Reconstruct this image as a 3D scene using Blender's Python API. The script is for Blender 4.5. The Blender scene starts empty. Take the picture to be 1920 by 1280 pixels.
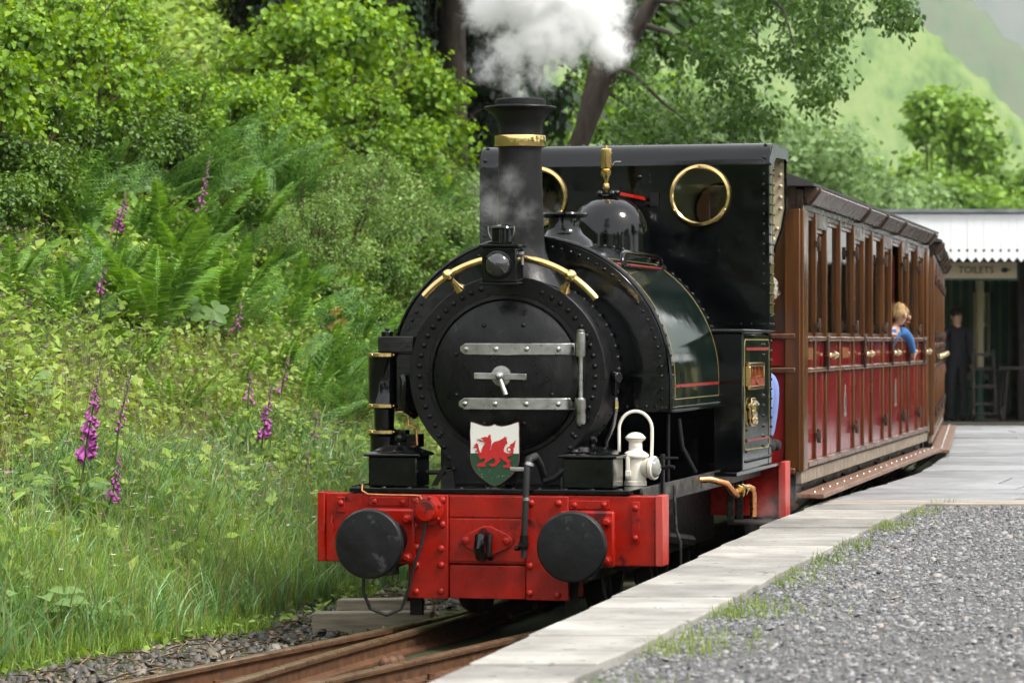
import bpy, bmesh, math, random
import numpy as np
from mathutils import Vector, Matrix, Quaternion

R = math.radians
SC = bpy.context.scene
COL = SC.collection
rng = np.random.default_rng(7)
random.seed(7)

# ------------------------------------------------------------------ camera, sky, sun, exposure
CAM_Z = 1.40
cam = bpy.data.cameras.new('camera')
cam.sensor_width = 36.0
cam.lens = 112.5
cam.clip_start = 0.1
cam.clip_end = 12000.0
cam.dof.use_dof = True
cam.dof.focus_distance = 16.6
cam.dof.aperture_fstop = 5.6
camo = bpy.data.objects.new('camera', cam)
camo.location = (0, 0, CAM_Z)
camo.rotation_euler = (R(90), 0, 0)
COL.objects.link(camo)
SC.camera = camo

SUN_EL, SUN_AZ = 52.0, 122.0          # azimuth: degrees clockwise from +Y seen from above
world = bpy.data.worlds.new('World')
SC.world = world
world.use_nodes = True
wn, wl = world.node_tree.nodes, world.node_tree.links
wn.clear()
sky = wn.new('ShaderNodeTexSky')
sky.sky_type = 'NISHITA'
sky.sun_disc = False
sky.sun_elevation = R(SUN_EL)
sky.sun_rotation = R(SUN_AZ)
sky.altitude = 100
sky.air_density = 1.0
sky.dust_density = 3.0
hs = wn.new('ShaderNodeHueSaturation')
hs.inputs['Saturation'].default_value = 0.30      # thin bright cloud greys the sky
bg = wn.new('ShaderNodeBackground')
bg.inputs['Strength'].default_value = 0.15
wo = wn.new('ShaderNodeOutputWorld')
wl.new(sky.outputs[0], hs.inputs['Color'])
veil = wn.new('ShaderNodeMixRGB')                 # an even layer of thin white cloud over the whole sky
veil.inputs[0].default_value = 0.65
veil.inputs[2].default_value = (6.5, 6.5, 6.5, 1)
wl.new(hs.outputs[0], veil.inputs[1])
wl.new(veil.outputs[0], bg.inputs['Color'])
wl.new(bg.outputs[0], wo.inputs['Surface'])

sd = bpy.data.lights.new('sun', 'SUN')
sd.energy = 2.3
sd.angle = R(12)
sd.color = (1.0, 0.96, 0.9)
so = bpy.data.objects.new('sun', sd)
az, el = R(SUN_AZ), R(SUN_EL)
sdir = Vector((math.sin(az) * math.cos(el), math.cos(az) * math.cos(el), math.sin(el)))
so.rotation_euler = sdir.to_track_quat('Z', 'Y').to_euler()
so.location = (0, -5, 30)
COL.objects.link(so)

SC.view_settings.view_transform = 'Standard'
SC.view_settings.look = 'None'
SC.view_settings.exposure = 1.08
SC.view_settings.gamma = 1.0
SC.view_settings.use_curve_mapping = False
SC.render.engine = 'CYCLES'
SC.cycles.use_denoising = True
SC.cycles.volume_step_rate = 0.15
SC.cycles.volume_max_steps = 512
SC.cycles.max_bounces = 14
SC.cycles.transparent_max_bounces = 8
SC.cycles.volume_bounces = 14
SC.cycles.diffuse_bounces = 2
SC.cycles.glossy_bounces = 2
SC.cycles.use_adaptive_sampling = True
SC.cycles.adaptive_threshold = 0.04
SC.cycles.transmission_bounces = 3

# ------------------------------------------------------------------ helpers
def tag(o, label=None, cat=None, group=None, kind=None):
    if label: o['label'] = label
    if cat: o['category'] = cat
    if group: o['group'] = group
    if kind: o['kind'] = kind
    return o

def empty(name, loc=(0, 0, 0), rz=0.0):
    o = bpy.data.objects.new(name, None)
    o.location = loc
    o.rotation_euler = (0, 0, rz)
    o.empty_display_size = 0.1
    COL.objects.link(o)
    return o

def link(name, me, parent=None, loc=None):
    o = bpy.data.objects.new(name, me)
    COL.objects.link(o)
    if parent: o.parent = parent
    if loc: o.location = loc
    return o

def frame_of(d):
    d = Vector(d).normalized()
    a = Vector((0, 0, 1)) if abs(d.z) < 0.9 else Vector((1, 0, 0))
    u = d.cross(a).normalized()
    return d, u, d.cross(u).normalized()

class MB:
    """collects shapes; build() links them as ONE mesh object"""
    def __init__(s):
        s.v, s.f = [], []
    def add(s, vs, fs):
        n = len(s.v)
        s.v += [tuple(p) for p in vs]
        s.f += [tuple(i + n for i in f) for f in fs]
        return s
    def box(s, x0, x1, y0, y1, z0, z1):
        return s.add([(x0,y0,z0),(x1,y0,z0),(x1,y1,z0),(x0,y1,z0),(x0,y0,z1),(x1,y0,z1),(x1,y1,z1),(x0,y1,z1)],
                     [(3,2,1,0),(4,5,6,7),(0,1,5,4),(1,2,6,5),(2,3,7,6),(3,0,4,7)])
    def loops(s, rings, closed=True, cap0=True, cap1=True):
        n = len(rings[0]); vs = [p for r in rings for p in r]; fs = []
        for k in range(len(rings) - 1):
            for i in range(n if closed else n - 1):
                j = (i + 1) % n
                fs.append((k*n+i, k*n+j, (k+1)*n+j, (k+1)*n+i))
        if closed and cap0: fs.append(tuple(reversed(range(n))))
        if closed and cap1: fs.append(tuple((len(rings)-1)*n + i for i in range(n)))
        return s.add(vs, fs)
    def lathe(s, prof, o=(0,0,0), d=(0,0,1), n=24, cap0=True, cap1=True):
        d, u, w = frame_of(d); o = Vector(o)
        rings = [[o + d*h + (u*math.cos(2*math.pi*i/n) + w*math.sin(2*math.pi*i/n))*max(r, 1e-5) for i in range(n)] for r, h in prof]
        return s.loops(rings, True, cap0, cap1)
    def cyl(s, p0, p1, r0, r1=None, n=16):
        p0, p1 = Vector(p0), Vector(p1)
        return s.lathe([(r0, 0), (r0 if r1 is None else r1, (p1-p0).length)], p0, p1-p0, n)
    def tube(s, pts, r, n=8):
        pts = [Vector(p) for p in pts]
        rr = r if isinstance(r, (list, tuple)) else [r]*len(pts)
        d, u, w = frame_of(pts[1]-pts[0]); rings = []
        for k, p in enumerate(pts):
            t = (pts[min(k+1, len(pts)-1)] - pts[max(k-1, 0)]).normalized()
            u = (u - t*u.dot(t)).normalized(); w = t.cross(u)
            rings.append([p + (u*math.cos(2*math.pi*i/n) + w*math.sin(2*math.pi*i/n))*rr[k] for i in range(n)])
        return s.loops(rings)
    def prism(s, poly, fn, w0, w1):
        n = len(poly)
        vs = [fn(a, b, w0) for a, b in poly] + [fn(a, b, w1) for a, b in poly]
        fs = [tuple(range(n)), tuple(range(2*n-1, n-1, -1))] + [(i, i+n, (i+1) % n + n, (i+1) % n) for i in range(n)]
        return s.add(vs, fs)
    def ball(s, c, r, n=12, m=8):
        rx, ry, rz = (r, r, r) if not isinstance(r, (tuple, list)) else r
        rings = [[(c[0]+rx*math.sin(t)*math.cos(2*math.pi*i/n), c[1]+ry*math.sin(t)*math.sin(2*math.pi*i/n), c[2]-rz*math.cos(t)) for i in range(n)]
                 for t in [max(0.02, math.pi*k/m) if k < m else math.pi-0.02 for k in range(m+1)]]
        return s.loops(rings)
    def dome(s, p, nrm, r, h=None, n=8):
        h = r*0.7 if h is None else h
        return s.lathe([(r, 0), (r*0.92, h*0.45), (r*0.6, h*0.85), (r*0.15, h)], p, nrm, n, False, True)
    def build(s, name, mat=None, parent=None, smooth=40, bevel=0, seg=2, loc=None):
        me = bpy.data.meshes.new(name)
        me.from_pydata(s.v, [], s.f)
        me.update()
        bm = bmesh.new(); bm.from_mesh(me)
        bmesh.ops.recalc_face_normals(bm, faces=bm.faces)
        bm.to_mesh(me); bm.free()
        if smooth:
            me.polygons.foreach_set('use_smooth', [True]*len(me.polygons))
            me.set_sharp_from_angle(angle=R(smooth))
        if mat: me.materials.append(mat)
        o = link(name, me, parent, loc)
        if bevel:
            b = o.modifiers.new('bevel', 'BEVEL'); b.width = bevel; b.segments = seg; b.limit_method = 'ANGLE'; b.angle_limit = R(35)
            b.harden_normals = False
        return o

def np_mesh(name, V, F, mat, smooth=False):
    V = np.asarray(V, dtype=np.float32); F = np.asarray(F, dtype=np.int32)
    m, k = F.shape
    me = bpy.data.meshes.new(name)
    me.vertices.add(len(V)); me.vertices.foreach_set('co', V.ravel())
    me.loops.add(m*k); me.loops.foreach_set('vertex_index', F.ravel())
    me.polygons.add(m)
    me.polygons.foreach_set('loop_start', np.arange(0, m*k, k, dtype=np.int32))
    me.polygons.foreach_set('loop_total', np.full(m, k, dtype=np.int32))
    if smooth: me.polygons.foreach_set('use_smooth', np.ones(m, dtype=bool))
    me.update(calc_edges=True)
    if mat: me.materials.append(mat)
    return me

def copy_tree(o, parent=None):
    c = o.copy(); COL.objects.link(c); c.parent = parent
    for ch in o.children:
        copy_tree(ch, c)
    return c

# ------------------------------------------------------------------ materials
def nodes_of(name):
    m = bpy.data.materials.new(name); m.use_nodes = True
    nt = m.node_tree
    return m, nt.nodes, nt.links, nt.nodes['Principled BSDF'], nt.nodes['Material Output']

def noise(n, l, scale, detail=4.0, rough=0.55, coord='Object', dist=0.0, stretch=None):
    tc = n.new('ShaderNodeTexCoord')
    t = n.new('ShaderNodeTexNoise'); t.inputs['Scale'].default_value = scale; t.inputs['Detail'].default_value = detail
    t.inputs['Roughness'].default_value = rough; t.inputs['Distortion'].default_value = dist
    if stretch:
        mp = n.new('ShaderNodeMapping'); mp.inputs['Scale'].default_value = stretch
        l.new(tc.outputs[coord], mp.inputs[0]); l.new(mp.outputs[0], t.inputs[0])
    else:
        l.new(tc.outputs[coord], t.inputs[0])
    return t

def ramp(n, l, fac, stops):
    r = n.new('ShaderNodeValToRGB')
    e = r.color_ramp.elements
    while len(e) < len(stops): e.new(0.5)
    for k, (p, c) in enumerate(stops):
        e[k].position = p; e[k].color = (c[0], c[1], c[2], 1)
    l.new(fac, r.inputs[0])
    return r

def pm(name, c, rough=0.5, metal=0.0, var=0.15, scale=6.0, c2=None, wear=None, wear_at=0.66, wear_scale=14.0, bump=0.0, bscale=40.0,
       coat=0.0, rvar=0.1, spec=0.5, stretch=None, detail=5.0):
    m, n, l, b, o = nodes_of(name)
    c = tuple(c)
    lo = tuple(x*(1-var) for x in c); hi = tuple(min(1, x*(1+var)) for x in c) if c2 is None else tuple(c2)
    t = noise(n, l, scale, detail, stretch=stretch)
    r = ramp(n, l, t.outputs['Fac'], [(0.3, lo), (0.7, hi)])
    col = r.outputs[0]
    if wear:
        t2 = noise(n, l, wear_scale, 8, 0.65)
        rr = ramp(n, l, t2.outputs['Fac'], [(wear_at, (0, 0, 0)), (wear_at + 0.05, (1, 1, 1))])
        mx = n.new('ShaderNodeMixRGB'); mx.inputs[2].default_value = (*wear, 1)
        l.new(rr.outputs[0], mx.inputs[0]); l.new(col, mx.inputs[1]); col = mx.outputs[0]
    l.new(col, b.inputs['Base Color'])
    b.inputs['Metallic'].default_value = metal
    b.inputs['Specular IOR Level'].default_value = spec
    if coat:
        b.inputs['Coat Weight'].default_value = coat; b.inputs['Coat Roughness'].default_value = 0.06
    t3 = noise(n, l, scale*1.7, 6)
    mr = n.new('ShaderNodeMapRange'); mr.inputs[3].default_value = max(0.02, rough - rvar); mr.inputs[4].default_value = min(1, rough + rvar)
    mr.inputs[1].default_value = 0.3; mr.inputs[2].default_value = 0.7
    l.new(t3.outputs['Fac'], mr.inputs[0]); l.new(mr.outputs[0], b.inputs['Roughness'])
    if bump:
        t4 = noise(n, l, bscale, 6, 0.6, stretch=stretch)
        bp = n.new('ShaderNodeBump'); bp.inputs['Strength'].default_value = bump; bp.inputs['Distance'].default_value = 0.02
        l.new(t4.outputs['Fac'], bp.inputs['Height']); l.new(bp.outputs[0], b.inputs['Normal'])
    return m

def foliage(name, stops, transl=0.35, rough=0.5, nscale=0.6, spec=0.4):
    """leaf colours picked per leaf island, with a slow drift over the plant"""
    m, n, l, b, o = nodes_of(name)
    g = n.new('ShaderNodeNewGeometry')
    t = noise(n, l, nscale, 3)
    a = n.new('ShaderNodeMath'); a.operation = 'MULTIPLY_ADD'
    l.new(g.outputs['Random Per Island'], a.inputs[0]); a.inputs[1].default_value = 0.65
    s2 = n.new('ShaderNodeMath'); s2.operation = 'MULTIPLY_ADD'; s2.inputs[1].default_value = 0.9; s2.inputs[2].default_value = -0.275
    l.new(t.outputs['Fac'], s2.inputs[0]); l.new(s2.outputs[0], a.inputs[2])
    r = ramp(n, l, a.outputs[0], [(p, tuple(x*y*(0.62+0.62*p) for x, y in zip(c, (1.02, 1.18, 1.30)))) for p, c in stops])
    l.new(r.outputs[0], b.inputs['Base Color'])
    b.inputs['Roughness'].default_value = rough
    b.inputs['Specular IOR Level'].default_value = spec
    tr = n.new('ShaderNodeBsdfTranslucent')
    hs = n.new('ShaderNodeHueSaturation'); hs.inputs['Hue'].default_value = 0.485; hs.inputs['Saturation'].default_value = 1.1; hs.inputs['Value'].default_value = 1.25
    l.new(r.outputs[0], hs.inputs['Color']); l.new(hs.outputs[0], tr.inputs['Color'])
    mx = n.new('ShaderNodeMixShader'); mx.inputs[0].default_value = transl
    l.new(b.outputs[0], mx.inputs[1]); l.new(tr.outputs[0], mx.inputs[2]); l.new(mx.outputs[0], o.inputs['Surface'])
    return m

def glassm(name, tint=(0.8, 0.85, 0.82), rough=0.02):
    m, n, l, b, o = nodes_of(name)
    n.remove(b)
    tr = n.new('ShaderNodeBsdfTransparent'); tr.inputs[0].default_value = (*tint, 1)
    gl = n.new('ShaderNodeBsdfGlossy'); gl.inputs['Roughness'].default_value = rough
    fr = n.new('ShaderNodeFresnel'); fr.inputs[0].default_value = 1.52
    mx = n.new('ShaderNodeMixShader')
    l.new(fr.outputs[0], mx.inputs[0]); l.new(tr.outputs[0], mx.inputs[1]); l.new(gl.outputs[0], mx.inputs[2]); l.new(mx.outputs[0], o.inputs['Surface'])
    return m

M = {}
M['black'] = pm('black_gloss_paint', (0.0014, 0.0016, 0.0020), 0.10, spec=0.42, rvar=0.07, var=0.4, scale=5, bump=0.03, bscale=9, wear=(0.005, 0.0048, 0.0045), wear_at=0.64, wear_scale=9)
M['green'] = pm('dark_green_gloss_paint', (0.0016, 0.0075, 0.005), 0.09, spec=0.6, rvar=0.06, var=0.3, scale=4, bump=0.04, bscale=6)
M['smoke'] = pm('smokebox_satin_black', (0.0028, 0.0028, 0.0034), 0.38, spec=0.32, rvar=0.16, var=0.6, scale=7, bump=0.16, bscale=22, wear=(0.013, 0.0125, 0.0125), wear_at=0.58, wear_scale=5, stretch=(1.6, 1.6, 0.6))
M['soot'] = pm('sooty_black', (0.004, 0.004, 0.0045), 0.5, spec=0.3, var=0.4, scale=12, bump=0.1)
M['under'] = pm('oily_dark_metal', (0.004, 0.0038, 0.0035), 0.5, spec=0.25, var=0.5, scale=15, bump=0.1)
M['worn'] = pm('worn_running_plate', (0.05, 0.047, 0.042), 0.5, var=0.5, scale=25, wear=(0.006, 0.006, 0.006), wear_at=0.46, wear_scale=14)
M['red'] = pm('red_buffer_beam_paint', (0.24, 0.006, 0.002), 0.30, spec=0.35, rvar=0.14, var=0.2, scale=6, c2=(0.36, 0.010, 0.003), wear=(0.07, 0.003, 0.002), wear_at=0.59, wear_scale=5, bump=0.06, bscale=25)
M['rededge'] = pm('lit_red_paint', (0.42, 0.045, 0.035), 0.4, var=0.15)  # beam red made lighter: light on the right-hand ends put into the colour
M['buffer'] = pm('worn_buffer_face', (0.006, 0.0063, 0.0075), 0.45, spec=0.32, rvar=0.15, var=0.5, scale=9, wear=(0.040, 0.041, 0.046), wear_at=0.6, wear_scale=11, bump=0.15, bscale=18)
M['brass'] = pm('polished_brass', (0.80, 0.58, 0.25), 0.14, metal=1.0, var=0.15, scale=12, rvar=0.07)
M['steel'] = pm('bright_steel', (0.42, 0.41, 0.40), 0.34, metal=1.0, var=0.25, scale=20, rvar=0.12)
M['copper'] = pm('copper_pipe', (0.66, 0.28, 0.12), 0.3, metal=1.0, var=0.3, scale=20)
M['cream'] = pm('cream_paint', (0.60, 0.51, 0.34), 0.4, var=0.08)
M['lampwhite'] = pm('white_enamel_paint', (0.74, 0.70, 0.60), 0.32, var=0.06, scale=14, wear=(0.25, 0.2, 0.14), wear_at=0.72, wear_scale=30)
M['lens'] = pm('bull_eye_lens', (0.20, 0.20, 0.18), 0.06, var=0.3, coat=1.0, rvar=0.03)
M['lensblack'] = pm('dark_bull_eye_lens', (0.02, 0.02, 0.02), 0.05, var=0.3, coat=1.0, rvar=0.02)
M['yellow'] = pm('yellow_lining', (0.24, 0.185, 0.05), 0.4, var=0.1)
M['redline'] = pm('red_lining', (0.22, 0.008, 0.008), 0.35, var=0.1)
M['plate'] = pm('nameplate_red', (0.20, 0.008, 0.008), 0.4, var=0.1)
M['rubber'] = pm('black_rubber', (0.012, 0.012, 0.012), 0.6, var=0.3)
M['wood'] = pm('varnished_brown_wood', (0.075, 0.027, 0.0065), 0.20, var=0.3, scale=3, c2=(0.125, 0.046, 0.011), stretch=(6, 6, 0.5), bump=0.04, bscale=12, rvar=0.08)
M['woodh'] = pm('varnished_brown_rail', (0.085, 0.031, 0.010), 0.22, var=0.3, scale=3, c2=(0.13, 0.05, 0.016), stretch=(6, 0.5, 6), bump=0.04, bscale=12, rvar=0.08)
M['wooddark'] = pm('weathered_brown_paint', (0.040, 0.021, 0.014), 0.28, var=0.3, scale=5, c2=(0.065, 0.036, 0.024), bump=0.025, bscale=20, rvar=0.1)
M['hood'] = pm('brown_rain_hood_paint', (0.085, 0.050, 0.036), 0.25, var=0.2, scale=5, c2=(0.12, 0.072, 0.052), rvar=0.08)
M['crimson'] = pm('crimson_panel_paint', (0.16, 0.0045, 0.009), 0.13, var=0.25, scale=4, c2=(0.22, 0.007, 0.012), bump=0.035, bscale=7, rvar=0.06)
M['endred'] = pm('coach_end_red_paint', (0.34, 0.006, 0.006), 0.4, var=0.12, scale=4)
M['linblack'] = pm('black_lining', (0.012, 0.012, 0.010), 0.4)
M['sole'] = pm('dusty_solebar', (0.20, 0.15, 0.11), 0.6, var=0.4, scale=14, c2=(0.30, 0.24, 0.18), bump=0.15)
M['step'] = pm('brown_footboard', (0.17, 0.085, 0.05), 0.4, var=0.35, scale=8, c2=(0.26, 0.14, 0.085), bump=0.12, stretch=(5, 0.6, 5))
M['roof'] = pm('coach_roof_felt', (0.035, 0.033, 0.034), 0.5, var=0.3, scale=6, bump=0.1)
M['curtain'] = pm('red_seat_cloth', (0.30, 0.012, 0.014), 0.8, var=0.2, scale=20)
M['greenpaint'] = pm('dark_green_reveal', (0.012, 0.035, 0.018), 0.35, var=0.2)
M['glass'] = glassm('window_glass')
# ------------------------------------------------------------------ the ground plan: a curving track seen from the platform
_ys = [(-6, 22.0), (0.3, 22.0), (1.6, 13.2), (4.0, 13.0), (4.6, 12.4), (13.2, 12.4), (14.2, 8.3), (22.5, 8.3), (30, 2.0), (60, -12.0)]
def yaw_at(s):
    for (s0, a0), (s1, a1) in zip(_ys, _ys[1:]):
        if s <= s1: return R(a0 + (a1-a0)*max(0, (s-s0)/(s1-s0)))
    return R(_ys[-1][1])
LOCO_YAW = R(13.2)
LOCO_O = Vector((-0.114, 15.5, 0.0))
TRK = {}
def _integrate():
    p = LOCO_O + Vector((math.sin(LOCO_YAW), math.cos(LOCO_YAW), 0))*1.6
    q = p.copy(); ds = 0.1; s = 1.6; TRK[16] = q.copy(); k = 16
    while k < 600:
        a = yaw_at((k+0.5)*0.1); q = q + Vector((math.sin(a), math.cos(a), 0))*ds; k += 1; TRK[k] = q.copy()
    q = p.copy(); k = 16
    while k > -90:
        a = yaw_at((k-0.5)*0.1); q = q - Vector((math.sin(a), math.cos(a), 0))*ds; k -= 1; TRK[k] = q.copy()
_integrate()
def track(s, v=0.0, z=0.0):
    k = int(math.floor(s*10)); t = s*10-k
    p = TRK[k].lerp(TRK[k+1], t); a = yaw_at(s)
    return Vector((p.x + v*math.cos(a), p.y - v*math.sin(a), z))
_kk = sorted(TRK); _TY = np.array([TRK[k].y for k in _kk]); _TX = np.array([TRK[k].x for k in _kk])
_TA = np.array([yaw_at(k*0.1) for k in _kk])
def lateral(X, Y):
    """metres to the left of the track centre line"""
    return (np.interp(Y, _TY, _TX) - X)*np.cos(np.interp(Y, _TY, _TA))
def x_at(u, Y):
    return np.interp(Y, _TY, _TX) - u/np.cos(np.interp(Y, _TY, _TA))
def vnoise(X, Y, s=1.0, seed=0):
    X = np.asarray(X)*s + seed*7.3; Y = np.asarray(Y)*s + seed*3.1
    return (np.sin(X*1.3+0.7*np.sin(Y*0.9)) + np.sin(Y*1.7+1.3*np.sin(X*0.6+1)) + 0.6*np.sin((X+Y)*2.3+seed) + 0.5*np.sin(X*3.1-Y*2.2))/3.1
def bank_z(X, Y):
    X = np.asarray(X, dtype=float); Y = np.asarray(Y, dtype=float)
    u = lateral(X, Y)
    foot = 1.45 + 0.15*vnoise(X, Y, 0.8, 3)
    t = np.clip(u-foot, 0, None)
    t2 = np.clip(t-2.0, 0, None); t3 = np.clip(t-9.0, 0, None)
    z = 0.58*t*t/(t+0.25) + 0.36*t2*t2/(t2+0.6) - 0.6*t3
    z = z + 0.10*vnoise(X, Y, 1.1, 1)*np.clip(t, 0, 1) - 0.11
    return z
def at(px, py, Y):
    """the world point that stands at a given sight line and distance"""
    return Vector(((px-960)*Y/6000.0, Y, CAM_Z - (py-640)*Y/6000.0))

# platform: nearly level, falling a little towards the station building
def plat_z(Y):
    return 0.40 - 0.145*max(0.0, min(1.0, (Y-20)/27.0))
EDGE = [(-1.75, 2.0), (-0.25, 9.38), (0.677, 14.0), (1.584, 18.46), (2.03, 20.4), (2.81, 23.3), (3.42, 26.2), (4.02, 29.6), (4.75, 34.5), (5.2, 39.0), (5.4, 44.0), (5.45, 52.0)]
_EY = np.array([e[1] for e in EDGE]); _EX = np.array([e[0] for e in EDGE])
def edge_x(Y): return float(np.interp(Y, _EY, _EX))

# ------------------------------------------------------------------ ground
def ground():
    m, n, l, b, o = nodes_of('valley_grass_ground')
    t = noise(n, l, 0.4, 6); r = ramp(n, l, t.outputs['Fac'], [(0.3, (0.05, 0.07, 0.02)), (0.7, (0.08, 0.11, 0.03))])
    l.new(r.outputs[0], b.inputs['Base Color']); b.inputs['Roughness'].default_value = 0.9
    mb = MB(); mb.add([(-3200, -800, -0.35), (3200, -800, -0.35), (3200, 5300, -0.35), (-3200, 5300, -0.35)], [(0, 1, 2, 3)])
    tag(mb.build('ground', m, smooth=0), kind='structure')
ground()

def embankment():
    m, n, l, b, o = nodes_of('mossy_soil')
    t = noise(n, l, 2.2, 8, 0.65)
    r = ramp(n, l, t.outputs['Fac'], [(0.3, (0.030, 0.024, 0.012)), (0.5, (0.035, 0.048, 0.014)), (0.7, (0.06, 0.06, 0.022))])
    l.new(r.outputs[0], b.inputs['Base Color']); b.inputs['Roughness'].default_value = 0.95
    us = np.concatenate([[-1.3, -0.6, 0.0, 0.6, 1.0], np.arange(1.3, 8, 0.3), np.arange(8, 45, 1.2)])
    yy = np.concatenate([np.arange(3, 30, 0.35), np.arange(30, 75, 0.8)])
    U, Y = np.meshgrid(us, yy)
    X = x_at(U, Y)
    Z = bank_z(X, Y)
    V = np.stack([X, Y, Z], -1).reshape(-1, 3)
    nu = len(us); F = []
    for j in range(len(yy)-1):
        for i in range(nu-1):
            a = j*nu+i; F.append((a+1, a, a+nu, a+nu+1))
    me = np_mesh('embankment', V, F, m, True)
    o = link('embankment', me); tag(o, kind='structure')
embankment()

# ------------------------------------------------------------------ hills
def hills():
    def hill(name, fn, xs, ys, stops, nscale, bumpy):
        m, n, l, b, o = nodes_of(name + '_cover')
        t = noise(n, l, nscale, 8, 0.62, stretch=(1, 0.2, 0.5))
        r = ramp(n, l, t.outputs['Fac'], stops)
        l.new(r.outputs[0], b.inputs['Base Color']); b.inputs['Roughness'].default_value = 0.95
        b.inputs['Specular IOR Level'].default_value = 0.1
        X, Y = np.meshgrid(xs, ys); Z = fn(X, Y) + bumpy*(vnoise(X, Y, 0.12, 2) + 0.5*vnoise(X, Y, 0.31, 5))
        V = np.stack([X, Y, Z], -1).reshape(-1, 3); k = len(xs)
        F = [(j*k+i, j*k+i+1, (j+1)*k+i+1, (j+1)*k+i) for j in range(len(ys)-1) for i in range(k-1)]
        o = link(name, np_mesh(name, V, F, m, True)); tag(o, kind='structure')
    near = lambda X, Y: np.minimum(-8+0.62*(Y-960), np.clip(128-(X-145)*1.77+0.004*(X-145)**2*(X > 145), -8, 900))
    hill('hill_near', near, np.arange(-500, 560, 6.0), np.arange(952, 1900, 10.0),
         [(0.30, (0.050, 0.090, 0.024)), (0.42, (0.095, 0.155, 0.040)), (0.52, (0.14, 0.205, 0.058)), (0.62, (0.17, 0.22, 0.072)), (0.75, (0.11, 0.16, 0.048))], 0.16, 1.8)
    mid = lambda X, Y: np.minimum(-20+0.55*(Y-2040), np.clip(278-(X-374)*1.86, 0, 760)) + 7*vnoise(X, Y, 0.012, 8)
    hill('hill_middle', mid, np.arange(-900, 1400, 16.0), np.arange(2040, 4000, 22.0),
         [(0.28, (0.03, 0.055, 0.022)), (0.42, (0.060, 0.095, 0.032)), (0.52, (0.085, 0.095, 0.045)), (0.62, (0.065, 0.11, 0.035)), (0.75, (0.085, 0.13, 0.045))], 0.07, 7)
    far = lambda X, Y: np.clip(-60+0.75*(Y-3900), -60, 760)
    hill('hill_far', far, np.arange(-1800, 3000, 60.0), np.arange(3900, 5200, 40.0),
         [(0.3, (0.030, 0.038, 0.032)), (0.5, (0.055, 0.06, 0.04)), (0.7, (0.085, 0.075, 0.055))], 0.012, 24)
hills()

# ------------------------------------------------------------------ track
M['railside'] = pm('rusty_rail', (0.075, 0.030, 0.011), 0.7, var=0.4, scale=18, c2=(0.13, 0.055, 0.020), bump=0.15, stretch=None)
M['railtop'] = pm('rubbed_rail_head', (0.20, 0.115, 0.06), 0.33, metal=0.6, var=0.25, scale=9, c2=(0.29, 0.19, 0.12))
M['sleeper'] = pm('creosoted_timber', (0.035, 0.026, 0.018), 0.85, var=0.4, scale=12, c2=(0.07, 0.052, 0.035), bump=0.3)
M['timber'] = pm('grey_weathered_timber', (0.24, 0.20, 0.145), 0.85, var=0.3, scale=8, c2=(0.34, 0.29, 0.21), bump=0.3, stretch=(0.6, 5, 5))
def sweep(path, prof, name, mat, parent):
    mb = MB(); rings = []
    for k, p in enumerate(path):
        t = (path[min(k+1, len(path)-1)] - path[max(k-1, 0)]).normalized(); nr = Vector((t.y, -t.x, 0))
        rings.append([p + nr*a + Vector((0, 0, b)) for a, b in prof])
    mb.loops(rings)
    return mb.build(name, mat, parent, smooth=50)
def build_track():
    root = empty('railway_track', track(0)); tag(root, kind='structure')
    inv = Matrix.Translation(-root.location)
    foot = [(-0.05, -0.105), (0.05, -0.105), (0.05, -0.092), (0.009, -0.078), (0.009, -0.032), (0.026, -0.022), (0.027, -0.006), (-0.027, -0.006), (-0.026, -0.022), (-0.009, -0.032), (-0.009, -0.078), (-0.05, -0.092)]
    head = [(-0.0272, -0.012), (0.0272, -0.012), (0.0272, -0.004), (0.020, 0.0), (-0.020, 0.0), (-0.0272, -0.004)]
    def rail(path):
        path = [p - root.location for p in path]
        o = sweep(path, foot, 'rail', M['railside'], root)
        sweep(path, head, 'rail_head', M['railtop'], o)
    ss = [-8.5 + 0.3*k for k in range(190)]
    rail([track(s, -0.37) for s in ss])
    rail([track(s, 0.37) for s in ss])
    # closing rail of the turnout that leaves the left rail under the engine
    pts = []
    for k in range(34):
        s = 1.2 - 0.25*k; t = max(0, min(1, (1.2-s)/4.6))
        pts.append(track(s, -0.31 + 0.46*t**1.35, -0.002))
    rail(pts)
    for k in range(16):
        s = -6.3 + k*0.62
        c = track(s, 0, -0.17) - root.location
        mb = MB().box(-0.75 - 0.03*(k % 3), 0.70, -0.10, 0.10, -0.065, 0.052)
        o = mb.build('sleeper', M['sleeper'], root, smooth=0, bevel=0.008)
        o.location = c; o.rotation_euler = (0, 0, -yaw_at(s))
        for v in (-0.37, 0.37):
            ch = MB().box(v-0.09, v+0.09, -0.05, 0.05, 0.052, 0.078)
            for dx in (-0.06, 0.06): ch.cyl((v+dx, 0, 0.07), (v+dx, 0, 0.105), 0.018, n=6)
            ch.build('rail_chair', M['railside'], o, smooth=0)
    for k in range(3):
        p = track(-0.9, 0.05+0.03*k, -0.05) - root.location
    fp = track(-1.15, 0.12) - root.location
    mb = MB()
    for k in range(3): mb.ball((fp.x+0.03*k, fp.y+0.055*k, -0.05), (0.03, 0.035, 0.03), 8, 6)
    mb.box(fp.x-0.03, fp.x+0.10, fp.y-0.06, fp.y+0.2, -0.10, -0.06)
    mb.build('fishplate_bolts', M['railside'], root)
build_track()

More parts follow.
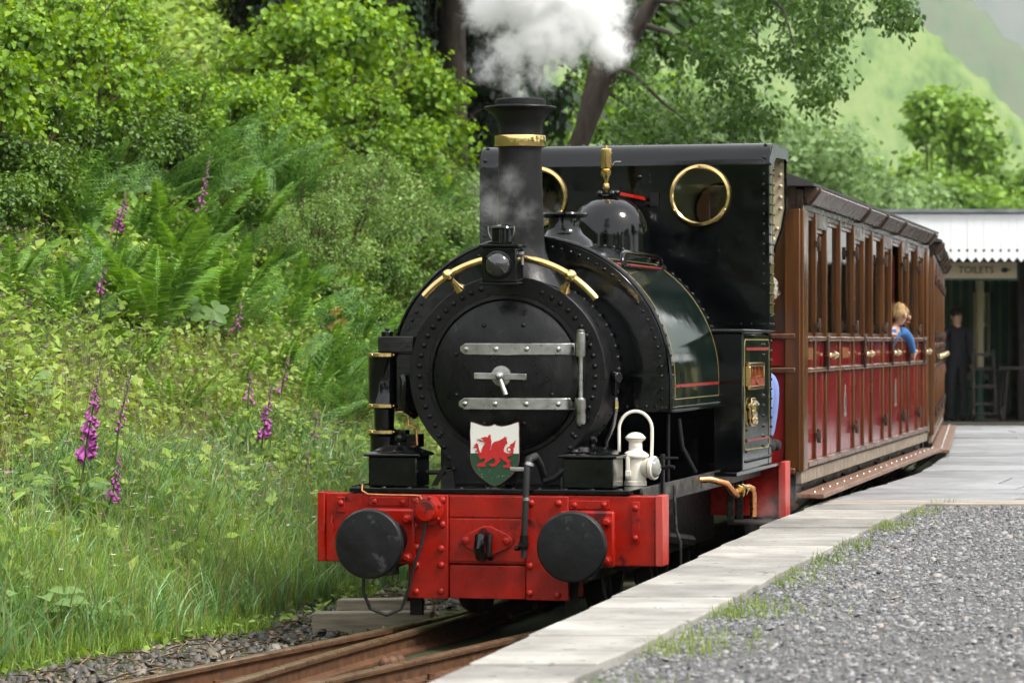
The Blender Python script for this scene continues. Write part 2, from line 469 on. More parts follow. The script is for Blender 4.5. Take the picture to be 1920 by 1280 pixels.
def chips(name, P, size, mat, flat=0.35, tilt=0.35, sides=5):
    """irregular stone chips: P (n,3) centres, size (n,)"""
    n = len(P)
    th = (np.arange(sides)[None, :] + rng.uniform(-0.32, 0.32, (n, sides)))*2*np.pi/sides + rng.uniform(0, 6.28, (n, 1))
    rr = size[:, None]*rng.uniform(0.65, 1.15, (n, sides))
    asp = rng.uniform(0.55, 1.0, (n, 1))
    x = np.cos(th)*rr; y = np.sin(th)*rr*asp
    a = rng.uniform(0, 6.28, (n, 1)); x, y = x*np.cos(a)-y*np.sin(a), x*np.sin(a)+y*np.cos(a)
    h = (size*flat*rng.uniform(0.6, 1.3, n))[:, None]
    tx = rng.normal(0, tilt, (n, 1)); ty = rng.normal(0, tilt, (n, 1))
    top = np.stack([x*0.82, y*0.82, h + (x*tx+y*ty)*0.82], -1); bot = np.stack([x, y, -h*0.6 + x*tx + y*ty], -1)
    V = np.concatenate([top, bot], 1) + P[:, None, :]
    idx = (np.arange(n)*2*sides)[:, None, None]
    i = np.arange(sides); j = (i+1) % sides
    side = np.stack([i, i+sides, j+sides, j], -1)[None] + idx
    capq = np.array([[0, 1, 2, 3]] if sides == 4 else [[0, 1, 2, 3], [0, 3, 4, 4]])[None] + idx
    F = np.concatenate([side.reshape(-1, 4), capq[:, 0]], 0)
    me = bpy.data.meshes.new(name)
    Vf = V.reshape(-1, 3)
    quads = F; tris = (np.array([[0, 3, 4]]) + (np.arange(n)*2*sides)[:, None]) if sides == 5 else np.zeros((0, 3), int)
    tot = len(quads)*4 + len(tris)*3
    me.vertices.add(len(Vf)); me.vertices.foreach_set('co', Vf.astype(np.float32).ravel())
    me.loops.add(tot); me.loops.foreach_set('vertex_index', np.concatenate([quads.ravel(), tris.ravel()]).astype(np.int32))
    st = np.concatenate([np.arange(len(quads))*4, len(quads)*4 + np.arange(len(tris))*3]).astype(np.int32)
    me.polygons.add(len(st)); me.polygons.foreach_set('loop_start', st)
    me.polygons.foreach_set('loop_total', np.concatenate([np.full(len(quads), 4), np.full(len(tris), 3)]).astype(np.int32))
    me.update(calc_edges=True); me.materials.append(mat)
    return link(name, me)

def stone_mat(name, stops, rough=0.6):
    m, n, l, b, o = nodes_of(name)
    g = n.new('ShaderNodeNewGeometry')
    r = ramp(n, l, g.outputs['Random Per Island'], stops)
    t = noise(n, l, 60, 4); mx = n.new('ShaderNodeMixRGB'); mx.blend_type = 'MULTIPLY'; mx.inputs[0].default_value = 0.35
    l.new(r.outputs[0], mx.inputs[1]); l.new(t.outputs['Color'], mx.inputs[2]); l.new(mx.outputs[0], b.inputs['Base Color'])
    b.inputs['Roughness'].default_value = rough
    return m
M['ballast'] = stone_mat('slate_ballast', [(0.0, (0.04, 0.038, 0.037)), (0.4, (0.085, 0.078, 0.07)), (0.7, (0.13, 0.12, 0.105)), (0.88, (0.19, 0.14, 0.09)), (1.0, (0.28, 0.25, 0.21))])
M['gravel'] = stone_mat('slate_gravel', [(0.0, (0.075, 0.075, 0.078)), (0.4, (0.17, 0.17, 0.175)), (0.75, (0.26, 0.26, 0.265)), (0.95, (0.37, 0.365, 0.36)), (1.0, (0.38, 0.30, 0.25))], 0.5)

def ballast():
    n = 24000
    Y = rng.uniform(11.5, 24, n); u = rng.uniform(-1.15, 1.75, n)
    X = x_at(u, Y); Z = bank_z(X, Y) + rng.uniform(-0.005, 0.02, n) - 0.05*(np.abs(u) < 0.8)
    o = chips('track_ballast', np.stack([X, Y, Z], -1), np.clip(rng.gamma(3, 0.0062, n), 0.007, 0.036), M['ballast'], 0.32, 0.4, 4)
    tag(o, 'loose grey slate ballast between the rusty rails and the grass', 'ballast', kind='stuff')
    m = 1300
    Y = rng.uniform(12.5, 20, m); u = rng.uniform(0.5, 1.75, m); X = x_at(u, Y); Z = bank_z(X, Y)+0.025
    D = rng.normal(0, 1, (m, 3)); D[:, 2] *= 0.15
    V, F = leaf_arrays(np.stack([X, Y, Z], -1), D, np.tile([0, 0, 1.0], (m, 1)), rng.uniform(0.04, 0.16, m), rng.uniform(0.004, 0.009, m))
    o = link('dead_stalks', np_mesh('dead_stalks', V, F, pm('dry_stalk', (0.32, 0.22, 0.13), 0.8, var=0.3)))
    tag(o, 'dry stalks and twigs scattered over the ballast', 'litter', kind='stuff')

# ------------------------------------------------------------------ leaf and blade arrays
def unit(a): return a/np.maximum(np.linalg.norm(a, axis=1, keepdims=True), 1e-9)
def leaf_arrays(P, D, N, L, W, fold=0.25, droop=0.15, wide=0.45):
    """two-quad leaves folded along the midrib"""
    D = unit(D); S = unit(np.cross(D, N)); N = unit(np.cross(S, D)); L = L[:, None]; W = W[:, None]
    b = P; t = P + D*L - N*L*droop
    f = N*W*fold
    l1 = P + D*L*0.32 + S*W*0.5 + f; l2 = P + D*L*0.70 + S*W*wide + f - N*L*droop*0.4
    r1 = P + D*L*0.32 - S*W*0.5 + f; r2 = P + D*L*0.70 - S*W*wide + f - N*L*droop*0.4
    V = np.stack([b, l1, l2, t, r2, r1], 1).reshape(-1, 3)
    i = (np.arange(len(P))*6)[:, None]
    F = np.concatenate([np.stack([i+0, i+1, i+2, i+3], -1).reshape(-1, 4), np.stack([i+0, i+3, i+4, i+5], -1).reshape(-1, 4)], 0)
    return V, F
def flat_arrays(P, D, N, L, W, droop=0.1, mid=0.4):
    """one-quad pointed leaflets"""
    D = unit(D); S = unit(np.cross(D, N)); N = unit(np.cross(S, D)); L = L[:, None]; W = W[:, None]
    V = np.stack([P, P + D*L*mid + S*W*0.5, P + D*L - N*L*droop, P + D*L*mid - S*W*0.5], 1).reshape(-1, 3)
    F = np.arange(len(P)*4).reshape(-1, 4)
    return V, F
def blade_arrays(P, H, W, lean, az, seg=3):
    """bending grass blades: strips that narrow to the tip"""
    n = len(P); d = np.stack([np.cos(az), np.sin(az), np.zeros(n)], -1); s = np.stack([-np.sin(az), np.cos(az), np.zeros(n)], -1)
    tw = rng.uniform(0, 6.28, n); s = s*np.cos(tw)[:, None]*1.0 + d*np.sin(tw)[:, None]
    rows = []
    for k in range(seg+1):
        t = k/seg
        c = P + np.array([0, 0, 1.0])*(H*t*(1-0.35*lean*t*t))[:, None] + d*(H*lean*t**2.2*0.75)[:, None]
        w = (W*(1-0.9*t**1.6)*0.5)[:, None]
        rows += [c - s*w, c + s*w]
    V = np.stack(rows, 1).reshape(-1, 3); m = 2*(seg+1)
    i = (np.arange(n)*m)[:, None]
    F = np.concatenate([np.concatenate([i+2*k, i+2*k+1, i+2*k+3, i+2*k+2], 1) for k in range(seg)], 0)
    return V, F
def cat_arrays(parts):
    Vs, Fs, o = [], [], 0
    for V, F in parts:
        Vs.append(V); Fs.append(F + o); o += len(V)
    return np.concatenate(Vs), np.concatenate(Fs)
ballast()
# ------------------------------------------------------------------ steam locomotive (local: x right, y back from the beam face, z up from rail)
def loco():
    rt = empty('steam_locomotive', LOCO_O, -LOCO_YAW)
    tag(rt, 'black and dark green saddle tank steam engine with red buffer beam beside the platform', 'locomotive')
    def B(name, mb, mat, parent=rt, **k): return mb.build(name, M[mat], parent, **k)
    FRONT = (0, -1, 0)
    # ---- front buffer beam
    beam = B('buffer_beam', MB().box(-0.822, 0.822, 0.0, 0.11, 0.323, 0.660), 'red', bevel=0.006)
    for sx in (-1, 1):
        a, b = sorted((sx*0.823, sx*0.860))
        B('beam_end', MB().box(a, b, -0.012, 0.15, 0.325, 0.663), 'red' if sx < 0 else 'rededge', beam, bevel=0.004)
    for x0, x1 in ((-0.398, -0.198), (0.190, 0.400)):
        B('beam_plate', MB().box(x0, x1, -0.016, 0.02, 0.153, 0.655), 'red', beam, bevel=0.004)
    B('beam_board', MB().box(-0.194, 0.186, -0.006, 0.03, 0.548, 0.652), 'red', beam, bevel=0.004)
    B('beam_board', MB().box(-0.194, 0.186, -0.006, 0.03, 0.334, 0.542), 'red', beam, bevel=0.004)
    B('beam_board', MB().box(-0.194, 0.186, -0.004, 0.03, 0.155, 0.316), 'red', beam, bevel=0.004)
    B('beam_backing', MB().box(-0.42, 0.44, 0.112, 0.14, 0.165, 0.32), 'red', beam, bevel=0.004)
    for x0, x1, z0, z1 in ((-0.762, -0.722, 0.565, 0.640), (-0.60, -0.40, 0.600, 0.642), (0.40, 0.60, 0.594, 0.636), (0.708, 0.746, 0.435, 0.632)):
        B('strap_plate', MB().box(x0, x1, -0.010, 0.01, z0, z1), 'red', beam, bevel=0.003)
    def bolt(x, y, z, r=0.019):
        mb = MB().dome((0, 0, 0), FRONT, r, r*0.75, 10)
        B('bolt', mb, 'red', beam, loc=(x, y, z))
    for x, z in [(-0.741, 0.61), (-0.571, 0.622), (-0.427, 0.62), (0.427, 0.614), (0.573, 0.616), (0.726, 0.603), (0.726, 0.459)]:
        bolt(x, -0.010, z, 0.016)
    for x, z in [(-0.363, 0.626), (-0.226, 0.631), (-0.36, 0.507), (-0.228, 0.512), (-0.358, 0.4), (-0.233, 0.395), (-0.358, 0.313), (-0.233, 0.315),
                 (-0.359, 0.184), (-0.233, 0.188), (0.351, 0.621), (0.208, 0.317), (0.208, 0.186), (0.346, 0.179), (0.215, 0.621)]:
        bolt(x, -0.016, z)
    # buffers
    for sx in (-1, 1):
        x = 0.494*sx
        bf = B('buffer', MB().lathe([(0.098, -0.04), (0.085, -0.07), (0.062, -0.10), (0.056, -0.31), (0.10, -0.335), (0.150, -0.348), (0.164, -0.354), (0.168, -0.365), (0.167, -0.383), (0.158, -0.393), (0.10, -0.400), (0.001, -0.402)], (x, 0, 0.437), (0, 1, 0), 48), 'buffer')
        B('buffer_base', MB().box(x-0.135, x+0.135, -0.040, 0.0, 0.318, 0.588), 'red', bf, bevel=0.012)
        for dx, dz in ((0.10, 0.10), (0.10, -0.085), (-0.10, 0.10), (-0.10, -0.085)):
            B('nut', MB().lathe([(0.026, 0), (0.026, 0.012), (0.018, 0.014), (0.018, 0.03), (0.012, 0.036)], (x+dx, -0.040, 0.437+dz), FRONT, 6 if dx > 0 else 8), 'red', bf)
        B('buffer_bracket', MB().prism([(0.0, 0.0), (0.0, 0.25), (0.05, 0.25), (0.20, 0.10), (0.22, 0.0)], lambda a, b, w: (x-0.05+w, -0.02-a*0.6, 0.27+b*0.3), 0, 0.10), 'under', bf)
    # coupling hook
    hk = B('coupling_plate', MB().prism([(-0.128, 0.44), (-0.10, 0.47), (-0.02, 0.508), (0.015, 0.508), (0.10, 0.47), (0.126, 0.44), (0.126, 0.42), (0.10, 0.40), (0.02, 0.365), (-0.02, 0.365), (-0.10, 0.40), (-0.128, 0.42)], lambda a, b, w: (a, -0.006-w, b), 0, 0.020), 'red', bevel=0.004)
    for x in (-0.106, 0.098):
        B('bolt', MB().lathe([(0.02, 0), (0.02, 0.012), (0.013, 0.016)], (x, -0.026, 0.437), FRONT, 6), 'red', hk)
    B('hook', MB().tube([(-0.005, -0.02, 0.45), (-0.008, -0.07, 0.475), (-0.012, -0.12, 0.46), (-0.014, -0.135, 0.41), (-0.012, -0.115, 0.365), (-0.01, -0.08, 0.355), (-0.008, -0.06, 0.375)], [0.022, 0.026, 0.027, 0.027, 0.025, 0.02, 0.012], 12), 'black', hk)
    B('hook_shank', MB().tube([(0.012, -0.015, 0.465), (0.014, -0.06, 0.455), (0.016, -0.06, 0.37), (0.014, -0.02, 0.355)], 0.016, 10), 'under', hk)
    # round vent cap with bolts
    cap = B('round_cap', MB().lathe([(0.076, 0.0), (0.074, 0.022), (0.054, 0.028), (0.052, 0.075), (0.046, 0.085), (0.001, 0.088)], (-0.292, -0.016, 0.580), FRONT, 32), 'red')
    for k in range(6):
        a = k*math.pi/3+0.4
        B('nut', MB().lathe([(0.009, 0), (0.009, 0.01), (0.005, 0.014)], (-0.292+0.064*math.cos(a), -0.038, 0.58+0.064*math.sin(a)), FRONT, 6), 'red', cap)
    B('copper_wire', MB().tube([(-0.635, 0.005, 0.70), (-0.63, -0.02, 0.672), (-0.60, -0.02, 0.655), (-0.50, -0.02, 0.652), (-0.36, -0.025, 0.652), (-0.33, -0.04, 0.650), (-0.315, -0.06, 0.635)], 0.005, 6), 'copper')
    B('brake_hose', MB().tube([(-0.30, -0.07, 0.53), (-0.31, -0.06, 0.45), (-0.34, -0.06, 0.36), (-0.37, -0.05, 0.28), (-0.39, -0.03, 0.20), (-0.43, -0.03, 0.10), (-0.50, -0.04, 0.07), (-0.58, -0.05, 0.10), (-0.615, -0.05, 0.18), (-0.62, -0.03, 0.28)], 0.0085, 8), 'rubber')
    B('vacuum_pipe', MB().tube([(0.235, 0.20, 0.72), (0.235, 0.10, 0.80), (0.228, 0.02, 0.845), (0.212, -0.045, 0.835), (0.205, -0.06, 0.78), (0.198, -0.06, 0.60), (0.190, -0.055, 0.46), (0.188, -0.05, 0.36)], [0.018, 0.018, 0.019, 0.018, 0.016, 0.0155, 0.0155, 0.013], 12), 'rubber')
    B('pipe_coupling', MB().cyl((0.19, -0.055, 0.47), (0.187, -0.05, 0.40), 0.021, n=10).box(0.165, 0.21, -0.075, -0.035, 0.415, 0.435).cyl((0.165, -0.055, 0.405), (0.145, -0.05, 0.405), 0.012, n=8), 'under')
    B('pipe_clip', MB().cyl((0.20, -0.06, 0.635), (0.199, -0.06, 0.65), 0.02, n=10).cyl((0.216, -0.045, 0.815), (0.212, -0.05, 0.80), 0.024, n=10), 'steel')
    B('cock_lever', MB().box(0.10, 0.185, 0.02, 0.035, 0.772, 0.792), 'steel', bevel=0.004)
    B('curved_pipe', MB().tube([(0.25, 0.12, 0.72), (0.30, 0.12, 0.735), (0.35, 0.12, 0.775), (0.38, 0.12, 0.79)], 0.016, 8), 'under')
    B('safety_chain', MB().tube([(-0.785, -0.015, 0.55), (-0.79, -0.02, 0.52), (-0.782, -0.02, 0.50), (-0.788, -0.02, 0.47)], 0.006, 6), 'red')
    # ---- frames, running plate
    B('running_plate', MB().box(-0.70, 0.70, -0.005, 4.12, 0.664, 0.686).box(-0.86, -0.70, 2.2, 4.12, 0.664, 0.686).box(0.70, 0.86, 2.2, 4.12, 0.664, 0.686), 'black', bevel=0.003)
    for sx in (-1, 1):
        a, b = sorted((sx*0.715, sx*0.735))
        B('footplate_angle', MB().box(a, b, 0.15, 3.9, 0.60, 0.690), 'worn', bevel=0.003)
        a, b = sorted((sx*0.40, sx*0.43))
        B('frame_plate', MB().box(a, b, 0.11, 4.0, 0.22, 0.662), 'under')
    pts = MB()
    for k in range(11): pts.dome((-0.66+0.13*k, 0.02, 0.686), (0, 0, 1), 0.011)
    tag(B('rivets', pts, 'black'), kind='stuff')
    for gx in (-0.39, 0.39): B('rail_guard', MB().box(gx-0.03, gx+0.03, 0.10, 0.14, 0.06, 0.30), 'under')
    B('brake_rod', MB().tube([(-0.45, 0.15, 0.14), (-0.30, 0.25, 0.17), (-0.22, 0.4, 0.2)], 0.02), 'under')
    # wheels, cylinders, motion
    def wheel(x, y, r):
        sx = 1 if x > 0 else -1
        w = B('wheel', MB().lathe([(r*0.86, 0), (r, 0), (r, 0.07), (r*1.07, 0.075), (r*1.07, 0.09), (r*0.86, 0.09), (r*0.86, 0)], (x, y, r), (-sx, 0, 0), 32, False, False), 'under')
        sp = MB().cyl((x-sx*0.0, y, r), (x-sx*0.09, y, r), r*0.2, n=16)
        for k in range(10):
            a = k*math.pi/5
            sp.cyl((x-sx*0.04, y+math.cos(a)*r*0.15, r+math.sin(a)*r*0.15), (x-sx*0.04, y+math.cos(a)*r*0.88, r+math.sin(a)*r*0.88), 0.022, 0.017, 8)
        B('spokes', sp, 'under', w)
    for x in (-0.385, 0.385):
        wheel(x, 1.15, 0.345); wheel(x, 2.45, 0.345); wheel(x, 3.6, 0.22)
    for sx in (-1, 1):
        c = B('cylinder', MB().cyl((sx*0.59, 0.42, 0.43), (sx*0.59, 0.86, 0.43), 0.145, n=28), 'under')
        B('cylinder_cover', MB().lathe([(0.16, 0), (0.16, 0.025), (0.12, 0.03), (0.10, 0.045), (0.02, 0.05)], (sx*0.59, 0.42, 0.43), FRONT, 28), 'under', c)
        B('steam_chest', MB().box(*sorted((sx*0.44, sx*0.70)), 0.44, 0.84, 0.56, 0.66), 'under', c)
        B('connecting_rod', MB().cyl((sx*0.59, 0.86, 0.43), (sx*0.56, 2.45, 0.30), 0.03, n=8), 'under')
        B('coupling_rod', MB().box(*sorted((sx*0.50, sx*0.54)), 1.1, 2.5, 0.26, 0.33), 'under', bevel=0.01)
        B('slide_bar', MB().box(*sorted((sx*0.55, sx*0.63)), 0.9, 1.5, 0.50, 0.53), 'under')
    # ---- smokebox
    cz = 1.237
    sm = B('smokebox', MB().lathe([(0.478, 0.0), (0.478, 0.49)], (0, 0.41, cz), (0, 1, 0), 64), 'smoke')
    poly = []
    for k in range(49):
        a = R(-38) + (R(218) - R(-38))*k/48
        poly.append((0.500*math.cos(a), cz+0.490*math.sin(a)))
    poly += [(-0.345, 0.880), (-0.300, 0.80), (-0.275, 0.75), (-0.268, 0.69), (0.268, 0.69), (0.275, 0.75), (0.300, 0.80), (0.345, 0.880)]
    B('smokebox_front', MB().prism(poly, lambda a, b, w: (a, w, b), 0.385, 0.41), 'smoke', sm, bevel=0.004)
    B('door_ring', MB().lathe([(0.402, 0.0), (0.398, 0.010), (0.380, 0.012), (0.372, 0.004)], (0, 0.384, cz-0.005), FRONT, 64, False, False), 'smoke', sm)
    dr = B('smokebox_door', MB().lathe([(0.370, 0.0), (0.368, 0.020), (0.345, 0.034), (0.30, 0.052), (0.22, 0.072), (0.12, 0.084), (0.001, 0.088)], (0, 0.386, cz-0.005), FRONT, 64), 'smoke')
    def door_y(x, z):
        r = math.hypot(x, z-cz+0.005)
        return 0.386 - float(np.interp(r, [0, 0.12, 0.22, 0.30, 0.345, 0.368, 0.37], [0.088, 0.084, 0.072, 0.052, 0.034, 0.020, 0]))
    for zc, x0 in ((1.362, -0.220), (1.092, -0.228)):
        st = MB(); n = 22; hw = 0.029; ring = []
        for k in range(n):
            x = x0 + (0.375-x0)*k/(n-1); h = hw*min(1, math.sqrt(max(0.05, (x-x0+0.004)/0.03))) if x-x0 < 0.03 else hw
            y = door_y(x, zc) - 0.001 if x < 0.345 else door_y(0.345, zc)
            ring.append([(x, y, zc-h), (x, y-0.013, zc-h), (x, y-0.013, zc+h), (x, y, zc+h)])
        st.loops(ring)
        s = B('hinge_strap', st, 'steel', dr, bevel=0.003)
        for x in np.linspace(x0+0.034, 0.275, 4):
            B('stud', MB().dome((x, door_y(x, zc)-0.013, zc), FRONT, 0.014, 0.012, 12), 'steel', dr)
    hx, hy = 0.389, 0.318
    B('hinge_post', MB().cyl((hx, hy, 1.005), (hx, hy, 1.45), 0.011, n=12).lathe([(0.021, 0), (0.024, 0.01), (0.024, 0.115), (0.018, 0.12)], (hx, hy, 1.325), (0, 0, 1), 16).lathe([(0.021, 0), (0.024, 0.01), (0.024, 0.075), (0.026, 0.08), (0.026, 0.12), (0.016, 0.13)], (hx, hy, 0.995), (0, 0, 1), 16).lathe([(0.018, 0), (0.02, 0.012), (0.010, 0.018)], (hx, hy, 1.442), (0, 0, 1), 16), 'steel', dr)
    B('hinge_bracket', MB().box(hx-0.03, hx+0.01, hy, 0.39, 1.07, 1.12).box(hx-0.03, hx+0.01, hy, 0.39, 1.335, 1.39), 'smoke', dr)
    B('dart_boss', MB().lathe([(0.052, 0), (0.05, 0.012), (0.02, 0.016), (0.02, 0.05), (0.013, 0.055)], (-0.006, 0.300, 1.230), FRONT, 28), 'steel', dr)
    B('dart_bar', MB().prism([(-0.133, -0.014), (-0.133, 0.014), (-0.128, 0.016), (0.128, 0.016), (0.133, 0.014), (0.133, -0.014), (0.128, -0.016), (-0.128, -0.016)], lambda a, b, w: (-0.008+a, 0.288-w, 1.228+b-a*0.02), 0, 0.014), 'steel', dr, bevel=0.003)
    B('door_handle', MB().cyl((-0.008, 0.258, 1.228), (0.028, 0.245, 1.138), 0.010, 0.014, 10).ball((-0.008, 0.255, 1.228), 0.019), 'steel', dr)
    rv = MB()
    for k in range(40):
        a = R(-42) + R(264)*k/39
        if 70 < math.degrees(a) < 102: continue
        rv.dome((0.448*math.cos(a), 0.385, cz+0.440*math.sin(a)), FRONT, 0.0135, 0.013, 10)
    for k in range(4):
        for sx in (-1, 1): rv.dome((sx*(0.345-0.025*k), 0.385, 0.93-0.055*k), FRONT, 0.0125, 0.012)
    for a in np.linspace(0, 2*math.pi, 9)[:-1]:
        rv.dome((0.262*math.cos(a+0.4), door_y(0.262*math.cos(a+0.4), cz+0.262*math.sin(a+0.4)), cz+0.262*math.sin(a+0.4)), FRONT, 0.011, 0.011)
    tag(B('rivets', rv, 'smoke', sm), kind='stuff')
    rv = MB()
    for y in (0.44, 0.83):
        for k in range(44):
            a = R(-60) + R(300)*k/43
            rv.dome((0.478*math.cos(a), y, cz+0.478*math.sin(a)), (math.cos(a), 0, math.sin(a)), 0.0125, 0.011)
    tag(B('rivets', rv, 'smoke', sm), kind='stuff')
    B('saddle', MB().box(-0.27, 0.27, 0.40, 0.88, 0.68, 0.80), 'smoke', sm)
    B('lubricator', MB().box(0.482, 0.51, 0.60, 0.64, 1.13, 1.25).cyl((0.50, 0.62, 1.22), (0.525, 0.60, 1.22), 0.028, n=12), 'black', sm, bevel=0.006)
    B('oil_pipe', MB().tube([(0.505, 0.62, 1.12), (0.506, 0.62, 1.06), (0.49, 0.63, 0.98), (0.45, 0.65, 0.90), (0.44, 0.7, 0.86)], 0.010, 8), 'steel', sm)
    B('pipe_union', MB().cyl((0.505, 0.62, 1.10), (0.505, 0.62, 1.065), 0.016, n=6), 'brass', sm)
    # ---- chimney
    cy = 0.68
    ch = B('chimney', MB().lathe([(0.120, 1.945), (0.112, 2.20), (0.109, 2.38), (0.108, 2.45), (0.108, 2.48), (0.118, 2.51), (0.140, 2.545), (0.168, 2.566), (0.180, 2.572), (0.183, 2.578), (0.180, 2.584), (0.135, 2.588), (0.129, 2.592), (0.128, 2.617), (0.118, 2.622), (0.095, 2.620), (0.090, 2.50)], (0, cy, 0), (0, 0, 1), 48, False, True), 'soot')
    B('brass_collar', MB().lathe([(0.109, 2.378), (0.128, 2.380), (0.130, 2.385), (0.130, 2.430), (0.128, 2.436), (0.109, 2.437)], (0, cy, 0), (0, 0, 1), 48, False, False), 'brass', ch)
    B('collar_clip', MB().cyl((-0.01, cy-0.131, 2.408), (-0.01, cy-0.138, 2.408), 0.012, n=12), 'brass', ch)
    rings = []
    for k in range(9):
        t = k/8; ring = []
        for i in range(40):
            a = 2*math.pi*i/40; rx = 0.121 + 0.115*t**2.6; ry = 0.121+0.05*t**2.2
            x = rx*math.cos(a); zb = cz + math.sqrt(max(0.01, 0.482**2-min(x*x, 0.22)))
            ring.append((x, cy+ry*math.sin(a), 1.955*(1-t)+zb*t))
        rings.append(ring)
    B('chimney_base', MB().loops(rings, cap0=False, cap1=False), 'smoke', ch)
    # ---- brass hand rail over the smokebox
    def arcp(a, r=0.578): return (0.02+r*math.cos(a), 0.335, cz+r*math.sin(a))
    B('hand_rail', MB().tube([arcp(R(138)-R(98)*k/30) for k in range(31)], 0.0185, 14), 'brass')
    for ang in (122, 57):
        a = R(ang); p = Vector(arcp(a)); q = Vector((0.02+0.500*math.cos(a), 0.40, cz+0.500*math.sin(a)))
        B('rail_post', MB().ball(p, 0.031, 14, 10).tube([p, p.lerp(q, 0.35), p.lerp(q, 0.7), q], [0.016, 0.014, 0.017, 0.030], 14), 'brass')
    # ---- saddle tank
    tr_, tc = 0.735, 1.20
    def tank_ring(y, r, zlow=1.043, n=40):
        pts = [(r*math.cos(math.pi*k/n), y, tc+r*math.sin(math.pi*k/n)) for k in range(n+1)]
        return [(r, y, zlow)] + pts + [(-r, y, zlow)]
    tk = B('saddle_tank', MB().loops([tank_ring(0.90, tr_-0.004), tank_ring(2.44, tr_-0.004)]), 'green', smooth=30)
    B('tank_front_band', MB().loops([tank_ring(0.875, tr_-0.012), tank_ring(0.885, tr_), tank_ring(0.985, tr_), tank_ring(0.985, tr_-0.003)]), 'black', tk, smooth=30)
    B('tank_rear_band', MB().loops([tank_ring(2.405, tr_-0.003), tank_ring(2.405, tr_), tank_ring(2.465, tr_), tank_ring(2.47, tr_-0.012)]), 'black', tk, smooth=30)
    B('tank_rim', MB().tube([(x, 0.886, z) for x, y, z in tank_ring(0, tr_-0.002)], 0.012, 8), 'black', tk)
    rv = MB()
    for k in range(44):
        a = R(2)+R(176)*k/43
        for y, nrm, rr in ((0.875, FRONT, 0.690), (0.93, None, tr_), (2.435, None, tr_)):
            nn = nrm or (math.cos(a), 0, math.sin(a))
            rv.dome((rr*math.cos(a), y, tc+rr*math.sin(a)), nn, 0.0105, 0.010)
    for z in (1.06, 1.11, 1.16):
        for sx in (-1, 1):
            rv.dome((sx*0.690, 0.875, z), FRONT, 0.0105, 0.01); rv.dome((sx*tr_, 0.93, z), (sx, 0, 0), 0.0105, 0.01)
    for k in range(60):
        rv.dome((tr_-0.002, 0.98+k*0.0245, 1.062), (1, 0, 0), 0.0085, 0.009, 6)
    for k in range(5): rv.dome((0.46+0.05*k, 0.875, 1.07), FRONT, 0.0105, 0.01)
    tag(B('rivets', rv, 'black', tk), kind='stuff')
    B('tank_bracket', MB().box(0.44, 0.69, 0.80, 0.874, 1.222, 1.234).box(0.44, 0.70, 0.872, 0.88, 1.05, 1.222), 'black', tk)
    B('tank_bottom_angle', MB().box(0.70, 0.748, 0.88, 2.46, 1.040, 1.052), 'black', tk, bevel=0.003)
    # lining: yellow outside, red inside
    def lining(off, inset, mat, w=0.008):
        y0, y1 = 1.03+inset, 2.375-inset; a1, z0 = R(59)-inset*1.2, 1.105+inset
        r = tr_-0.004+off
        side = lambda y: [(r, y, z0)] + [(r*math.cos(a1*k/24), y, tc+r*math.sin(a1*k/24)) for k in range(25)]
        path = side(y0) + list(reversed(side(y1)))
        path = path + [path[0]]
        B('lining', MB().tube([Vector(p) for p in path], w*0.5, 5), mat, tk)
    lining(-0.002, 0.0, 'yellow', 0.007)
    for a in (R(55),):
        r = tr_-0.003; B('lining', MB().tube([(r*math.cos(a), 1.05, tc+r*math.sin(a)), (r*math.cos(a), 2.36, tc+r*math.sin(a))], 0.007, 5), 'redline', tk)
    B('lining', MB().box(tr_-0.005, tr_-0.002, 1.05, 2.36, 1.165, 1.18), 'redline', tk)
    # grab rails
    for sx in (-1, 1):
        x, z = sx*0.42, 1.805
        pts = [(x, 1.2, z), (x, 1.22, z+0.045), (x, 1.27, z+0.058), (x, 2.25, z+0.058), (x, 2.30, z+0.045), (x, 2.32, z)]
        B('grab_rail', MB().tube(pts, 0.013, 10).lathe([(0.03, -0.01), (0.028, 0.012), (0.014, 0.016)], (x, 1.2, z), (0, 0, 1), 12).lathe([(0.03, -0.01), (0.028, 0.012), (0.014, 0.016)], (x, 2.32, z), (0, 0, 1), 12), 'black', tk)
    # filler, dome, safety valve
    B('tank_filler', MB().lathe([(0.17, 1.90), (0.15, 1.94), (0.105, 1.975), (0.085, 2.01), (0.085, 2.06), (0.122, 2.068), (0.126, 2.080), (0.120, 2.090), (0.001, 2.092)], (0, 1.73, 0), (0, 0, 1), 40), 'black', tk)
    bo = B('boiler', MB().cyl((0, 0.85, cz), (0, 3.3, cz), 0.46, n=48), 'black')
    fb = MB()
    fbp = [(0.60*math.cos(math.pi*k/30), 1.25+0.56*math.sin(math.pi*k/30)) for k in range(31)] + [(-0.60, 0.69), (0.60, 0.69)]
    fb.prism(fbp, lambda a, b, w: (a, w, b), 2.46, 3.345)
    B('firebox', fb, 'black', bo, smooth=30)
    B('firebox_band', MB().tube([(0.605*math.cos(math.pi*k/30), 2.9, 1.25+0.565*math.sin(math.pi*k/30)) for k in range(31)], 0.012, 6), 'black', bo)
    dm = B('steam_dome', MB().lathe([(0.26, 1.72), (0.235, 1.80), (0.228, 1.88), (0.228, 2.00), (0.224, 2.05), (0.208, 2.105), (0.175, 2.160), (0.125, 2.200), (0.07, 2.218), (0.001, 2.223)], (0, 2.95, 0), (0, 0, 1), 48), 'black')
    x = -0.018
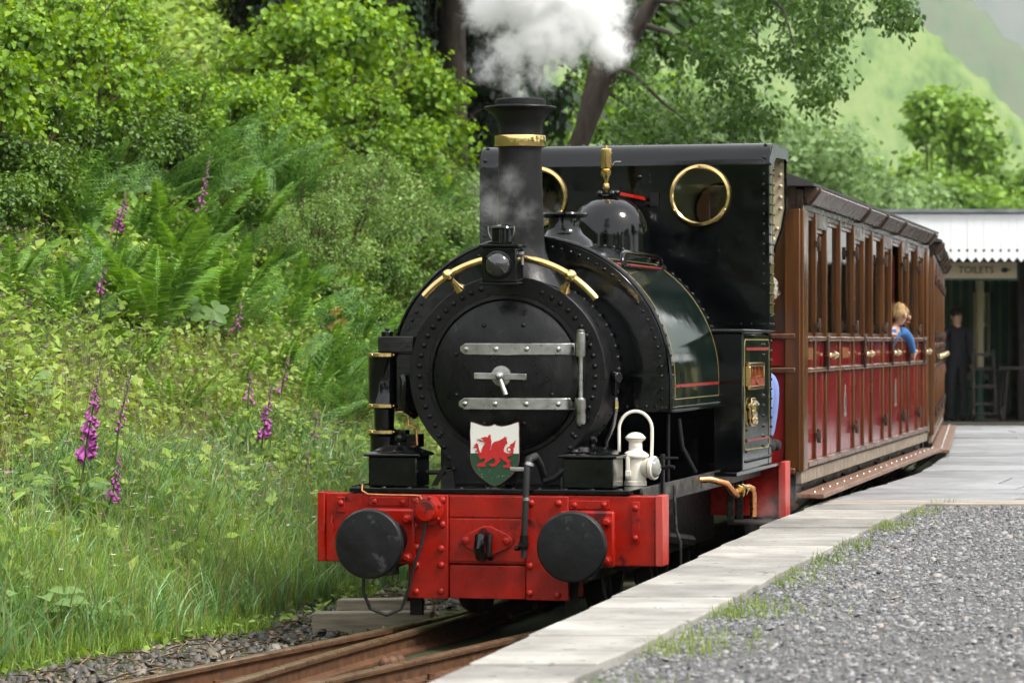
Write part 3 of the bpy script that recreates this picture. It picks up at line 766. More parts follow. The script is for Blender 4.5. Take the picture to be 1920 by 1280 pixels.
    B('safety_valve', MB().lathe([(0.012, 2.22), (0.012, 2.262), (0.019, 2.268), (0.022, 2.285), (0.019, 2.302), (0.010, 2.308), (0.012, 2.32), (0.022, 2.345), (0.031, 2.365), (0.032, 2.378), (0.020, 2.382), (0.030, 2.392), (0.033, 2.398), (0.033, 2.500), (0.026, 2.506), (0.010, 2.508), (0.009, 2.525), (0.001, 2.526)], (x, 2.95, 0), (0, 0, 1), 24), 'brass', dm)
    B('valve_base', MB().ball((-0.05, 2.93, 2.245), 0.02, 10, 8).ball((0.02, 2.93, 2.245), 0.022, 10, 8).cyl((-0.07, 2.93, 2.235), (0.05, 2.93, 2.235), 0.010, n=8).cyl((x, 2.95, 2.2), (x, 2.95, 2.26), 0.02, n=10).ball((0.05, 2.93, 2.25), 0.018, 8, 6), 'black', dm)
    B('whistle_lever', MB().tube([(x+0.035, 2.95, 2.41), (x+0.05, 2.95, 2.43), (x+0.085, 2.95, 2.43)], 0.004, 6), 'steel', dm)
    B('regulator_rod', MB().prism([(0.03, 2.256), (0.05, 2.260), (0.15, 2.240), (0.16, 2.234), (0.16, 2.218), (0.05, 2.242), (0.03, 2.245)], lambda a, b, w: (a, 2.95+w+a*1.5, b), 0, 0.02), 'red', dm)
    # ---- cab
    ct, cb, cx, y0, y1 = 2.557, 1.47, 0.862, 3.35, 4.10
    def cab_section(r=0.13, n=10):          # rolled front edge of the roof
        return [(y0 + r - r*math.cos(R(90)*k/n), ct - r + r*math.sin(R(90)*k/n)) for k in range(n+1)]
    def front_fn():
        # front sheet with two round windows cut through it
        bm = bmesh.new()
        outer = [bm.verts.new((x, y0, z)) for x, z in [(-cx, 0.69), (cx, 0.69), (cx, ct-0.13), (-cx, ct-0.13)]]
        eds = [bm.edges.new((outer[i], outer[(i+1) % 4])) for i in range(4)]
        for wx in (-0.512, 0.460):
            vs = [bm.verts.new((wx+0.165*math.cos(2*math.pi*i/40), y0, 2.249+0.165*math.sin(2*math.pi*i/40))) for i in range(40)]
            eds += [bm.edges.new((vs[i], vs[(i+1) % 40])) for i in range(40)]
        bmesh.ops.triangle_fill(bm, edges=eds, use_beauty=True)
        for f in list(bm.faces):
            c = f.calc_center_median()
            if any(math.hypot(c.x-wx, c.z-2.249) < 0.15 for wx in (-0.512, 0.460)): bm.faces.remove(f)
        bmesh.ops.recalc_face_normals(bm, faces=bm.faces)
        me = bpy.data.meshes.new('cab_front'); bm.to_mesh(me); bm.free(); me.materials.append(M['black'])
        o = link('cab_front', me, rt)
        s = o.modifiers.new('thick', 'SOLIDIFY'); s.thickness = 0.008; s.offset = 0
        return o
    cab = front_fn()
    sec = cab_section()
    prof = sec + [(y1+0.02, ct+0.001), (y1+0.02, ct-0.012)] + [(y, z-0.010 if k > 4 else z) for k, (y, z) in reversed(list(enumerate([(a+0.010, b) for a, b in sec])))]
    B('cab_roof', MB().prism(prof, lambda a, b, w: (w, a, b), -cx-0.004, cx+0.004), 'black', cab, smooth=25)
    for sx in (-1, 1):
        xs = sorted((sx*(cx-0.004), sx*(cx+0.004)))
        side = [(y0+0.002, cb), (y0+0.21, cb), (y0+0.17, 1.62), (y0+0.155, 1.9), (y0+0.155, 2.36), (y0+0.18, 2.44), (y0+0.26, 2.48), (y1-0.1, 2.49), (y1, 2.47), (y1+0.01, ct-0.012), (y0+0.13, ct-0.012), (y0+0.02, ct-0.09), (y0+0.004, ct-0.13)]
        B('cab_side', MB().prism(side, lambda a, b, w: (w, a, b), xs[0], xs[1]), 'green', cab)
        xl = sx*(cx+0.0045)
        loop = [(xl, y0+0.05, 1.55), (xl, y0+0.13, 1.55), (xl, y0+0.125, 1.9), (xl, y0+0.125, 2.36), (xl, y0+0.10, 2.42), (xl, y0+0.05, 2.42), (xl, y0+0.05, 1.55)]
        B('lining', MB().tube(loop, 0.0022, 5), 'yellow', cab)
    # rear weatherboard, cream inside, cut away in a curve low down
    rear = [(-cx+0.01, ct-0.02), (cx-0.01, ct-0.02), (cx-0.008, 2.20), (cx-0.03, 2.08), (cx-0.075, 1.95), (cx-0.15, 1.80), (cx-0.22, 1.72), (-cx+0.22, 1.72), (-cx+0.15, 1.80), (-cx+0.075, 1.95), (-cx+0.03, 2.08), (-cx+0.008, 2.20)]
    bm = bmesh.new()
    vs = [bm.verts.new((x, y1-0.02, z)) for x, z in rear]; eds = [bm.edges.new((vs[i], vs[(i+1) % len(vs)])) for i in range(len(vs))]
    for wx in (-0.46, 0.46):
        ws = [bm.verts.new((wx+0.15*math.cos(2*math.pi*i/32), y1-0.02, 2.20+0.15*math.sin(2*math.pi*i/32))) for i in range(32)]
        eds += [bm.edges.new((ws[i], ws[(i+1) % 32])) for i in range(32)]
    bmesh.ops.triangle_fill(bm, edges=eds, use_beauty=True)
    for f in list(bm.faces):
        c = f.calc_center_median()
        if any(math.hypot(c.x-wx, c.z-2.20) < 0.135 for wx in (-0.46, 0.46)): bm.faces.remove(f)
    me = bpy.data.meshes.new('cab_rear'); bm.to_mesh(me); bm.free(); me.materials.append(M['cream'])
    o = link('cab_rear', me, cab); s = o.modifiers.new('thick', 'SOLIDIFY'); s.thickness = 0.008
    B('cab_rear_edge', MB().tube([(x, y1-0.02, z) for x, z in rear[1:-1]], 0.009, 6), 'black', cab)
    rv = MB()
    for (x0, z0), (x1, z1) in zip(rear[1:6], rear[2:7]):
        nseg = max(1, int(math.hypot(x1-x0, z1-z0)/0.062))
        for k in range(nseg):
            t = k/nseg; rv.dome((x0+(x1-x0)*t-0.03, y1-0.024, z0+(z1-z0)*t), FRONT, 0.013, 0.011)
    tag(B('rivets', rv, 'cream', cab), kind='stuff')
    for wx, wz in ((-0.512, 2.249), (0.460, 2.249)):
        w = B('round_window', MB().lathe([(0.158, 0.0), (0.155, 0.020), (0.163, 0.028), (0.176, 0.026), (0.185, 0.014), (0.186, 0.0)], (wx, y0-0.004, wz), FRONT, 56, False, False), 'brass', cab)
        B('pane', MB().cyl((wx, y0-0.012, wz), (wx, y0-0.009, wz), 0.157, n=40), 'glass', w, smooth=0)
        for k in range(3):
            a = R(90+120*k); B('stud', MB().dome((wx+0.172*math.cos(a), y0-0.030, wz+0.172*math.sin(a)), FRONT, 0.008, 0.008), 'brass', w)
    for wx in (-0.46, 0.46):
        B('rear_window', MB().lathe([(0.142, 0.0), (0.145, 0.015), (0.16, 0.012), (0.165, 0.0)], (wx, y1-0.024, 2.20), FRONT, 40, False, False), 'brass', cab)
    rv = MB()
    for k in range(17):
        z = 1.50 + k*0.058
        for sx in (-1, 1):
            rv.dome((sx*(cx-0.03), y0-0.004, z), FRONT, 0.0095, 0.009)
            rv.dome((sx*(cx+0.004), y0+0.025, z), (sx, 0, 0), 0.0095, 0.009)
            rv.dome((sx*(cx+0.004), y0+0.145, z if z < 2.4 else 2.4), (sx, 0, 0), 0.0085, 0.009)
    for sx in (-1, 1):
        for k in (2, 7):
            y, z = sec[k]; a = R(90*k/10); rv.dome((sx*(cx-0.03), y, z), (0, -math.cos(a), math.sin(a)), 0.0125, 0.011)
    for k in range(19): rv.dome((-0.80+k*0.088, y0+0.16, ct), (0, 0, 1), 0.011, 0.011)
    for x, z in ((-0.13, 2.37), (0.16, 2.37), (0.16, 2.33), (0.28, 1.93), (0.57, 1.93), (0.70, 1.50), (0.76, 1.50), (0.82, 1.50), (0.64, 1.50)): rv.dome((x, y0-0.004, z), FRONT, 0.0085, 0.009)
    rv.dome((0.10, y0-0.004, 2.36), FRONT, 0.016, 0.014)
    tag(B('rivets', rv, 'black', cab), kind='stuff')
    B('cab_slot', MB().box(0.165, 0.215, y0-0.02, y0-0.004, 2.19, 2.27), 'soot', cab)
    # side boxes (tanks) in front of the cab opening
    for sx in (-1, 1):
        xs = sorted((sx*0.70, sx*0.860))
        bx = B('side_tank', MB().box(xs[0], xs[1], 2.40, 3.47, 0.685, 1.445), 'green', bevel=0.010)
        xt = sorted((sx*0.68, sx*0.872))
        B('tank_lid', MB().box(xt[0], xt[1], 2.38, 3.49, 1.446, 1.468), 'black', bx, bevel=0.006)
        B('tank_face', MB().box(xs[0]+0.004, xs[1]-0.004, 2.392, 2.399, 0.69, 1.44), 'black', bx)
        rv = MB(); X = sx*0.860
        for k in range(26): rv.dome((sx*0.873, 2.40+k*0.042, 1.457), (sx, 0, 0), 0.009, 0.009, 6)
        for k in range(8): rv.dome((sx*(0.70+0.022*k), 2.379, 1.457), FRONT, 0.009, 0.009, 6)
        for k in range(11): rv.dome((X, 3.15, 0.80+k*0.058), (sx, 0, 0), 0.011, 0.011)
        for k in range(13): rv.dome((X, 3.445, 0.74+k*0.055), (sx, 0, 0), 0.009, 0.009)
        for k in range(16): rv.dome((X, 2.50+k*0.058, 0.735), (sx, 0, 0), 0.010, 0.010)
        for z in (0.79, 0.85, 0.91, 0.935): rv.dome((X, 2.52, z), (sx, 0, 0), 0.010, 0.010)
        tag(B('rivets', rv, 'black', bx), kind='stuff')
        lp = [(X, 2.48, 0.80), (X, 2.46, 0.84), (X, 2.46, 1.38), (X, 2.49, 1.41), (X, 3.33, 1.41), (X, 3.36, 1.38), (X, 3.36, 0.82), (X, 3.33, 0.79), (X, 2.48, 0.80)]
        B('lining', MB().tube(lp, 0.0038, 5), 'yellow', bx)
        B('lining', MB().box(*sorted((X, X+sx*0.003)), 2.52, 3.33, 1.350, 1.366), 'redline', bx)
        B('lining', MB().box(*sorted((X, X+sx*0.003)), 2.52, 3.33, 0.842, 0.852), 'redline', bx)
    # nameplate and works crest on the near side
    npl = B('nameplate', MB().box(0.861, 0.882, 2.50, 3.00, 1.140, 1.275), 'plate', bevel=0.004)
    B('nameplate_rim', MB().box(0.875, 0.890, 2.485, 3.015, 1.262, 1.282).box(0.875, 0.890, 2.485, 3.015, 1.133, 1.152).box(0.862, 0.890, 2.485, 2.505, 1.152, 1.262).box(0.862, 0.890, 2.995, 3.015, 1.152, 1.262), 'brass', npl, bevel=0.002)
    def text(body, size, loc, rot, mat, parent, depth=0.004, name='lettering', align='CENTER', sx=1.0):
        cu = bpy.data.curves.new(name, 'FONT'); cu.body = body; cu.size = size; cu.extrude = depth; cu.align_x = align; cu.align_y = 'CENTER'
        tmp = bpy.data.objects.new(name, cu); COL.objects.link(tmp)
        bpy.context.view_layer.update()
        me = bpy.data.meshes.new_from_object(tmp.evaluated_get(bpy.context.evaluated_depsgraph_get()))
        bpy.data.objects.remove(tmp)
        me.materials.clear(); me.materials.append(mat)
        o = link(name, me, parent, loc); o.rotation_euler = rot; o.scale = (sx, 1, 1)
        return o
    globals()['text_mesh'] = text
    text('TALYLLYN', 0.095, (0.884, 2.75, 1.222), (R(90), 0, R(90)), M['brass'], npl, sx=0.98)
    text('No. 1', 0.035, (0.884, 2.75, 1.168), (R(90), 0, R(90)), M['brass'], npl, sx=1.6)
    cr = MB().prism([(0, 1.0), (0.07, 1.0), (0.09, 1.03), (0.25, 1.03), (0.27, 1.0), (0.34, 1.0), (0.34, 0.975), (0.31, 0.96), (0.30, 0.90), (0.23, 0.87), (0.11, 0.87), (0.04, 0.90), (0.03, 0.96), (0, 0.975)], lambda a, b, w: (0.861+w, 2.55+a, b+0.055), 0, 0.014)
    cb_ = B('crest_plate', cr, 'brass', bevel=0.003)
    B('crest_relief', MB().ball((0.878, 2.72, 1.01), (0.010, 0.09, 0.05)).ball((0.88, 2.67, 0.96), (0.008, 0.05, 0.02)).ball((0.88, 2.77, 0.955), (0.008, 0.05, 0.02)).tube([(0.879, 2.60, 1.045), (0.882, 2.72, 1.065), (0.879, 2.84, 1.045)], 0.008), 'brass', cb_)
    # cab floor, rear beam, step, pipes
    B('cab_floor', MB().box(-0.70, 0.70, 3.35, 4.15, 0.70, 0.74), 'under')
    B('rear_tank', MB().box(-0.70, 0.70, 3.98, 4.10, 0.74, 1.30), 'black')
    B('backhead', MB().lathe([(0.46, 0), (0.46, 0.05), (0.40, 0.06)], (0, 3.36, 1.30), (0, 1, 0), 32).box(-0.35, 0.35, 3.36, 3.45, 0.74, 1.3), 'soot')
    B('rear_beam', MB().box(-0.84, 0.84, 3.88, 4.02, 0.36, 0.662), 'red', bevel=0.004)
    B('rear_beam_end', MB().box(0.841, 0.886, 3.86, 4.05, 0.345, 0.685), 'rededge', bevel=0.004)
    B('cab_step', MB().box(0.60, 0.86, 3.45, 3.80, 0.33, 0.345).box(0.60, 0.64, 3.45, 3.47, 0.345, 0.66).box(0.60, 0.64, 3.78, 3.80, 0.345, 0.66), 'worn', bevel=0.003)
    B('injector_pipe', MB().tube([(0.62, 1.7, 0.66), (0.78, 1.8, 0.665), (0.86, 1.86, 0.64), (0.89, 1.9, 0.59), (0.90, 1.95, 0.575)], 0.018, 10), 'copper')
    B('overflow_pipe', MB().tube([(0.90, 2.08, 0.60), (0.94, 2.12, 0.61), (0.955, 2.14, 0.60), (0.958, 2.15, 0.57), (0.958, 2.15, 0.45)], 0.019, 10), 'copper')
    B('injector', MB().cyl((0.89, 1.93, 0.59), (0.93, 2.10, 0.605), 0.022, n=10).cyl((0.905, 1.97, 0.592), (0.908, 1.985, 0.594), 0.036, n=8).cyl((0.915, 2.03, 0.598), (0.918, 2.045, 0.60), 0.034, n=8), 'brass')
    B('side_rod', MB().tube([(0.74, 0.95, 0.67), (0.75, 0.95, 0.45), (0.77, 0.97, 0.38), (0.77, 0.97, 0.12)], 0.008, 6), 'worn')
    B('tank_stay', MB().cyl((0.70, 1.0, 0.60), (0.70, 1.0, 1.03), 0.010, n=6), 'under')
    B('feed_pipe', MB().tube([(0.70, 1.3, 1.0), (0.72, 1.3, 0.85), (0.78, 1.35, 0.72)], 0.012), 'under')
    B('lamp_iron', MB().box(0.735, 0.75, 0.60, 0.64, 0.62, 0.84).cyl((0.70, 0.62, 0.82), (0.82, 0.62, 0.82), 0.008, n=6).tube([(0.74, 0.60, 0.77), (0.79, 0.58, 0.78), (0.81, 0.58, 0.775)], 0.010), 'under')
    # ---- sand boxes with pyramid lids
    for x0, x1 in ((-0.640, -0.382), (0.338, 0.600)):
        xm = (x0+x1)/2; y0s, y1s = 0.10, 0.36
        sb = B('sand_box', MB().box(x0+0.006, x1-0.006, y0s+0.006, y1s-0.006, 0.688, 0.835), 'black', bevel=0.006)
        lid = MB(); rings = []
        for e, z in ((0.012, 0.835), (0.014, 0.846), (0.006, 0.850), (-0.03, 0.865), (-0.068, 0.886), (-0.085, 0.890)):
            rings.append([(x0-e, y0s-e, z), (x1+e, y0s-e, z), (x1+e, y1s+e, z), (x0-e, y1s+e, z)])
        lid.loops(rings)
        lo = B('sand_box_lid', lid, 'black', sb, smooth=20, bevel=0.003)
        B('lid_knob', MB().lathe([(0.012, 0.885), (0.009, 0.900), (0.018, 0.910), (0.021, 0.922), (0.016, 0.936), (0.004, 0.941)], (xm, (y0s+y1s)/2, 0), (0, 0, 1), 16), 'black', lo)
    B('sand_gear', MB().cyl((-0.37, 0.22, 0.755), (-0.27, 0.22, 0.755), 0.012, n=8).prism([(0, 0), (0.05, 0.09), (0.03, 0.10), (-0.03, 0)], lambda a, b, w: (-0.31+a, 0.20+w, 0.69+b), 0, 0.015), 'under')
    # ---- air pump on the far side
    px_, py_ = -0.668, 0.52
    pu = B('air_pump', MB().lathe([(0.070, 1.345), (0.083, 1.338), (0.083, 1.325), (0.080, 1.32), (0.080, 1.085), (0.083, 1.08), (0.083, 1.065), (0.052, 1.058), (0.050, 0.96), (0.083, 0.950), (0.083, 0.935), (0.070, 0.92), (0.068, 0.69)], (px_, py_, 0), (0, 0, 1), 32), 'black')
    for z0 in (1.322, 1.066, 0.935):
        b = B('brass_band', MB().lathe([(0.0835, z0), (0.0865, z0+0.002), (0.0865, z0+0.018), (0.0835, z0+0.020)], (px_, py_, 0), (0, 0, 1), 32, False, False), 'brass', pu)
        for a in (-120, -40): B('screw', MB().dome((px_+0.0865*math.cos(R(a)), py_+0.0865*math.sin(R(a)), z0+0.01), (math.cos(R(a)), math.sin(R(a)), 0), 0.006), 'brass', b)
    B('pump_head', MB().cyl((-0.652, py_, 1.345), (-0.652, py_, 1.452), 0.030, n=16).box(-0.685, -0.50, py_-0.06, py_+0.06, 1.345, 1.425).cyl((-0.652, py_, 1.45), (-0.652, py_, 1.468), 0.012, n=8), 'black', pu, bevel=0.005)
    B('pump_bracket', MB().box(-0.60, -0.47, py_-0.03, py_+0.10, 1.05, 1.34), 'black', pu, bevel=0.006)
    B('pump_pipe', MB().tube([(-0.545, 0.44, 1.22), (-0.535, 0.42, 1.20), (-0.54, 0.42, 1.12), (-0.53, 0.44, 1.06), (-0.50, 0.50, 1.03)], [0.022, 0.022, 0.018, 0.022, 0.022], 12), 'black', pu)
    B('pump_drain', MB().tube([(-0.58, 0.46, 1.045), (-0.53, 0.46, 1.045), (-0.525, 0.46, 0.98), (-0.485, 0.46, 0.965), (-0.48, 0.46, 0.88)], 0.005, 6), 'copper', pu)
    B('pump_valve', MB().box(-0.585, -0.545, 0.48, 0.56, 0.90, 0.955).box(-0.545, -0.475, 0.48, 0.58, 0.87, 0.935).box(-0.60, -0.50, 0.50, 0.60, 0.69, 0.90), 'black', pu, bevel=0.004)
    return rt
LOCO = loco()

# ------------------------------------------------------------------ the lamps and the shield carried by the engine
def loco_point(x, y, z):
    return LOCO_O + Vector((x*math.cos(LOCO_YAW)+y*math.sin(LOCO_YAW), -x*math.sin(LOCO_YAW)+y*math.cos(LOCO_YAW), z))
def head_lamp():
    rt = empty('head_lamp', loco_point(0.018, 0.22, 1.675), -LOCO_YAW)
    tag(rt, 'black square oil lamp with dark round lens in front of the chimney', 'lamp')
    F = (0, -1, 0)
    b = MB().box(-0.088, 0.088, -0.075, 0.075, 0.012, 0.185).build('lamp_body', M['black'], rt, bevel=0.008)
    MB().box(-0.096, 0.096, -0.083, 0.083, 0.0, 0.012).build('base_rim', M['black'], b, bevel=0.002)
    MB().box(-0.098, 0.098, -0.085, 0.085, 0.186, 0.198).build('top_rim', M['black'], b, bevel=0.002)
    MB().box(-0.06, 0.06, -0.05, 0.05, 0.198, 0.212).lathe([(0.055, 0.21), (0.055, 0.275), (0.064, 0.280), (0.060, 0.288), (0.03, 0.298), (0.001, 0.302)], (0, 0, 0), (0, 0, 1), 28).build('chimney_cap', M['black'], rt)
    MB().lathe([(0.072, 0), (0.070, 0.010), (0.062, 0.012)], (-0.005, -0.075, 0.098), F, 36, False, False).build('lens_rim', M['black'], b)
    MB().lathe([(0.063*math.cos(t), 0.043*math.sin(t)) for t in np.linspace(0, 1.55, 10)], (-0.005, -0.075, 0.098), F, 36).build('lens', M['lensblack'], b)
    MB().tube([(0.066*math.cos(a)-0.002, -0.02, 0.278+0.075*math.sin(a)) for a in np.linspace(0.15, -math.pi-0.15, 22)], 0.003, 6).build('bail_handle', M['steel'], rt)
    MB().box(-0.02, 0.02, 0.075, 0.20, 0.02, 0.10).build('lamp_bracket', M['smoke'], rt)
    MB().cyl((0.09, -0.02, 0.15), (0.112, -0.02, 0.15), 0.014, n=8).cyl((0.104, -0.02, 0.10), (0.104, -0.02, 0.165), 0.008, n=6).build('side_catch', M['steel'], b)
head_lamp()
def side_lamp():
    rt = empty('side_lamp', loco_point(0.628, 0.50, 0.688), -LOCO_YAW+R(8))
    tag(rt, 'cream white oil lamp with tall hoop handle on the running plate', 'lamp')
    W = M['lampwhite']
    b = MB().lathe([(0.056, 0.0), (0.056, 0.02), (0.052, 0.024), (0.050, 0.13), (0.066, 0.142), (0.067, 0.150), (0.058, 0.160), (0.036, 0.172), (0.034, 0.18), (0.032, 0.215), (0.048, 0.228), (0.049, 0.231)], (0, 0, 0), (0, 0, 1), 32).build('lamp_body', W, rt)
    MB().lathe([(0.049, 0.233), (0.052, 0.236), (0.035, 0.254), (0.018, 0.262), (0.001, 0.264)], (0, 0, 0), (0, 0, 1), 28).build('chimney_cap', W, b)
    MB().tube([(-0.080, 0, 0.12), (-0.082, 0, 0.24)] + [(0.0+0.082*math.cos(a), 0, 0.275+0.092*math.sin(a)) for a in np.linspace(math.pi-0.1, 0.1, 16)] + [(0.082, 0, 0.24), (0.080, 0, 0.14)], 0.0085, 10).build('hoop_handle', W, rt)
    d = Vector((0.93, -0.37, 0)).normalized(); o = Vector((0.03, -0.01, 0.088))
    l = MB().lathe([(0.03, 0.0), (0.048, 0.028), (0.053, 0.052), (0.058, 0.054), (0.059, 0.072), (0.054, 0.078), (0.048, 0.074)], o, d, 32, True, False).build('lens_tube', W, rt)
    MB().lathe([(0.050, 0.070), (0.044, 0.085), (0.025, 0.097), (0.001, 0.101)], o, d, 28).build('lens', M['lens'], l)
    MB().lathe([(0.0535, 0.048), (0.0545, 0.0535)], o, d, 32, False, False).build('rim_line', M['copper'], l)
    MB().box(-0.044, -0.024, -0.060, -0.046, 0.035, 0.17).build('fixing_strap', W, b, bevel=0.003)
    MB().box(-0.048, -0.020, -0.064, -0.046, 0.045, 0.075).build('strap_clip', W, b, bevel=0.003)
    MB().ball((0, -0.033, 0.198), (0.016, 0.003, 0.011)).build('number_boss', W, b)
side_lamp()

def shield():
    c = loco_point(-0.032, 0.262, 0.69)
    rt = empty('shield_plaque', c, -LOCO_YAW)
    tag(rt, 'white and green shield with red dragon propped below the smokebox door', 'plaque')
    k = 0.000292
    P = lambda zx, zy: ((zx-607)*k, (1180-zy)*k)
    m, n, l, b, o = nodes_of('shield_paint')
    tc = n.new('ShaderNodeTexCoord'); sp = n.new('ShaderNodeSeparateXYZ'); l.new(tc.outputs['Object'], sp.inputs[0])
    gt = n.new('ShaderNodeMath'); gt.operation = 'GREATER_THAN'; gt.inputs[1].default_value = (1180-634)*k; l.new(sp.outputs['Z'], gt.inputs[0])
    mx = n.new('ShaderNodeMixRGB'); mx.inputs[1].default_value = (0.012, 0.055, 0.022, 1); mx.inputs[2].default_value = (0.70, 0.70, 0.64, 1); l.new(gt.outputs[0], mx.inputs[0])
    t = noise(n, l, 55, 5, 0.6); rr = ramp(n, l, t.outputs['Fac'], [(0.60, (0, 0, 0)), (0.64, (1, 1, 1))])
    lt = n.new('ShaderNodeMapRange'); lt.inputs[1].default_value = 0.05; lt.inputs[2].default_value = 0.11; lt.inputs[3].default_value = 1.0; lt.inputs[4].default_value = 0.0
    l.new(sp.outputs['Z'], lt.inputs[0])
    ml = n.new('ShaderNodeMath'); ml.operation = 'MULTIPLY'; l.new(rr.outputs[0], ml.inputs[0]); l.new(lt.outputs[0], ml.inputs[1])
    m2 = n.new('ShaderNodeMixRGB'); m2.inputs[2].default_value = (0.26, 0.25, 0.19, 1); l.new(ml.outputs[0], m2.inputs[0]); l.new(mx.outputs[0], m2.inputs[1])
    l.new(m2.outputs[0], b.inputs['Base Color']); b.inputs['Roughness'].default_value = 0.4
    out = [(190, 108), (235, 118), (330, 150), (420, 178), (500, 180), (560, 168), (605, 145), (650, 168), (720, 180), (800, 172), (900, 145), (985, 115), (1022, 108), (1028, 200), (1024, 300), (1030, 480), (1028, 700), (1015, 790), (985, 870), (940, 945), (870, 1020), (780, 1090), (700, 1145), (620, 1180), (590, 1180), (520, 1145), (430, 1085), (340, 1015), (270, 940), (220, 860), (195, 780), (186, 690), (190, 480), (180, 280), (188, 190)]
    pl = MB().prism([P(*p) for p in out], lambda a, b, w: (a, w, b), 0.0, 0.006).build('shield_plate', m, rt, smooth=0)
    MB().tube([(P(*p)[0], 0.003, P(*p)[1]) for p in out + out[:1]], 0.0035, 6).build('shield_edge', pm('chipped_edge', (0.10, 0.035, 0.025), 0.6, var=0.5, scale=60), pl)
    dr = [(510,318),(540,322),(537,372),(548,405),(555,440),(545,470),(548,500),(535,560),(515,578),(545,570),(565,480),(600,440),(690,415),(760,375),(790,340),(798,372),(825,355),(812,400),(832,465),(795,490),(772,540),(765,590),(790,618),(840,635),(890,620),(905,595),(870,612),(830,598),(815,565),(830,530),(865,515),(895,522),(865,498),(880,480),(930,455),(978,400),(960,470),(950,548),(925,525),(938,570),(930,630),(900,665),(840,685),(815,700),(850,735),(895,755),(865,790),(880,835),(915,860),(890,875),(760,870),(755,845),(790,825),(825,820),(815,780),(760,745),(715,700),(690,720),(720,770),(680,790),(620,850),(560,860),(520,835),(510,810),(560,815),(610,790),(625,760),(600,720),(600,700),(540,740),(480,770),(445,800),(440,830),(455,855),(310,862),(300,830),(320,800),(400,800),(430,770),(450,720),(400,720),(355,740),(330,680),(322,630),(320,600),(280,615),(270,600),(300,585),(305,560),(290,540),(240,540),(245,520),(285,515),(250,490),(275,480),(290,460),(320,480),(330,540),(345,590),(355,620),(372,620),(385,560),(410,510),(440,470),(455,440),(420,465),(415,440),(450,432),(350,430),(330,410),(305,385),(350,402),(380,415),(415,420),(400,395),(365,375),(440,355),(465,355),(485,365)]
    MB().prism([P(*p) for p in dr], lambda a, b, w: (a, -w, b), 0.0005, 0.003).build('dragon_emblem', pm('red_emblem_paint', (0.45, 0.012, 0.012), 0.45, var=0.15, scale=60), pl, smooth=0)
    MB().prism([(P(860, 568)[0]+0.007*math.cos(a), P(860, 568)[1]+0.007*math.sin(a)) for a in np.linspace(0, 6.28, 13)[:-1]], lambda a, b, w: (a, -w, b), 0.0035, 0.005).build('emblem_dot', M['lampwhite'], pl, smooth=0)
    MB().box(-0.05, 0.05, 0.007, 0.12, -0.004, 0.02).box(-0.07, 0.07, 0.0, 0.11, -0.008, -0.004).box(-0.06, 0.06, 0.007, 0.04, 0.02, 0.10).build('shield_stand', M['black'], rt, bevel=0.002)
shield()
# ------------------------------------------------------------------ platform
M['slab'] = pm('pale_concrete_slab', (0.27, 0.255, 0.23), 0.75, var=0.25, scale=4, c2=(0.40, 0.38, 0.345), wear=(0.12, 0.105, 0.085), wear_at=0.60, wear_scale=16, bump=0.12, bscale=60)
M['slate'] = pm('smooth_slate_paving', (0.24, 0.245, 0.25), 0.5, var=0.2, scale=2.5, c2=(0.33, 0.335, 0.34), bump=0.08, bscale=30)
M['asphalt'] = pm('grey_forecourt', (0.16, 0.16, 0.155), 0.8, var=0.25, scale=3, c2=(0.24, 0.235, 0.225), bump=0.15, bscale=80)
M['plank'] = pm('pale_crossing_timber', (0.34, 0.29, 0.24), 0.75, var=0.3, scale=5, c2=(0.46, 0.41, 0.35), stretch=(0.6, 6, 6), bump=0.15)
M['wallstone'] = pm('dark_platform_wall', (0.05, 0.047, 0.043), 0.9, var=0.4, scale=9, bump=0.3)
def own_tone(m, amt=0.22):
    n, l = m.node_tree.nodes, m.node_tree.links; b = n['Principled BSDF']; src = b.inputs['Base Color'].links[0].from_socket
    oi = n.new('ShaderNodeObjectInfo'); mr = n.new('ShaderNodeMapRange'); mr.inputs[3].default_value = 1-amt; mr.inputs[4].default_value = 1+amt*0.6
    hs = n.new('ShaderNodeHueSaturation'); l.new(oi.outputs['Random'], mr.inputs[0]); l.new(mr.outputs[0], hs.inputs['Value']); l.new(src, hs.inputs['Color']); l.new(hs.outputs[0], b.inputs['Base Color'])
for _k in ('slab', 'slate', 'plank'): own_tone(M[_k], 0.34)
M['gravelbed'] = pm('packed_slate_dust', (0.08, 0.079, 0.077), 0.9, var=0.5, scale=40, c2=(0.17, 0.167, 0.162), bump=0.5, bscale=120)
def slab_w(Y): return float(np.interp(Y, [9.4, 11.4, 16.2, 19.7], [0.40, 0.46, 0.56, 0.66]))
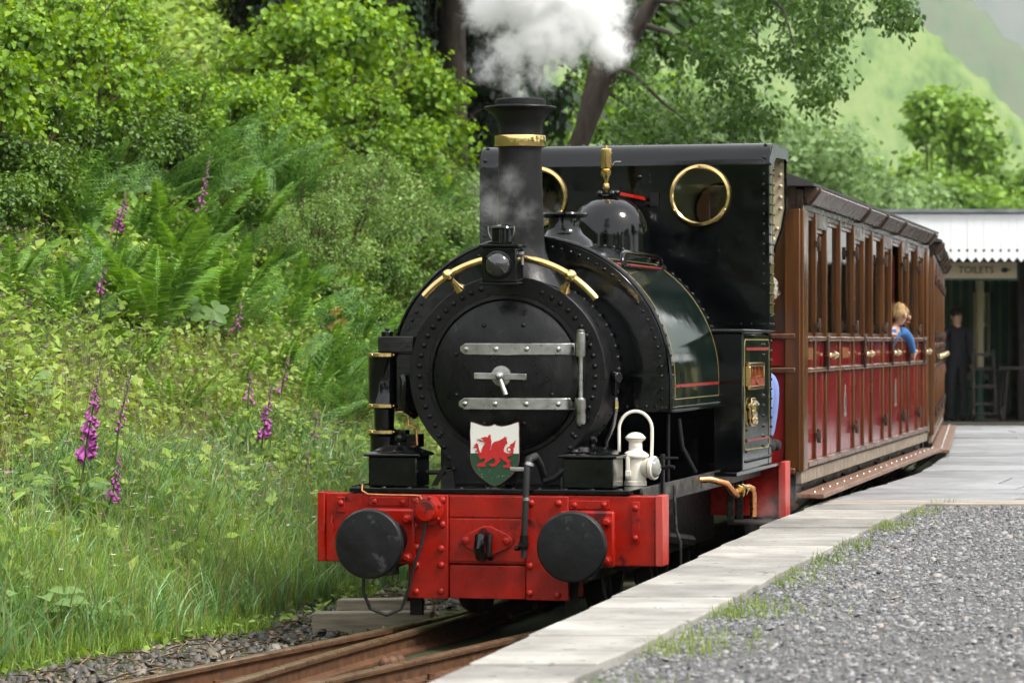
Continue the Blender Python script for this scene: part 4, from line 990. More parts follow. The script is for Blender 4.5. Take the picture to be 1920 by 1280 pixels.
def platform():
    root = empty('platform', (0, 9, 0)); tag(root, kind='structure')
    off = Vector((0, 9, 0))
    ys = list(np.arange(2.0, 56.1, 1.0)); V, F = [], []
    for Y in ys:
        z = plat_z(Y) - 0.03; x = edge_x(Y)
        V += [(x+0.03, Y-9, -0.3), (x+0.03, Y-9, z), (x+40, Y-9, z)]
    for k in range(len(ys)-1):
        a = 3*k; F += [(a, a+1, a+4, a+3), (a+1, a+2, a+5, a+4)]
    MB().add(V, F).build('platform_bed', M['gravelbed'], root, smooth=0)
    # its wall, in courses
    wl = MB()
    V, F = [], []
    for Y in ys:
        x = edge_x(Y); V += [(x+0.026, Y-9, -0.3), (x+0.026, Y-9, plat_z(Y)-0.06)]
    for k in range(len(ys)-1): F.append((2*k, 2*k+1, 2*k+3, 2*k+2))
    MB().add(V, F).build('platform_wall', M['wallstone'], root, smooth=0)
    def slab(x0a, x1a, x0b, x1b, Ya, Yb, z, th, mat, name='paving_slab', g=0.018):
        t = random.uniform(-0.003, 0.003)
        vs = [(x0a, Ya+g-9, z-th), (x1a, Ya+g-9+random.uniform(-0.01, 0.01), z-th), (x1b, Yb-g-9, z-th), (x0b, Yb-g-9, z-th)]
        za, zb = plat_z(Ya)-plat_z((Ya+Yb)/2), plat_z(Yb)-plat_z((Ya+Yb)/2)
        top = [(a, b, z+t*1.5+(za if i < 2 else zb)) for i, (a, b, c) in enumerate(vs)]
        MB().add(vs+top, [(3, 2, 1, 0), (4, 5, 6, 7), (0, 1, 5, 4), (1, 2, 6, 5), (2, 3, 7, 6), (3, 0, 4, 7)]).build(name, mat, root, smooth=0, bevel=0.006)
    Y = 4.0
    while Y < 19.75:
        Y2 = min(19.78, Y + random.choice([0.42, 0.5, 0.55, 0.62, 0.78]))
        if 19.78-Y2 < 0.25: Y2 = 19.78
        zz = plat_z((Y+Y2)/2); j = random.uniform(-0.006, 0.006)
        slab(edge_x(Y)+j, edge_x(Y)+slab_w(Y)+random.uniform(-.012, .012), edge_x(Y2)+j, edge_x(Y2)+slab_w(Y2)+random.uniform(-.012, .012), Y, Y2, zz, 0.06, M['slab'])
        Y = Y2
    Y = 19.80
    for w in (0.13, 0.15, 0.14, 0.13):
        slab(edge_x(Y)-0.005, edge_x(Y)+3.2, edge_x(Y+w)-0.005, edge_x(Y+w)+3.2, Y, Y+w, plat_z(Y)-0.004, 0.05, M['plank'], 'crossing_plank', 0.006)
        Y += w
    while Y < 43:
        d = random.choice([0.55, 0.7, 0.9, 1.1, 1.3])
        x = edge_x(Y)-0.01; end = x + random.uniform(0.9, 1.7) + (0.5 if Y < 27 else 0)
        first = True
        while x < end:
            w = random.uniform(0.7, 1.25)
            e0 = edge_x(Y)-edge_x(Y); e1 = edge_x(Y+d)-edge_x(Y)
            slab(x, x+w-0.02, x+e1, x+w-0.02+e1, Y, Y+d, plat_z(Y+d/2)+random.uniform(-.003, .003), 0.05, M['slate'], 'paving_slab', 0.02)
            x += w
        Y += d
platform()
def platform_gravel():
    n = 62000
    Y = 7.8 + (19.75-7.8)*rng.uniform(0, 1, n)**0.85
    w = np.interp(Y, [9.4, 11.4, 16.2, 19.7], [0.40, 0.46, 0.56, 0.66]); ex = np.interp(Y, _EY, _EX)
    X = ex + w + 0.02 + rng.uniform(0, 1, n)**1.1*3.4
    vis = (X < 0.17*Y + 0.9) ; X, Y = X[vis], Y[vis]; n = len(X)
    Z = 0.40 - 0.028 + rng.uniform(0, 0.016, n)
    s = np.clip(rng.gamma(2.2, 0.0036, n), 0.0035, 0.032)
    o = chips('platform_gravel', np.stack([X, Y, Z], -1), s, M['gravel'], 0.22, 0.15, 4)
    tag(o, 'loose grey slate chippings covering the platform', 'gravel', kind='stuff')
    # tufts of grass along the back of the slabs
    m, V = 5200, []
    Y = rng.uniform(9.0, 20.2, m); clump = vnoise(Y*0, Y, 2.1, 4) + 0.6*vnoise(Y*0, Y, 5.0, 6)
    keep = rng.uniform(-0.3, 1.2, m) < (clump-0.15)*np.where(Y < 12.2, 2.2, 0.9); Y = Y[keep]
    ex = np.interp(Y, _EY, _EX) + np.interp(Y, [9.4, 11.4, 16.2, 19.7], [0.40, 0.46, 0.56, 0.66])
    m = len(Y); X = ex + 0.02 + np.abs(rng.normal(0, 0.10, m))*np.where(Y < 12.5, 1.7, 1.0)
    P = np.stack([X, Y, np.full(m, 0.365)], -1)
    V, F = blade_arrays(P, rng.uniform(0.03, 0.085, m), rng.uniform(0.003, 0.006, m), rng.uniform(0.1, 0.9, m), rng.uniform(0, 6.28, m))
    o = link('platform_grass', np_mesh('platform_grass', V, F, foliage('platform_grass_blades', [(0.0, (0.10, 0.16, 0.02)), (0.5, (0.20, 0.26, 0.04)), (1.0, (0.30, 0.30, 0.06))], 0.4)))
    tag(o, 'thin yellow green grass growing along the back of the edge slabs', 'grass', kind='stuff')
platform_gravel()

# ------------------------------------------------------------------ coaches
BAYS = [(0.05, 0.21, 'post'), (0.21, 0.65, 'win'), (0.65, 1.22, 'door'), (1.22, 2.01, 'win'), (2.01, 2.86, 'win'), (2.86, 3.49, 'door'), (3.49, 4.08, 'win'), (4.08, 4.90, 'win'), (4.90, 5.51, 'door'), (5.51, 6.39, 'win'), (6.39, 6.94, 'door'), (6.94, 7.76, 'win'), (7.76, 8.32, 'door'), (8.32, 8.70, 'win'), (8.70, 8.86, 'post')]
def coach(loc, yaw, label, panel, open_bay=None, crest=True):
    rt = empty('railway_coach', loc, -yaw); tag(rt, label, 'coach', 'coaches behind the engine')
    W, Ln = 0.90, 8.86
    def B(name, mb, mat, parent=rt, **k): return mb.build(name, mat if not isinstance(mat, str) else M[mat], parent, **k)
    # floor, underframe, roof
    B('floor', MB().box(-W+0.03, W-0.03, 0.03, Ln-0.03, 0.60, 0.64), 'under')
    B('ceiling', MB().box(-W+0.04, W-0.04, 0.03, Ln-0.03, 2.30, 2.315), 'cream')
    rp = [(0.985*(k-12)/12, 2.372+0.20*(1-((k-12)/12)**2)) for k in range(25)]
    B('roof', MB().prism(rp + [(0.985, 2.355), (-0.985, 2.355)], lambda a, b, w: (a, w, b), -0.12, Ln+0.12), 'roof', smooth=30)
    for sx in (-1, 1):
        X = lambda v: sx*v
        def bx(x0, x1, y0, y1, z0, z1): return MB().box(*sorted((sx*x0, sx*x1)), y0, y1, z0, z1)
        B('solebar', bx(0.84, 0.895, 0.02, Ln-0.02, 0.520, 0.602), 'sole', bevel=0.004)
        B('truss', bx(0.80, 0.84, 0.02, Ln-0.02, 0.42, 0.50), 'under')
        # cantrail and the sloping rain hood above the doors
        B('cantrail', bx(0.86, 0.905, 0.0, Ln, 2.215, 2.34), 'wooddark', bevel=0.004)
        hood = MB().prism([(0.905, 2.350), (0.985, 2.350), (1.0, 2.335), (0.935, 2.255), (0.915, 2.255)], lambda a, b, w: (sx*a, w, b), 0.05, Ln-0.05)
        B('rain_hood', hood, 'hood', bevel=0.004)
        for y in (0.06, 3.05, 4.3, 5.75, 8.4):
            B('hood_bracket', MB().prism([(0.90, 2.358), (1.006, 2.352), (1.01, 2.325), (0.95, 2.240), (0.90, 2.240)], lambda a, b, w: (sx*a, y+w, b), 0, 0.035), 'wooddark', bevel=0.004)
        # horizontal mouldings
        last = len(BAYS)-1
        for k, (y0, y1, kind) in enumerate(BAYS):
            par = rt
            if kind == 'post':
                B('corner_post', bx(0.84, 0.912, y0-0.05 if k == 0 else y0, y1 if k == 0 else y1, 0.60, 2.22), 'wood', bevel=0.008)
                continue
            dr = None
            if kind == 'door':
                dr = B('door', bx(0.868, 0.892, y0+0.03, y1-0.03, 0.655, 1.205), panel)
                par = dr
            else:
                B('lower_panel', bx(0.868, 0.892, y0+0.03, y1-0.03, 0.655, 1.205), panel)
            B('upper_panel', bx(0.868, 0.892, y0+0.03, y1-0.03, 1.235, 1.400), panel, par)
            # uprights on both sides of the bay
            zt = 2.215
            B('upright', bx(0.872, 0.908, y0-0.002, y0+0.032, 0.62, 1.402), 'wood', par, bevel=0.008)
            B('window_post', bx(0.872, 0.908, y0-0.004, y0+0.042, 1.435, zt), 'wood', par, bevel=0.006)
            if k+1 <= last and BAYS[k+1][2] == 'post':
                B('upright', bx(0.872, 0.908, y1-0.032, y1+0.002, 0.62, 1.402), 'wood', par, bevel=0.008)
                B('window_post', bx(0.872, 0.908, y1-0.05, y1, 1.435, zt), 'wood', par, bevel=0.006)
            for z0, z1, xo, mt in ((1.402, 1.434, 0.920, 'woodh'), (1.205, 1.236, 0.914, 'woodh'), (0.612, 0.655, 0.916, 'woodh')):
                B('moulding', bx(0.872, xo, y0+0.004, y1-0.004, z0, z1), mt, par, bevel=0.010)
            ztop = 2.12 if kind == 'door' else 2.185
            B('head_panel', bx(0.862, 0.898 if kind != 'door' else 0.908, y0+0.05, y1, ztop, 2.214), 'wooddark', par, bevel=0.004)
            for zz0, zz1 in ((1.436, 1.455), (ztop-0.025, ztop)):
                B('window_rail', bx(0.858, 0.890, y0+0.05, y1, zz0, zz1), 'wood', par, bevel=0.003)
            if kind == 'door':
                B('door_reveal', bx(0.845, 0.862, y1-0.09, y1-0.045, 1.456, ztop-0.026), 'greenpaint', par)
                B('curtain', bx(0.80, 0.815, y0+0.20, y0+0.30, 1.456, 2.1), 'curtain', par)
            if k != open_bay or sx < 0:
                B('pane', bx(0.874, 0.878, y0+0.051, y1-0.001, 1.456, ztop-0.026), 'glass', par, smooth=0)
            if kind == 'door':
                h = B('handle', MB().cyl((X(0.955), y1-0.22, 1.312), (X(0.955), y1+0.16, 1.312), 0.013, n=10).lathe([(0.024, -0.02), (0.028, 0.0), (0.024, 0.02)], (X(0.955), y1-0.02, 1.312), (0, 1, 0), 12).cyl((X(0.90), y1-0.02, 1.312), (X(0.955), y1-0.02, 1.312), 0.012, n=8).ball((X(0.955), y1+0.16, 1.312), 0.018, 10, 6).ball((X(0.955), y1-0.22, 1.312), 0.017, 10, 6), pm('bright_brass_handle', (0.86, 0.72, 0.42), 0.15, metal=1.0, var=0.1) if 'bh' not in M else M['bh'], dr)
                M['bh'] = h.data.materials[0]
                B('lock_plate', bx(0.915, 0.928, y1-0.045, y1+0.01, 1.21, 1.44), 'wooddark', dr, bevel=0.006)
                for z in (0.80, 1.50, 2.02):
                    B('hinge', MB().cyl((X(0.925), y0+0.015, z-0.045), (X(0.925), y0+0.015, z+0.045), 0.014, n=10).box(*sorted((X(0.90), X(0.922))), y0-0.01, y0+0.045, z-0.02, z+0.02), 'wooddark', dr, bevel=0.003)
        # crest and gilt letters on the third panel
        if crest and sx > 0:
            for yc in (2.43, 6.0):
                g = B('crest', MB().ball((0.892, yc, 0.985), (0.0025, 0.075, 0.085)).ball((0.892, yc, 0.90), (0.002, 0.09, 0.02)).ball((0.892, yc, 1.08), (0.002, 0.04, 0.025)), pm('dull_gilt_crest', (0.13, 0.13, 0.085), 0.4, var=0.6, scale=60))
                B('crest_shield', MB().ball((0.895, yc, 0.985), (0.003, 0.03, 0.045)), 'greenpaint', g)
            gm = pm('gilt_lettering', (0.20, 0.10, 0.03), 0.4)
            for yc in (0.43, 2.43):
                st = MB()
                for k in range(6): st.box(0.892, 0.894, yc-0.16+k*0.06, yc-0.135+k*0.06, 1.285, 1.36)
                B('gilt_lettering', st, gm)
        # footboard with its irons
        fb = B('footboard', bx(0.875, 1.050, -0.12, Ln-0.3, 0.438, 0.468), 'step', bevel=0.005)
        for k in range(22):
            B('stud', MB().dome((X(0.97), 0.05+k*0.40, 0.468), (0, 0, 1), 0.012, 0.010), 'steel', fb)
        for y in np.arange(0.3, 8.5, 1.1):
            B('step_iron', MB().tube([(X(0.70), y, 0.25), (X(0.95), y+0.02, 0.436)], 0.010, 6).tube([(X(0.78), y+0.25, 0.50), (X(0.93), y+0.05, 0.437)], 0.010, 6), 'under', fb)
        for k in range(24):
            y = 0.1+k*0.36
            B('step_bracket', MB().prism([(0, 0), (0.12, 0.0), (0, 0.06)], lambda a, b, w: (sx*(0.842+b*0.4), y+a, 0.50-b*0.5), 0, 0.02), 'sole', rt) if k % 2 == 0 else None
    # ends
    for ye, s in ((0.0, -1), (Ln, 1)):
        def ex(x0, x1, y0, y1, z0, z1): return MB().box(x0, x1, *sorted((ye+s*y0, ye+s*y1)), z0, z1)
        B('end_panel', ex(-0.82, 0.82, -0.05, -0.02, 0.62, 1.20), 'endred'); B('end_panel', ex(-0.82, 0.82, -0.05, -0.02, 1.25, 1.41), 'endred')
        for x in (-0.84, -0.28, 0.28, 0.84):
            B('end_post', ex(x-0.05, x+0.05, -0.06, 0.012, 0.60, 2.34 if abs(x) < 0.5 else 2.22), 'wood', bevel=0.008)
        for z0, z1 in ((1.205, 1.24), (1.415, 1.45), (0.58, 0.62)): B('end_rail', ex(-0.86, 0.86, -0.05, 0.018, z0, z1), 'woodh', bevel=0.008)
        B('end_head', ex(-0.86, 0.86, -0.05, 0.0, 2.19, 2.40), 'wooddark')
        for x0, x1 in ((-0.79, -0.33), (-0.23, 0.23), (0.33, 0.79)):
            B('end_board', ex(x0, x1, -0.05, -0.03, 1.452, 2.19), 'wood')
        B('buffer_block', ex(-0.10, 0.10, 0.0, 0.15, 0.42, 0.56).box(-0.06, 0.06, *sorted((ye+s*0.15, ye+s*0.28)), 0.46, 0.52), 'under', bevel=0.01)
        B('headstock', ex(-0.86, 0.86, -0.10, 0.0, 0.42, 0.575), 'under')
    # seats and partitions
    for y in (0.40, 1.65, 2.15, 3.65, 4.15, 5.52, 6.04, 6.96, 7.48, 8.45):
        st = B('seat', MB().box(-0.80, 0.80, y-0.22, y+0.22, 0.95, 1.06), 'curtain', bevel=0.03)
        B('seat_back', MB().box(-0.80, 0.80, y-0.04, y+0.04, 1.06, 1.62), 'curtain', st, bevel=0.03)
    for y in (1.9, 3.9, 5.78, 7.22): B('partition', MB().box(-0.84, 0.84, y-0.015, y+0.015, 0.64, 1.75), 'wooddark')
    for y in (1.3, 2.2, 6.6, 7.5):
        for x in (-0.385, 0.385):
            sx = 1 if x > 0 else -1
            B('wheel', MB().lathe([(0.05, 0.0), (0.19, 0.0), (0.2, 0.0), (0.2, 0.07), (0.215, 0.08), (0.215, 0.095), (0.05, 0.095)], (x, y, 0.2), (-sx, 0, 0), 24), 'under')
    return rt
Y1 = R(12.4)
COACH1 = coach((0.911, 19.94, 0), Y1, 'brown coach with crimson lower panels coupled directly behind the engine', M['crimson'], open_bay=9)
c2 = Vector((3.84, 29.2, 0)) - 0.9*Vector((math.cos(R(8.3)), -math.sin(R(8.3)), 0))
M['brownpanel'] = pm('brown_panel_varnish', (0.17, 0.062, 0.02), 0.25, var=0.3, scale=4, c2=(0.24, 0.09, 0.028), stretch=(5, 5, 0.6))
COACH2 = coach((c2.x, c2.y, -0.05), R(8.3), 'all brown second coach further back round the curve', M['brownpanel'], crest=False)

# ------------------------------------------------------------------ station building
def station():
    Yf, Yw = 44.0, 49.0; g = plat_z(45.0)
    rt = empty('station_building', (9.0, 46.0, 0)); tag(rt, 'station building with white toothed canopy boards and dark striped interior', 'building')
    off = Vector((9.0, 46.0, 0))
    def B(name, mb, mat, parent=rt, **k):
        mb.v = [(a-9.0, b-46.0, c) for a, b, c in mb.v]
        return mb.build(name, mat, parent, **k)
    white = pm('white_canopy_paint', (0.78, 0.79, 0.80), 0.6, var=0.03, scale=3)
    dgreen = pm('station_dark_green', (0.01, 0.05, 0.03), 0.5, var=0.2); cream = pm('station_cream_paint', (0.34, 0.28, 0.17), 0.6, var=0.1)
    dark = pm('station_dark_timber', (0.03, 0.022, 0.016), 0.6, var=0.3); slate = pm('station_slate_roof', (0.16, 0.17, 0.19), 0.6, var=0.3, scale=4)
    w = 0.1145; ztip, znotch, zh, ztop = 2.49, 2.555, 2.65, 3.17
    half = lambda s: [(s*w*0.5*0.985, znotch), (s*w*0.5*0.985, zh-0.02)] + [(s*(w*0.5-0.020*math.sin(R(30*k))), zh-0.02*math.cos(R(30*k))) for k in range(1, 6)] + [(s*w*0.5*0.985, zh+0.02), (s*w*0.5*0.985, ztop)]
    poly = [(0, ztip)] + half(1) + list(reversed(half(-1)))
    n = int((14.0-4.6)/w); first = None
    for k in range(n):
        x = 4.6+k*w
        if first is None:
            first = MB().prism(poly, lambda a, b, d: (a, d, b), 0, 0.02).build('valance_board', white, rt, smooth=0); o = first
        else:
            o = first.copy(); COL.objects.link(o)
        o.location = (x-9.0, Yf-46.0 + random.uniform(-.003, .003), 0)
    B('fascia', MB().box(4.5, 14.0, Yf+0.03, Yf+0.10, 2.80, 3.19), white)
    B('roof', MB().prism([(Yf-0.06, 3.175), (Yf-0.06, 3.215), (Yf+4, 3.235), (Yf+9, 3.2), (Yf+9, 3.1), (Yf+0.1, 3.1)], lambda a, b, d: (d, a, b), 4.4, 14.2), slate, smooth=0)
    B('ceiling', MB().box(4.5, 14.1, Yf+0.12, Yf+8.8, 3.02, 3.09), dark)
    sg = B('toilets_sign', MB().box(5.85, 7.012, Yf+0.45, Yf+0.49, 2.275, 2.50), pm('sign_board_tan', (0.50, 0.40, 0.27), 0.6, var=0.06), bevel=0.004)
    B('sign_frame', MB().box(5.83, 7.03, Yf+0.44, Yf+0.50, 2.245, 2.273).box(7.013, 7.032, Yf+0.44, Yf+0.50, 2.273, 2.50), dgreen, sg)
    bl = pm('sign_black', (0.01, 0.01, 0.01), 0.6)
    t = text_mesh('TOILETS', 0.135, (6.445-9.0, Yf+0.445-46.0, 2.388), (R(90), 0, 0), bl, sg, 0.003, sx=0.98)
    t.name = 'lettering'
    hand = [(-0.085, -0.02), (-0.085, 0.03), (-0.06, 0.035), (-0.02, 0.045), (0.02, 0.035), (0.035, 0.022), (0.085, 0.012), (0.085, -0.002), (0.03, -0.004), (0.025, -0.022), (-0.01, -0.032), (-0.05, -0.028)]
    B('pointing_hand', MB().prism([(6.86+a*0.75, 2.385+b) for a, b in hand], lambda a, b, d: (a, Yf+0.449-d, b), 0.0, 0.006), bl, sg, smooth=0)
    # posts
    for px_, Y, r, mats in ((6.72, 46.0, 0.062, (cream, dgreen)), (6.26, 47.2, 0.04, (dark, dark)), (8.9, 46.0, 0.062, (cream, dgreen)), (11.2, 46.0, 0.062, (cream, dgreen))):
        p = B('post', MB().lathe([(r, 1.02), (r, 2.8), (r*1.5, 2.85), (r*1.5, 3.02)], (px_, Y, 0), (0, 0, 1), 20), mats[0])
        B('post_base', MB().lathe([(r*1.4, g-0.02), (r*1.4, g+0.1), (r*1.12, g+0.14), (r*1.12, 1.019)], (px_, Y, 0), (0, 0, 1), 20), mats[1], p)
    # wall of upright striped boards, a window let into it
    wx0, wx1, wz0, wz1 = 7.06, 7.32, 1.22, 2.1
    k = 0; x = 4.8
    gm = pm('board_green', (0.012, 0.085, 0.045), 0.5, var=0.2); wm = pm('board_pale', (0.16, 0.20, 0.12), 0.6, var=0.15)
    while x < 7.62:
        bw = 0.10 if k % 2 == 0 else 0.05
        m = gm if k % 2 == 0 else wm
        if x+bw > wx0 and x < wx1:
            B('wall_board', MB().box(x, x+bw-0.004, Yw, Yw+0.04, g, wz0-0.05), m); B('wall_board', MB().box(x, x+bw-0.004, Yw, Yw+0.04, wz1+0.05, 3.0), m)
        else: B('wall_board', MB().box(x, x+bw-0.004, Yw, Yw+0.04, g, 3.0), m)
        x += bw; k += 1
    B('wall_backing', MB().box(4.8, wx0, Yw+0.045, Yw+0.09, g, 3.0).box(wx1, 7.66, Yw+0.045, Yw+0.09, g, 3.0).box(wx0, wx1, Yw+0.045, Yw+0.09, g, wz0).box(wx0, wx1, Yw+0.045, Yw+0.09, wz1, 3.0), dark)
    for bx0, bx1, bz0, bz1 in ((6.02, 6.09, 1.0, 1.75),):
        B('pale_panel', MB().box(5.98, 6.14, Yw-0.02, Yw-0.005, 1.1, 1.72), wm)
    wf = B('window', MB().box(wx0, wx0+0.06, Yw-0.02, Yw+0.05, wz0, wz1).box(wx1-0.04, wx1, Yw-0.02, Yw+0.05, wz0, wz1).box(wx0, wx1, Yw-0.018, Yw+0.05, wz1, wz1+0.05).box(wx0, wx1, Yw-0.018, Yw+0.05, wz0-0.05, wz0).box(wx0+0.06, wx1-0.04, Yw-0.015, Yw+0.045, 1.63, 1.68), pm('window_cream', (0.55, 0.52, 0.36), 0.5, var=0.05))
    B('pane', MB().box(wx0+0.06, wx1-0.04, Yw+0.02, Yw+0.024, wz0, 1.63), M['glass'], wf); B('pane', MB().box(wx0+0.06, wx1-0.04, Yw+0.02, Yw+0.024, 1.68, wz1), M['glass'], wf)
    B('corner_post', MB().box(7.38, 7.62, 46.6, 46.75, g, 3.0), dark)
    st = pm('station_stone', (0.19, 0.15, 0.10), 0.8, var=0.35, scale=9, bump=0.3)
    B('stone_wall', MB().box(7.66, 14.0, 47.6, 47.9, g, 3.0).box(13.7, 14.0, Yf+1, 52, g, 3.0), st)
    B('rear_wall', MB().box(4.7, 7.05, 52.0, 52.2, g, 3.0).box(7.7, 14.0, 52.0, 52.2, g, 3.0), st)
    nb = B('notice_board', MB().box(7.52, 7.57, 47.50, 47.57, 0.9, 2.06).box(7.57, 8.3, 47.50, 47.57, 2.0, 2.06).box(7.57, 8.3, 47.50, 47.57, 0.9, 0.96).box(8.25, 8.3, 47.50, 47.57, 0.96, 2.0), cream)
    B('notice_sheet', MB().box(7.57, 8.25, 47.54, 47.575, 0.96, 2.0), dark, nb)
    B('poster', MB().box(7.58, 7.85, 47.52, 47.535, 1.02, 1.30), cream, nb); B('poster', MB().box(7.56, 7.84, 47.45, 47.47, 0.35, 0.85), cream, nb)
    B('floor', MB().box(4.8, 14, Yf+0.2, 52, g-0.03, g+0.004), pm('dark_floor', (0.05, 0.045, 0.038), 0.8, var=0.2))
    # sack truck and bench under the canopy
    tk = empty('sack_truck', (6.70, 45.3, g)); tag(tk, 'dark wooden sack truck standing under the canopy by the cream post', 'sack truck')
    for x in (-0.16, 0.16):
        MB().tube([(x, 0.02, 0.12), (x*0.95, 0.10, 0.55), (x*0.9, 0.22, 1.02)], 0.025, 8).build('side_rail', dark, tk)
        MB().lathe([(0.06, 0), (0.11, 0.0), (0.11, 0.04), (0.06, 0.04)], (x*1.25, 0, 0.11), (1, 0, 0), 20).build('wheel', dark, tk)
    for z, y in ((0.25, 0.05), (0.5, 0.09), (0.75, 0.15), (0.95, 0.20)): MB().box(-0.16, 0.16, y-0.015, y+0.015, z-0.02, z+0.02).build('cross_bar', dark, tk)
    MB().box(-0.17, 0.17, -0.16, 0.02, 0.02, 0.04).build('toe_plate', dark, tk)
    MB().cyl((-0.2, 0, 0.11), (0.2, 0, 0.11), 0.015, n=8).build('axle', dark, tk)
    bn = empty('bench', (6.55, 48.2, g)); tag(bn, 'dark slatted bench against the striped wall behind the standing person', 'bench')
    for k in range(4): MB().box(-0.55, 0.75, -0.22+0.11*k, -0.13+0.11*k, 0.42, 0.445).build('seat_slat', dark, bn)
    for k in range(3): MB().box(-0.55, 0.75, 0.22, 0.245, 0.56+0.11*k, 0.64+0.11*k).build('back_slat', dark if k else wm, bn)
    for x in (-0.5, 0.7):
        MB().box(x-0.03, x+0.03, -0.2, -0.15, 0.0, 0.42).build('leg', dark, bn); MB().box(x-0.03, x+0.03, 0.18, 0.219, 0.0, 0.9).build('leg', dark, bn)
    tb = empty('folding_table', (7.22, 45.4, g)); tag(tb, 'dark trestle table in front of the notice board at the right edge', 'table')
    MB().box(-0.35, 0.6, -0.25, 0.25, 0.74, 0.78).build('table_top', dark, tb)
    for x in (-0.25, 0.5):
        for y in (-0.2, 0.2): MB().tube([(x-0.03, y, 0), (x+0.03, y, 0.74)], 0.022, 6).build('leg', dark, tb)
station()
# ------------------------------------------------------------------ people
M['skin'] = pm('skin', (0.52, 0.30, 0.21), 0.5, var=0.08, scale=20)
M['lip'] = pm('lips', (0.33, 0.15, 0.11), 0.5)
def cloth(name, c, var=0.2): return pm(name, c, 0.85, var=var, scale=9, bump=0.15, bscale=30)
def person(label, root_loc, rz, nodes, mats, hair=None, face=None, scale=1.0, hs=0.9):
    """nodes: name -> (parent, xyz, radius, region); one continuous skinned surface"""
    rt_me = bpy.data.meshes.new('tmp'); names = list(nodes); idx = {n: i for i, n in enumerate(names)}
    vs = [Vector(nodes[n][1])*scale for n in names]; es = [(idx[nodes[n][0]], idx[n]) for n in names if nodes[n][0]]
    rt_me.from_pydata(vs, es, []); tmp = bpy.data.objects.new('tmp', rt_me); COL.objects.link(tmp)
    sk = tmp.modifiers.new('skin', 'SKIN'); sk.use_smooth_shade = True; sk.branch_smoothing = 0.6
    for i, n in enumerate(names):
        r = nodes[n][2]; r = r if isinstance(r, tuple) else (r, r)
        rt_me.skin_vertices[0].data[i].radius = (r[0]*scale, r[1]*scale)
    rt_me.skin_vertices[0].data[0].use_root = True
    sb = tmp.modifiers.new('sub', 'SUBSURF'); sb.levels = 2; sb.render_levels = 2
    bpy.context.view_layer.update()
    me = bpy.data.meshes.new_from_object(tmp.evaluated_get(bpy.context.evaluated_depsgraph_get()))
    bpy.data.objects.remove(tmp)
    me.materials.clear(); keys = list(mats)
    for k in keys: me.materials.append(mats[k])
    segs = [(vs[a], vs[b], nodes[names[b]][3]) for a, b in es]
    for p in me.polygons:
        c = p.center; best = None
        for a, b, reg in segs:
            ab = b-a; t = max(0, min(1, (c-a).dot(ab)/max(ab.length_squared, 1e-9))); d = (c-(a+ab*t)).length
            if best is None or d < best[0]: best = (d, reg)
        p.material_index = keys.index(best[1]); p.use_smooth = True
    o = link('person', me); o.location = root_loc; o.rotation_euler = (0, 0, rz)
    tag(o, label, 'person')
    h = Vector(nodes['head'][1])*scale
    f = Vector(face if face else (0, -1, 0)).normalized(); side = f.cross(Vector((0, 0, 1))).normalized(); up = side.cross(f)
    def part(name, mb, mat): return mb.build(name, mat, o)
    part('nose', MB().ball(h+f*0.098*scale-up*0.012*scale, (0.014*scale, 0.014*scale, 0.022*scale), 8, 6), mats['skin'])
    for s in (-1, 1):
        part('ear', MB().ball(h+side*s*0.083*scale-f*0.005*scale-up*0.01*scale, (0.016*scale, 0.016*scale, 0.03*scale), 8, 6), mats['skin'])
        part('eye', MB().ball(h+side*s*0.034*scale+f*0.083*scale+up*0.012*scale, 0.012*scale, 8, 6), M['rubber'])
    part('mouth', MB().ball(h+f*0.085*scale-up*0.055*scale, (0.022*scale, 0.022*scale, 0.006*scale), 8, 6), M['lip'])
    if hair:
        mb = MB(); rings = []
        for k in range(9):
            t = math.pi*0.62*k/8; ring = []
            for i in range(20):
                a = 2*math.pi*i/20
                d = side*math.cos(a)*math.sin(max(t, 0.03)) + f*math.sin(a)*math.sin(max(t, 0.03)) + up*math.cos(t)
                lift = 0.0 if math.sin(a) < 0.25 else 0.35*(math.sin(a)-0.25)*max(0, t-0.6)
                d = (d + up*lift*1.6).normalized()
                rad = hs*(0.107+0.004*math.sin(5*a+3*t)+0.003*math.sin(11*a))*scale*(1.06 if math.sin(a) < 0 else 1.0)
                ring.append(h + Vector((d.x*rad*0.93, d.y*rad*1.02, d.z*rad*1.12)) - f*0.008*scale + up*0.012*scale)
            rings.append(ring)
        mb.loops(rings, True, True, False)
        ho = part('hair', mb, hair)
        q = np.array([list(p) for r_ in rings[:8] for p in r_ for _ in range(3)]); nn_ = len(q); cen = np.array(h)
        out = unit(q-cen); dn = np.array(-f*0.3-up*0.6)[None]*np.ones((nn_, 1)) + rng.normal(0, 0.35, (nn_, 3)); dn = unit(dn - out*np.sum(dn*out, 1, keepdims=True)*0.85)
        Vh, Fh = flat_arrays(q + out*0.002 + rng.normal(0, 0.006, (nn_, 3)), dn, out, rng.uniform(0.03, 0.055, nn_)*scale, rng.uniform(0.006, 0.012, nn_)*scale, 0.05)
        link('hair_strands', np_mesh('hair_strands', Vh, Fh, hair), ho)
    return o
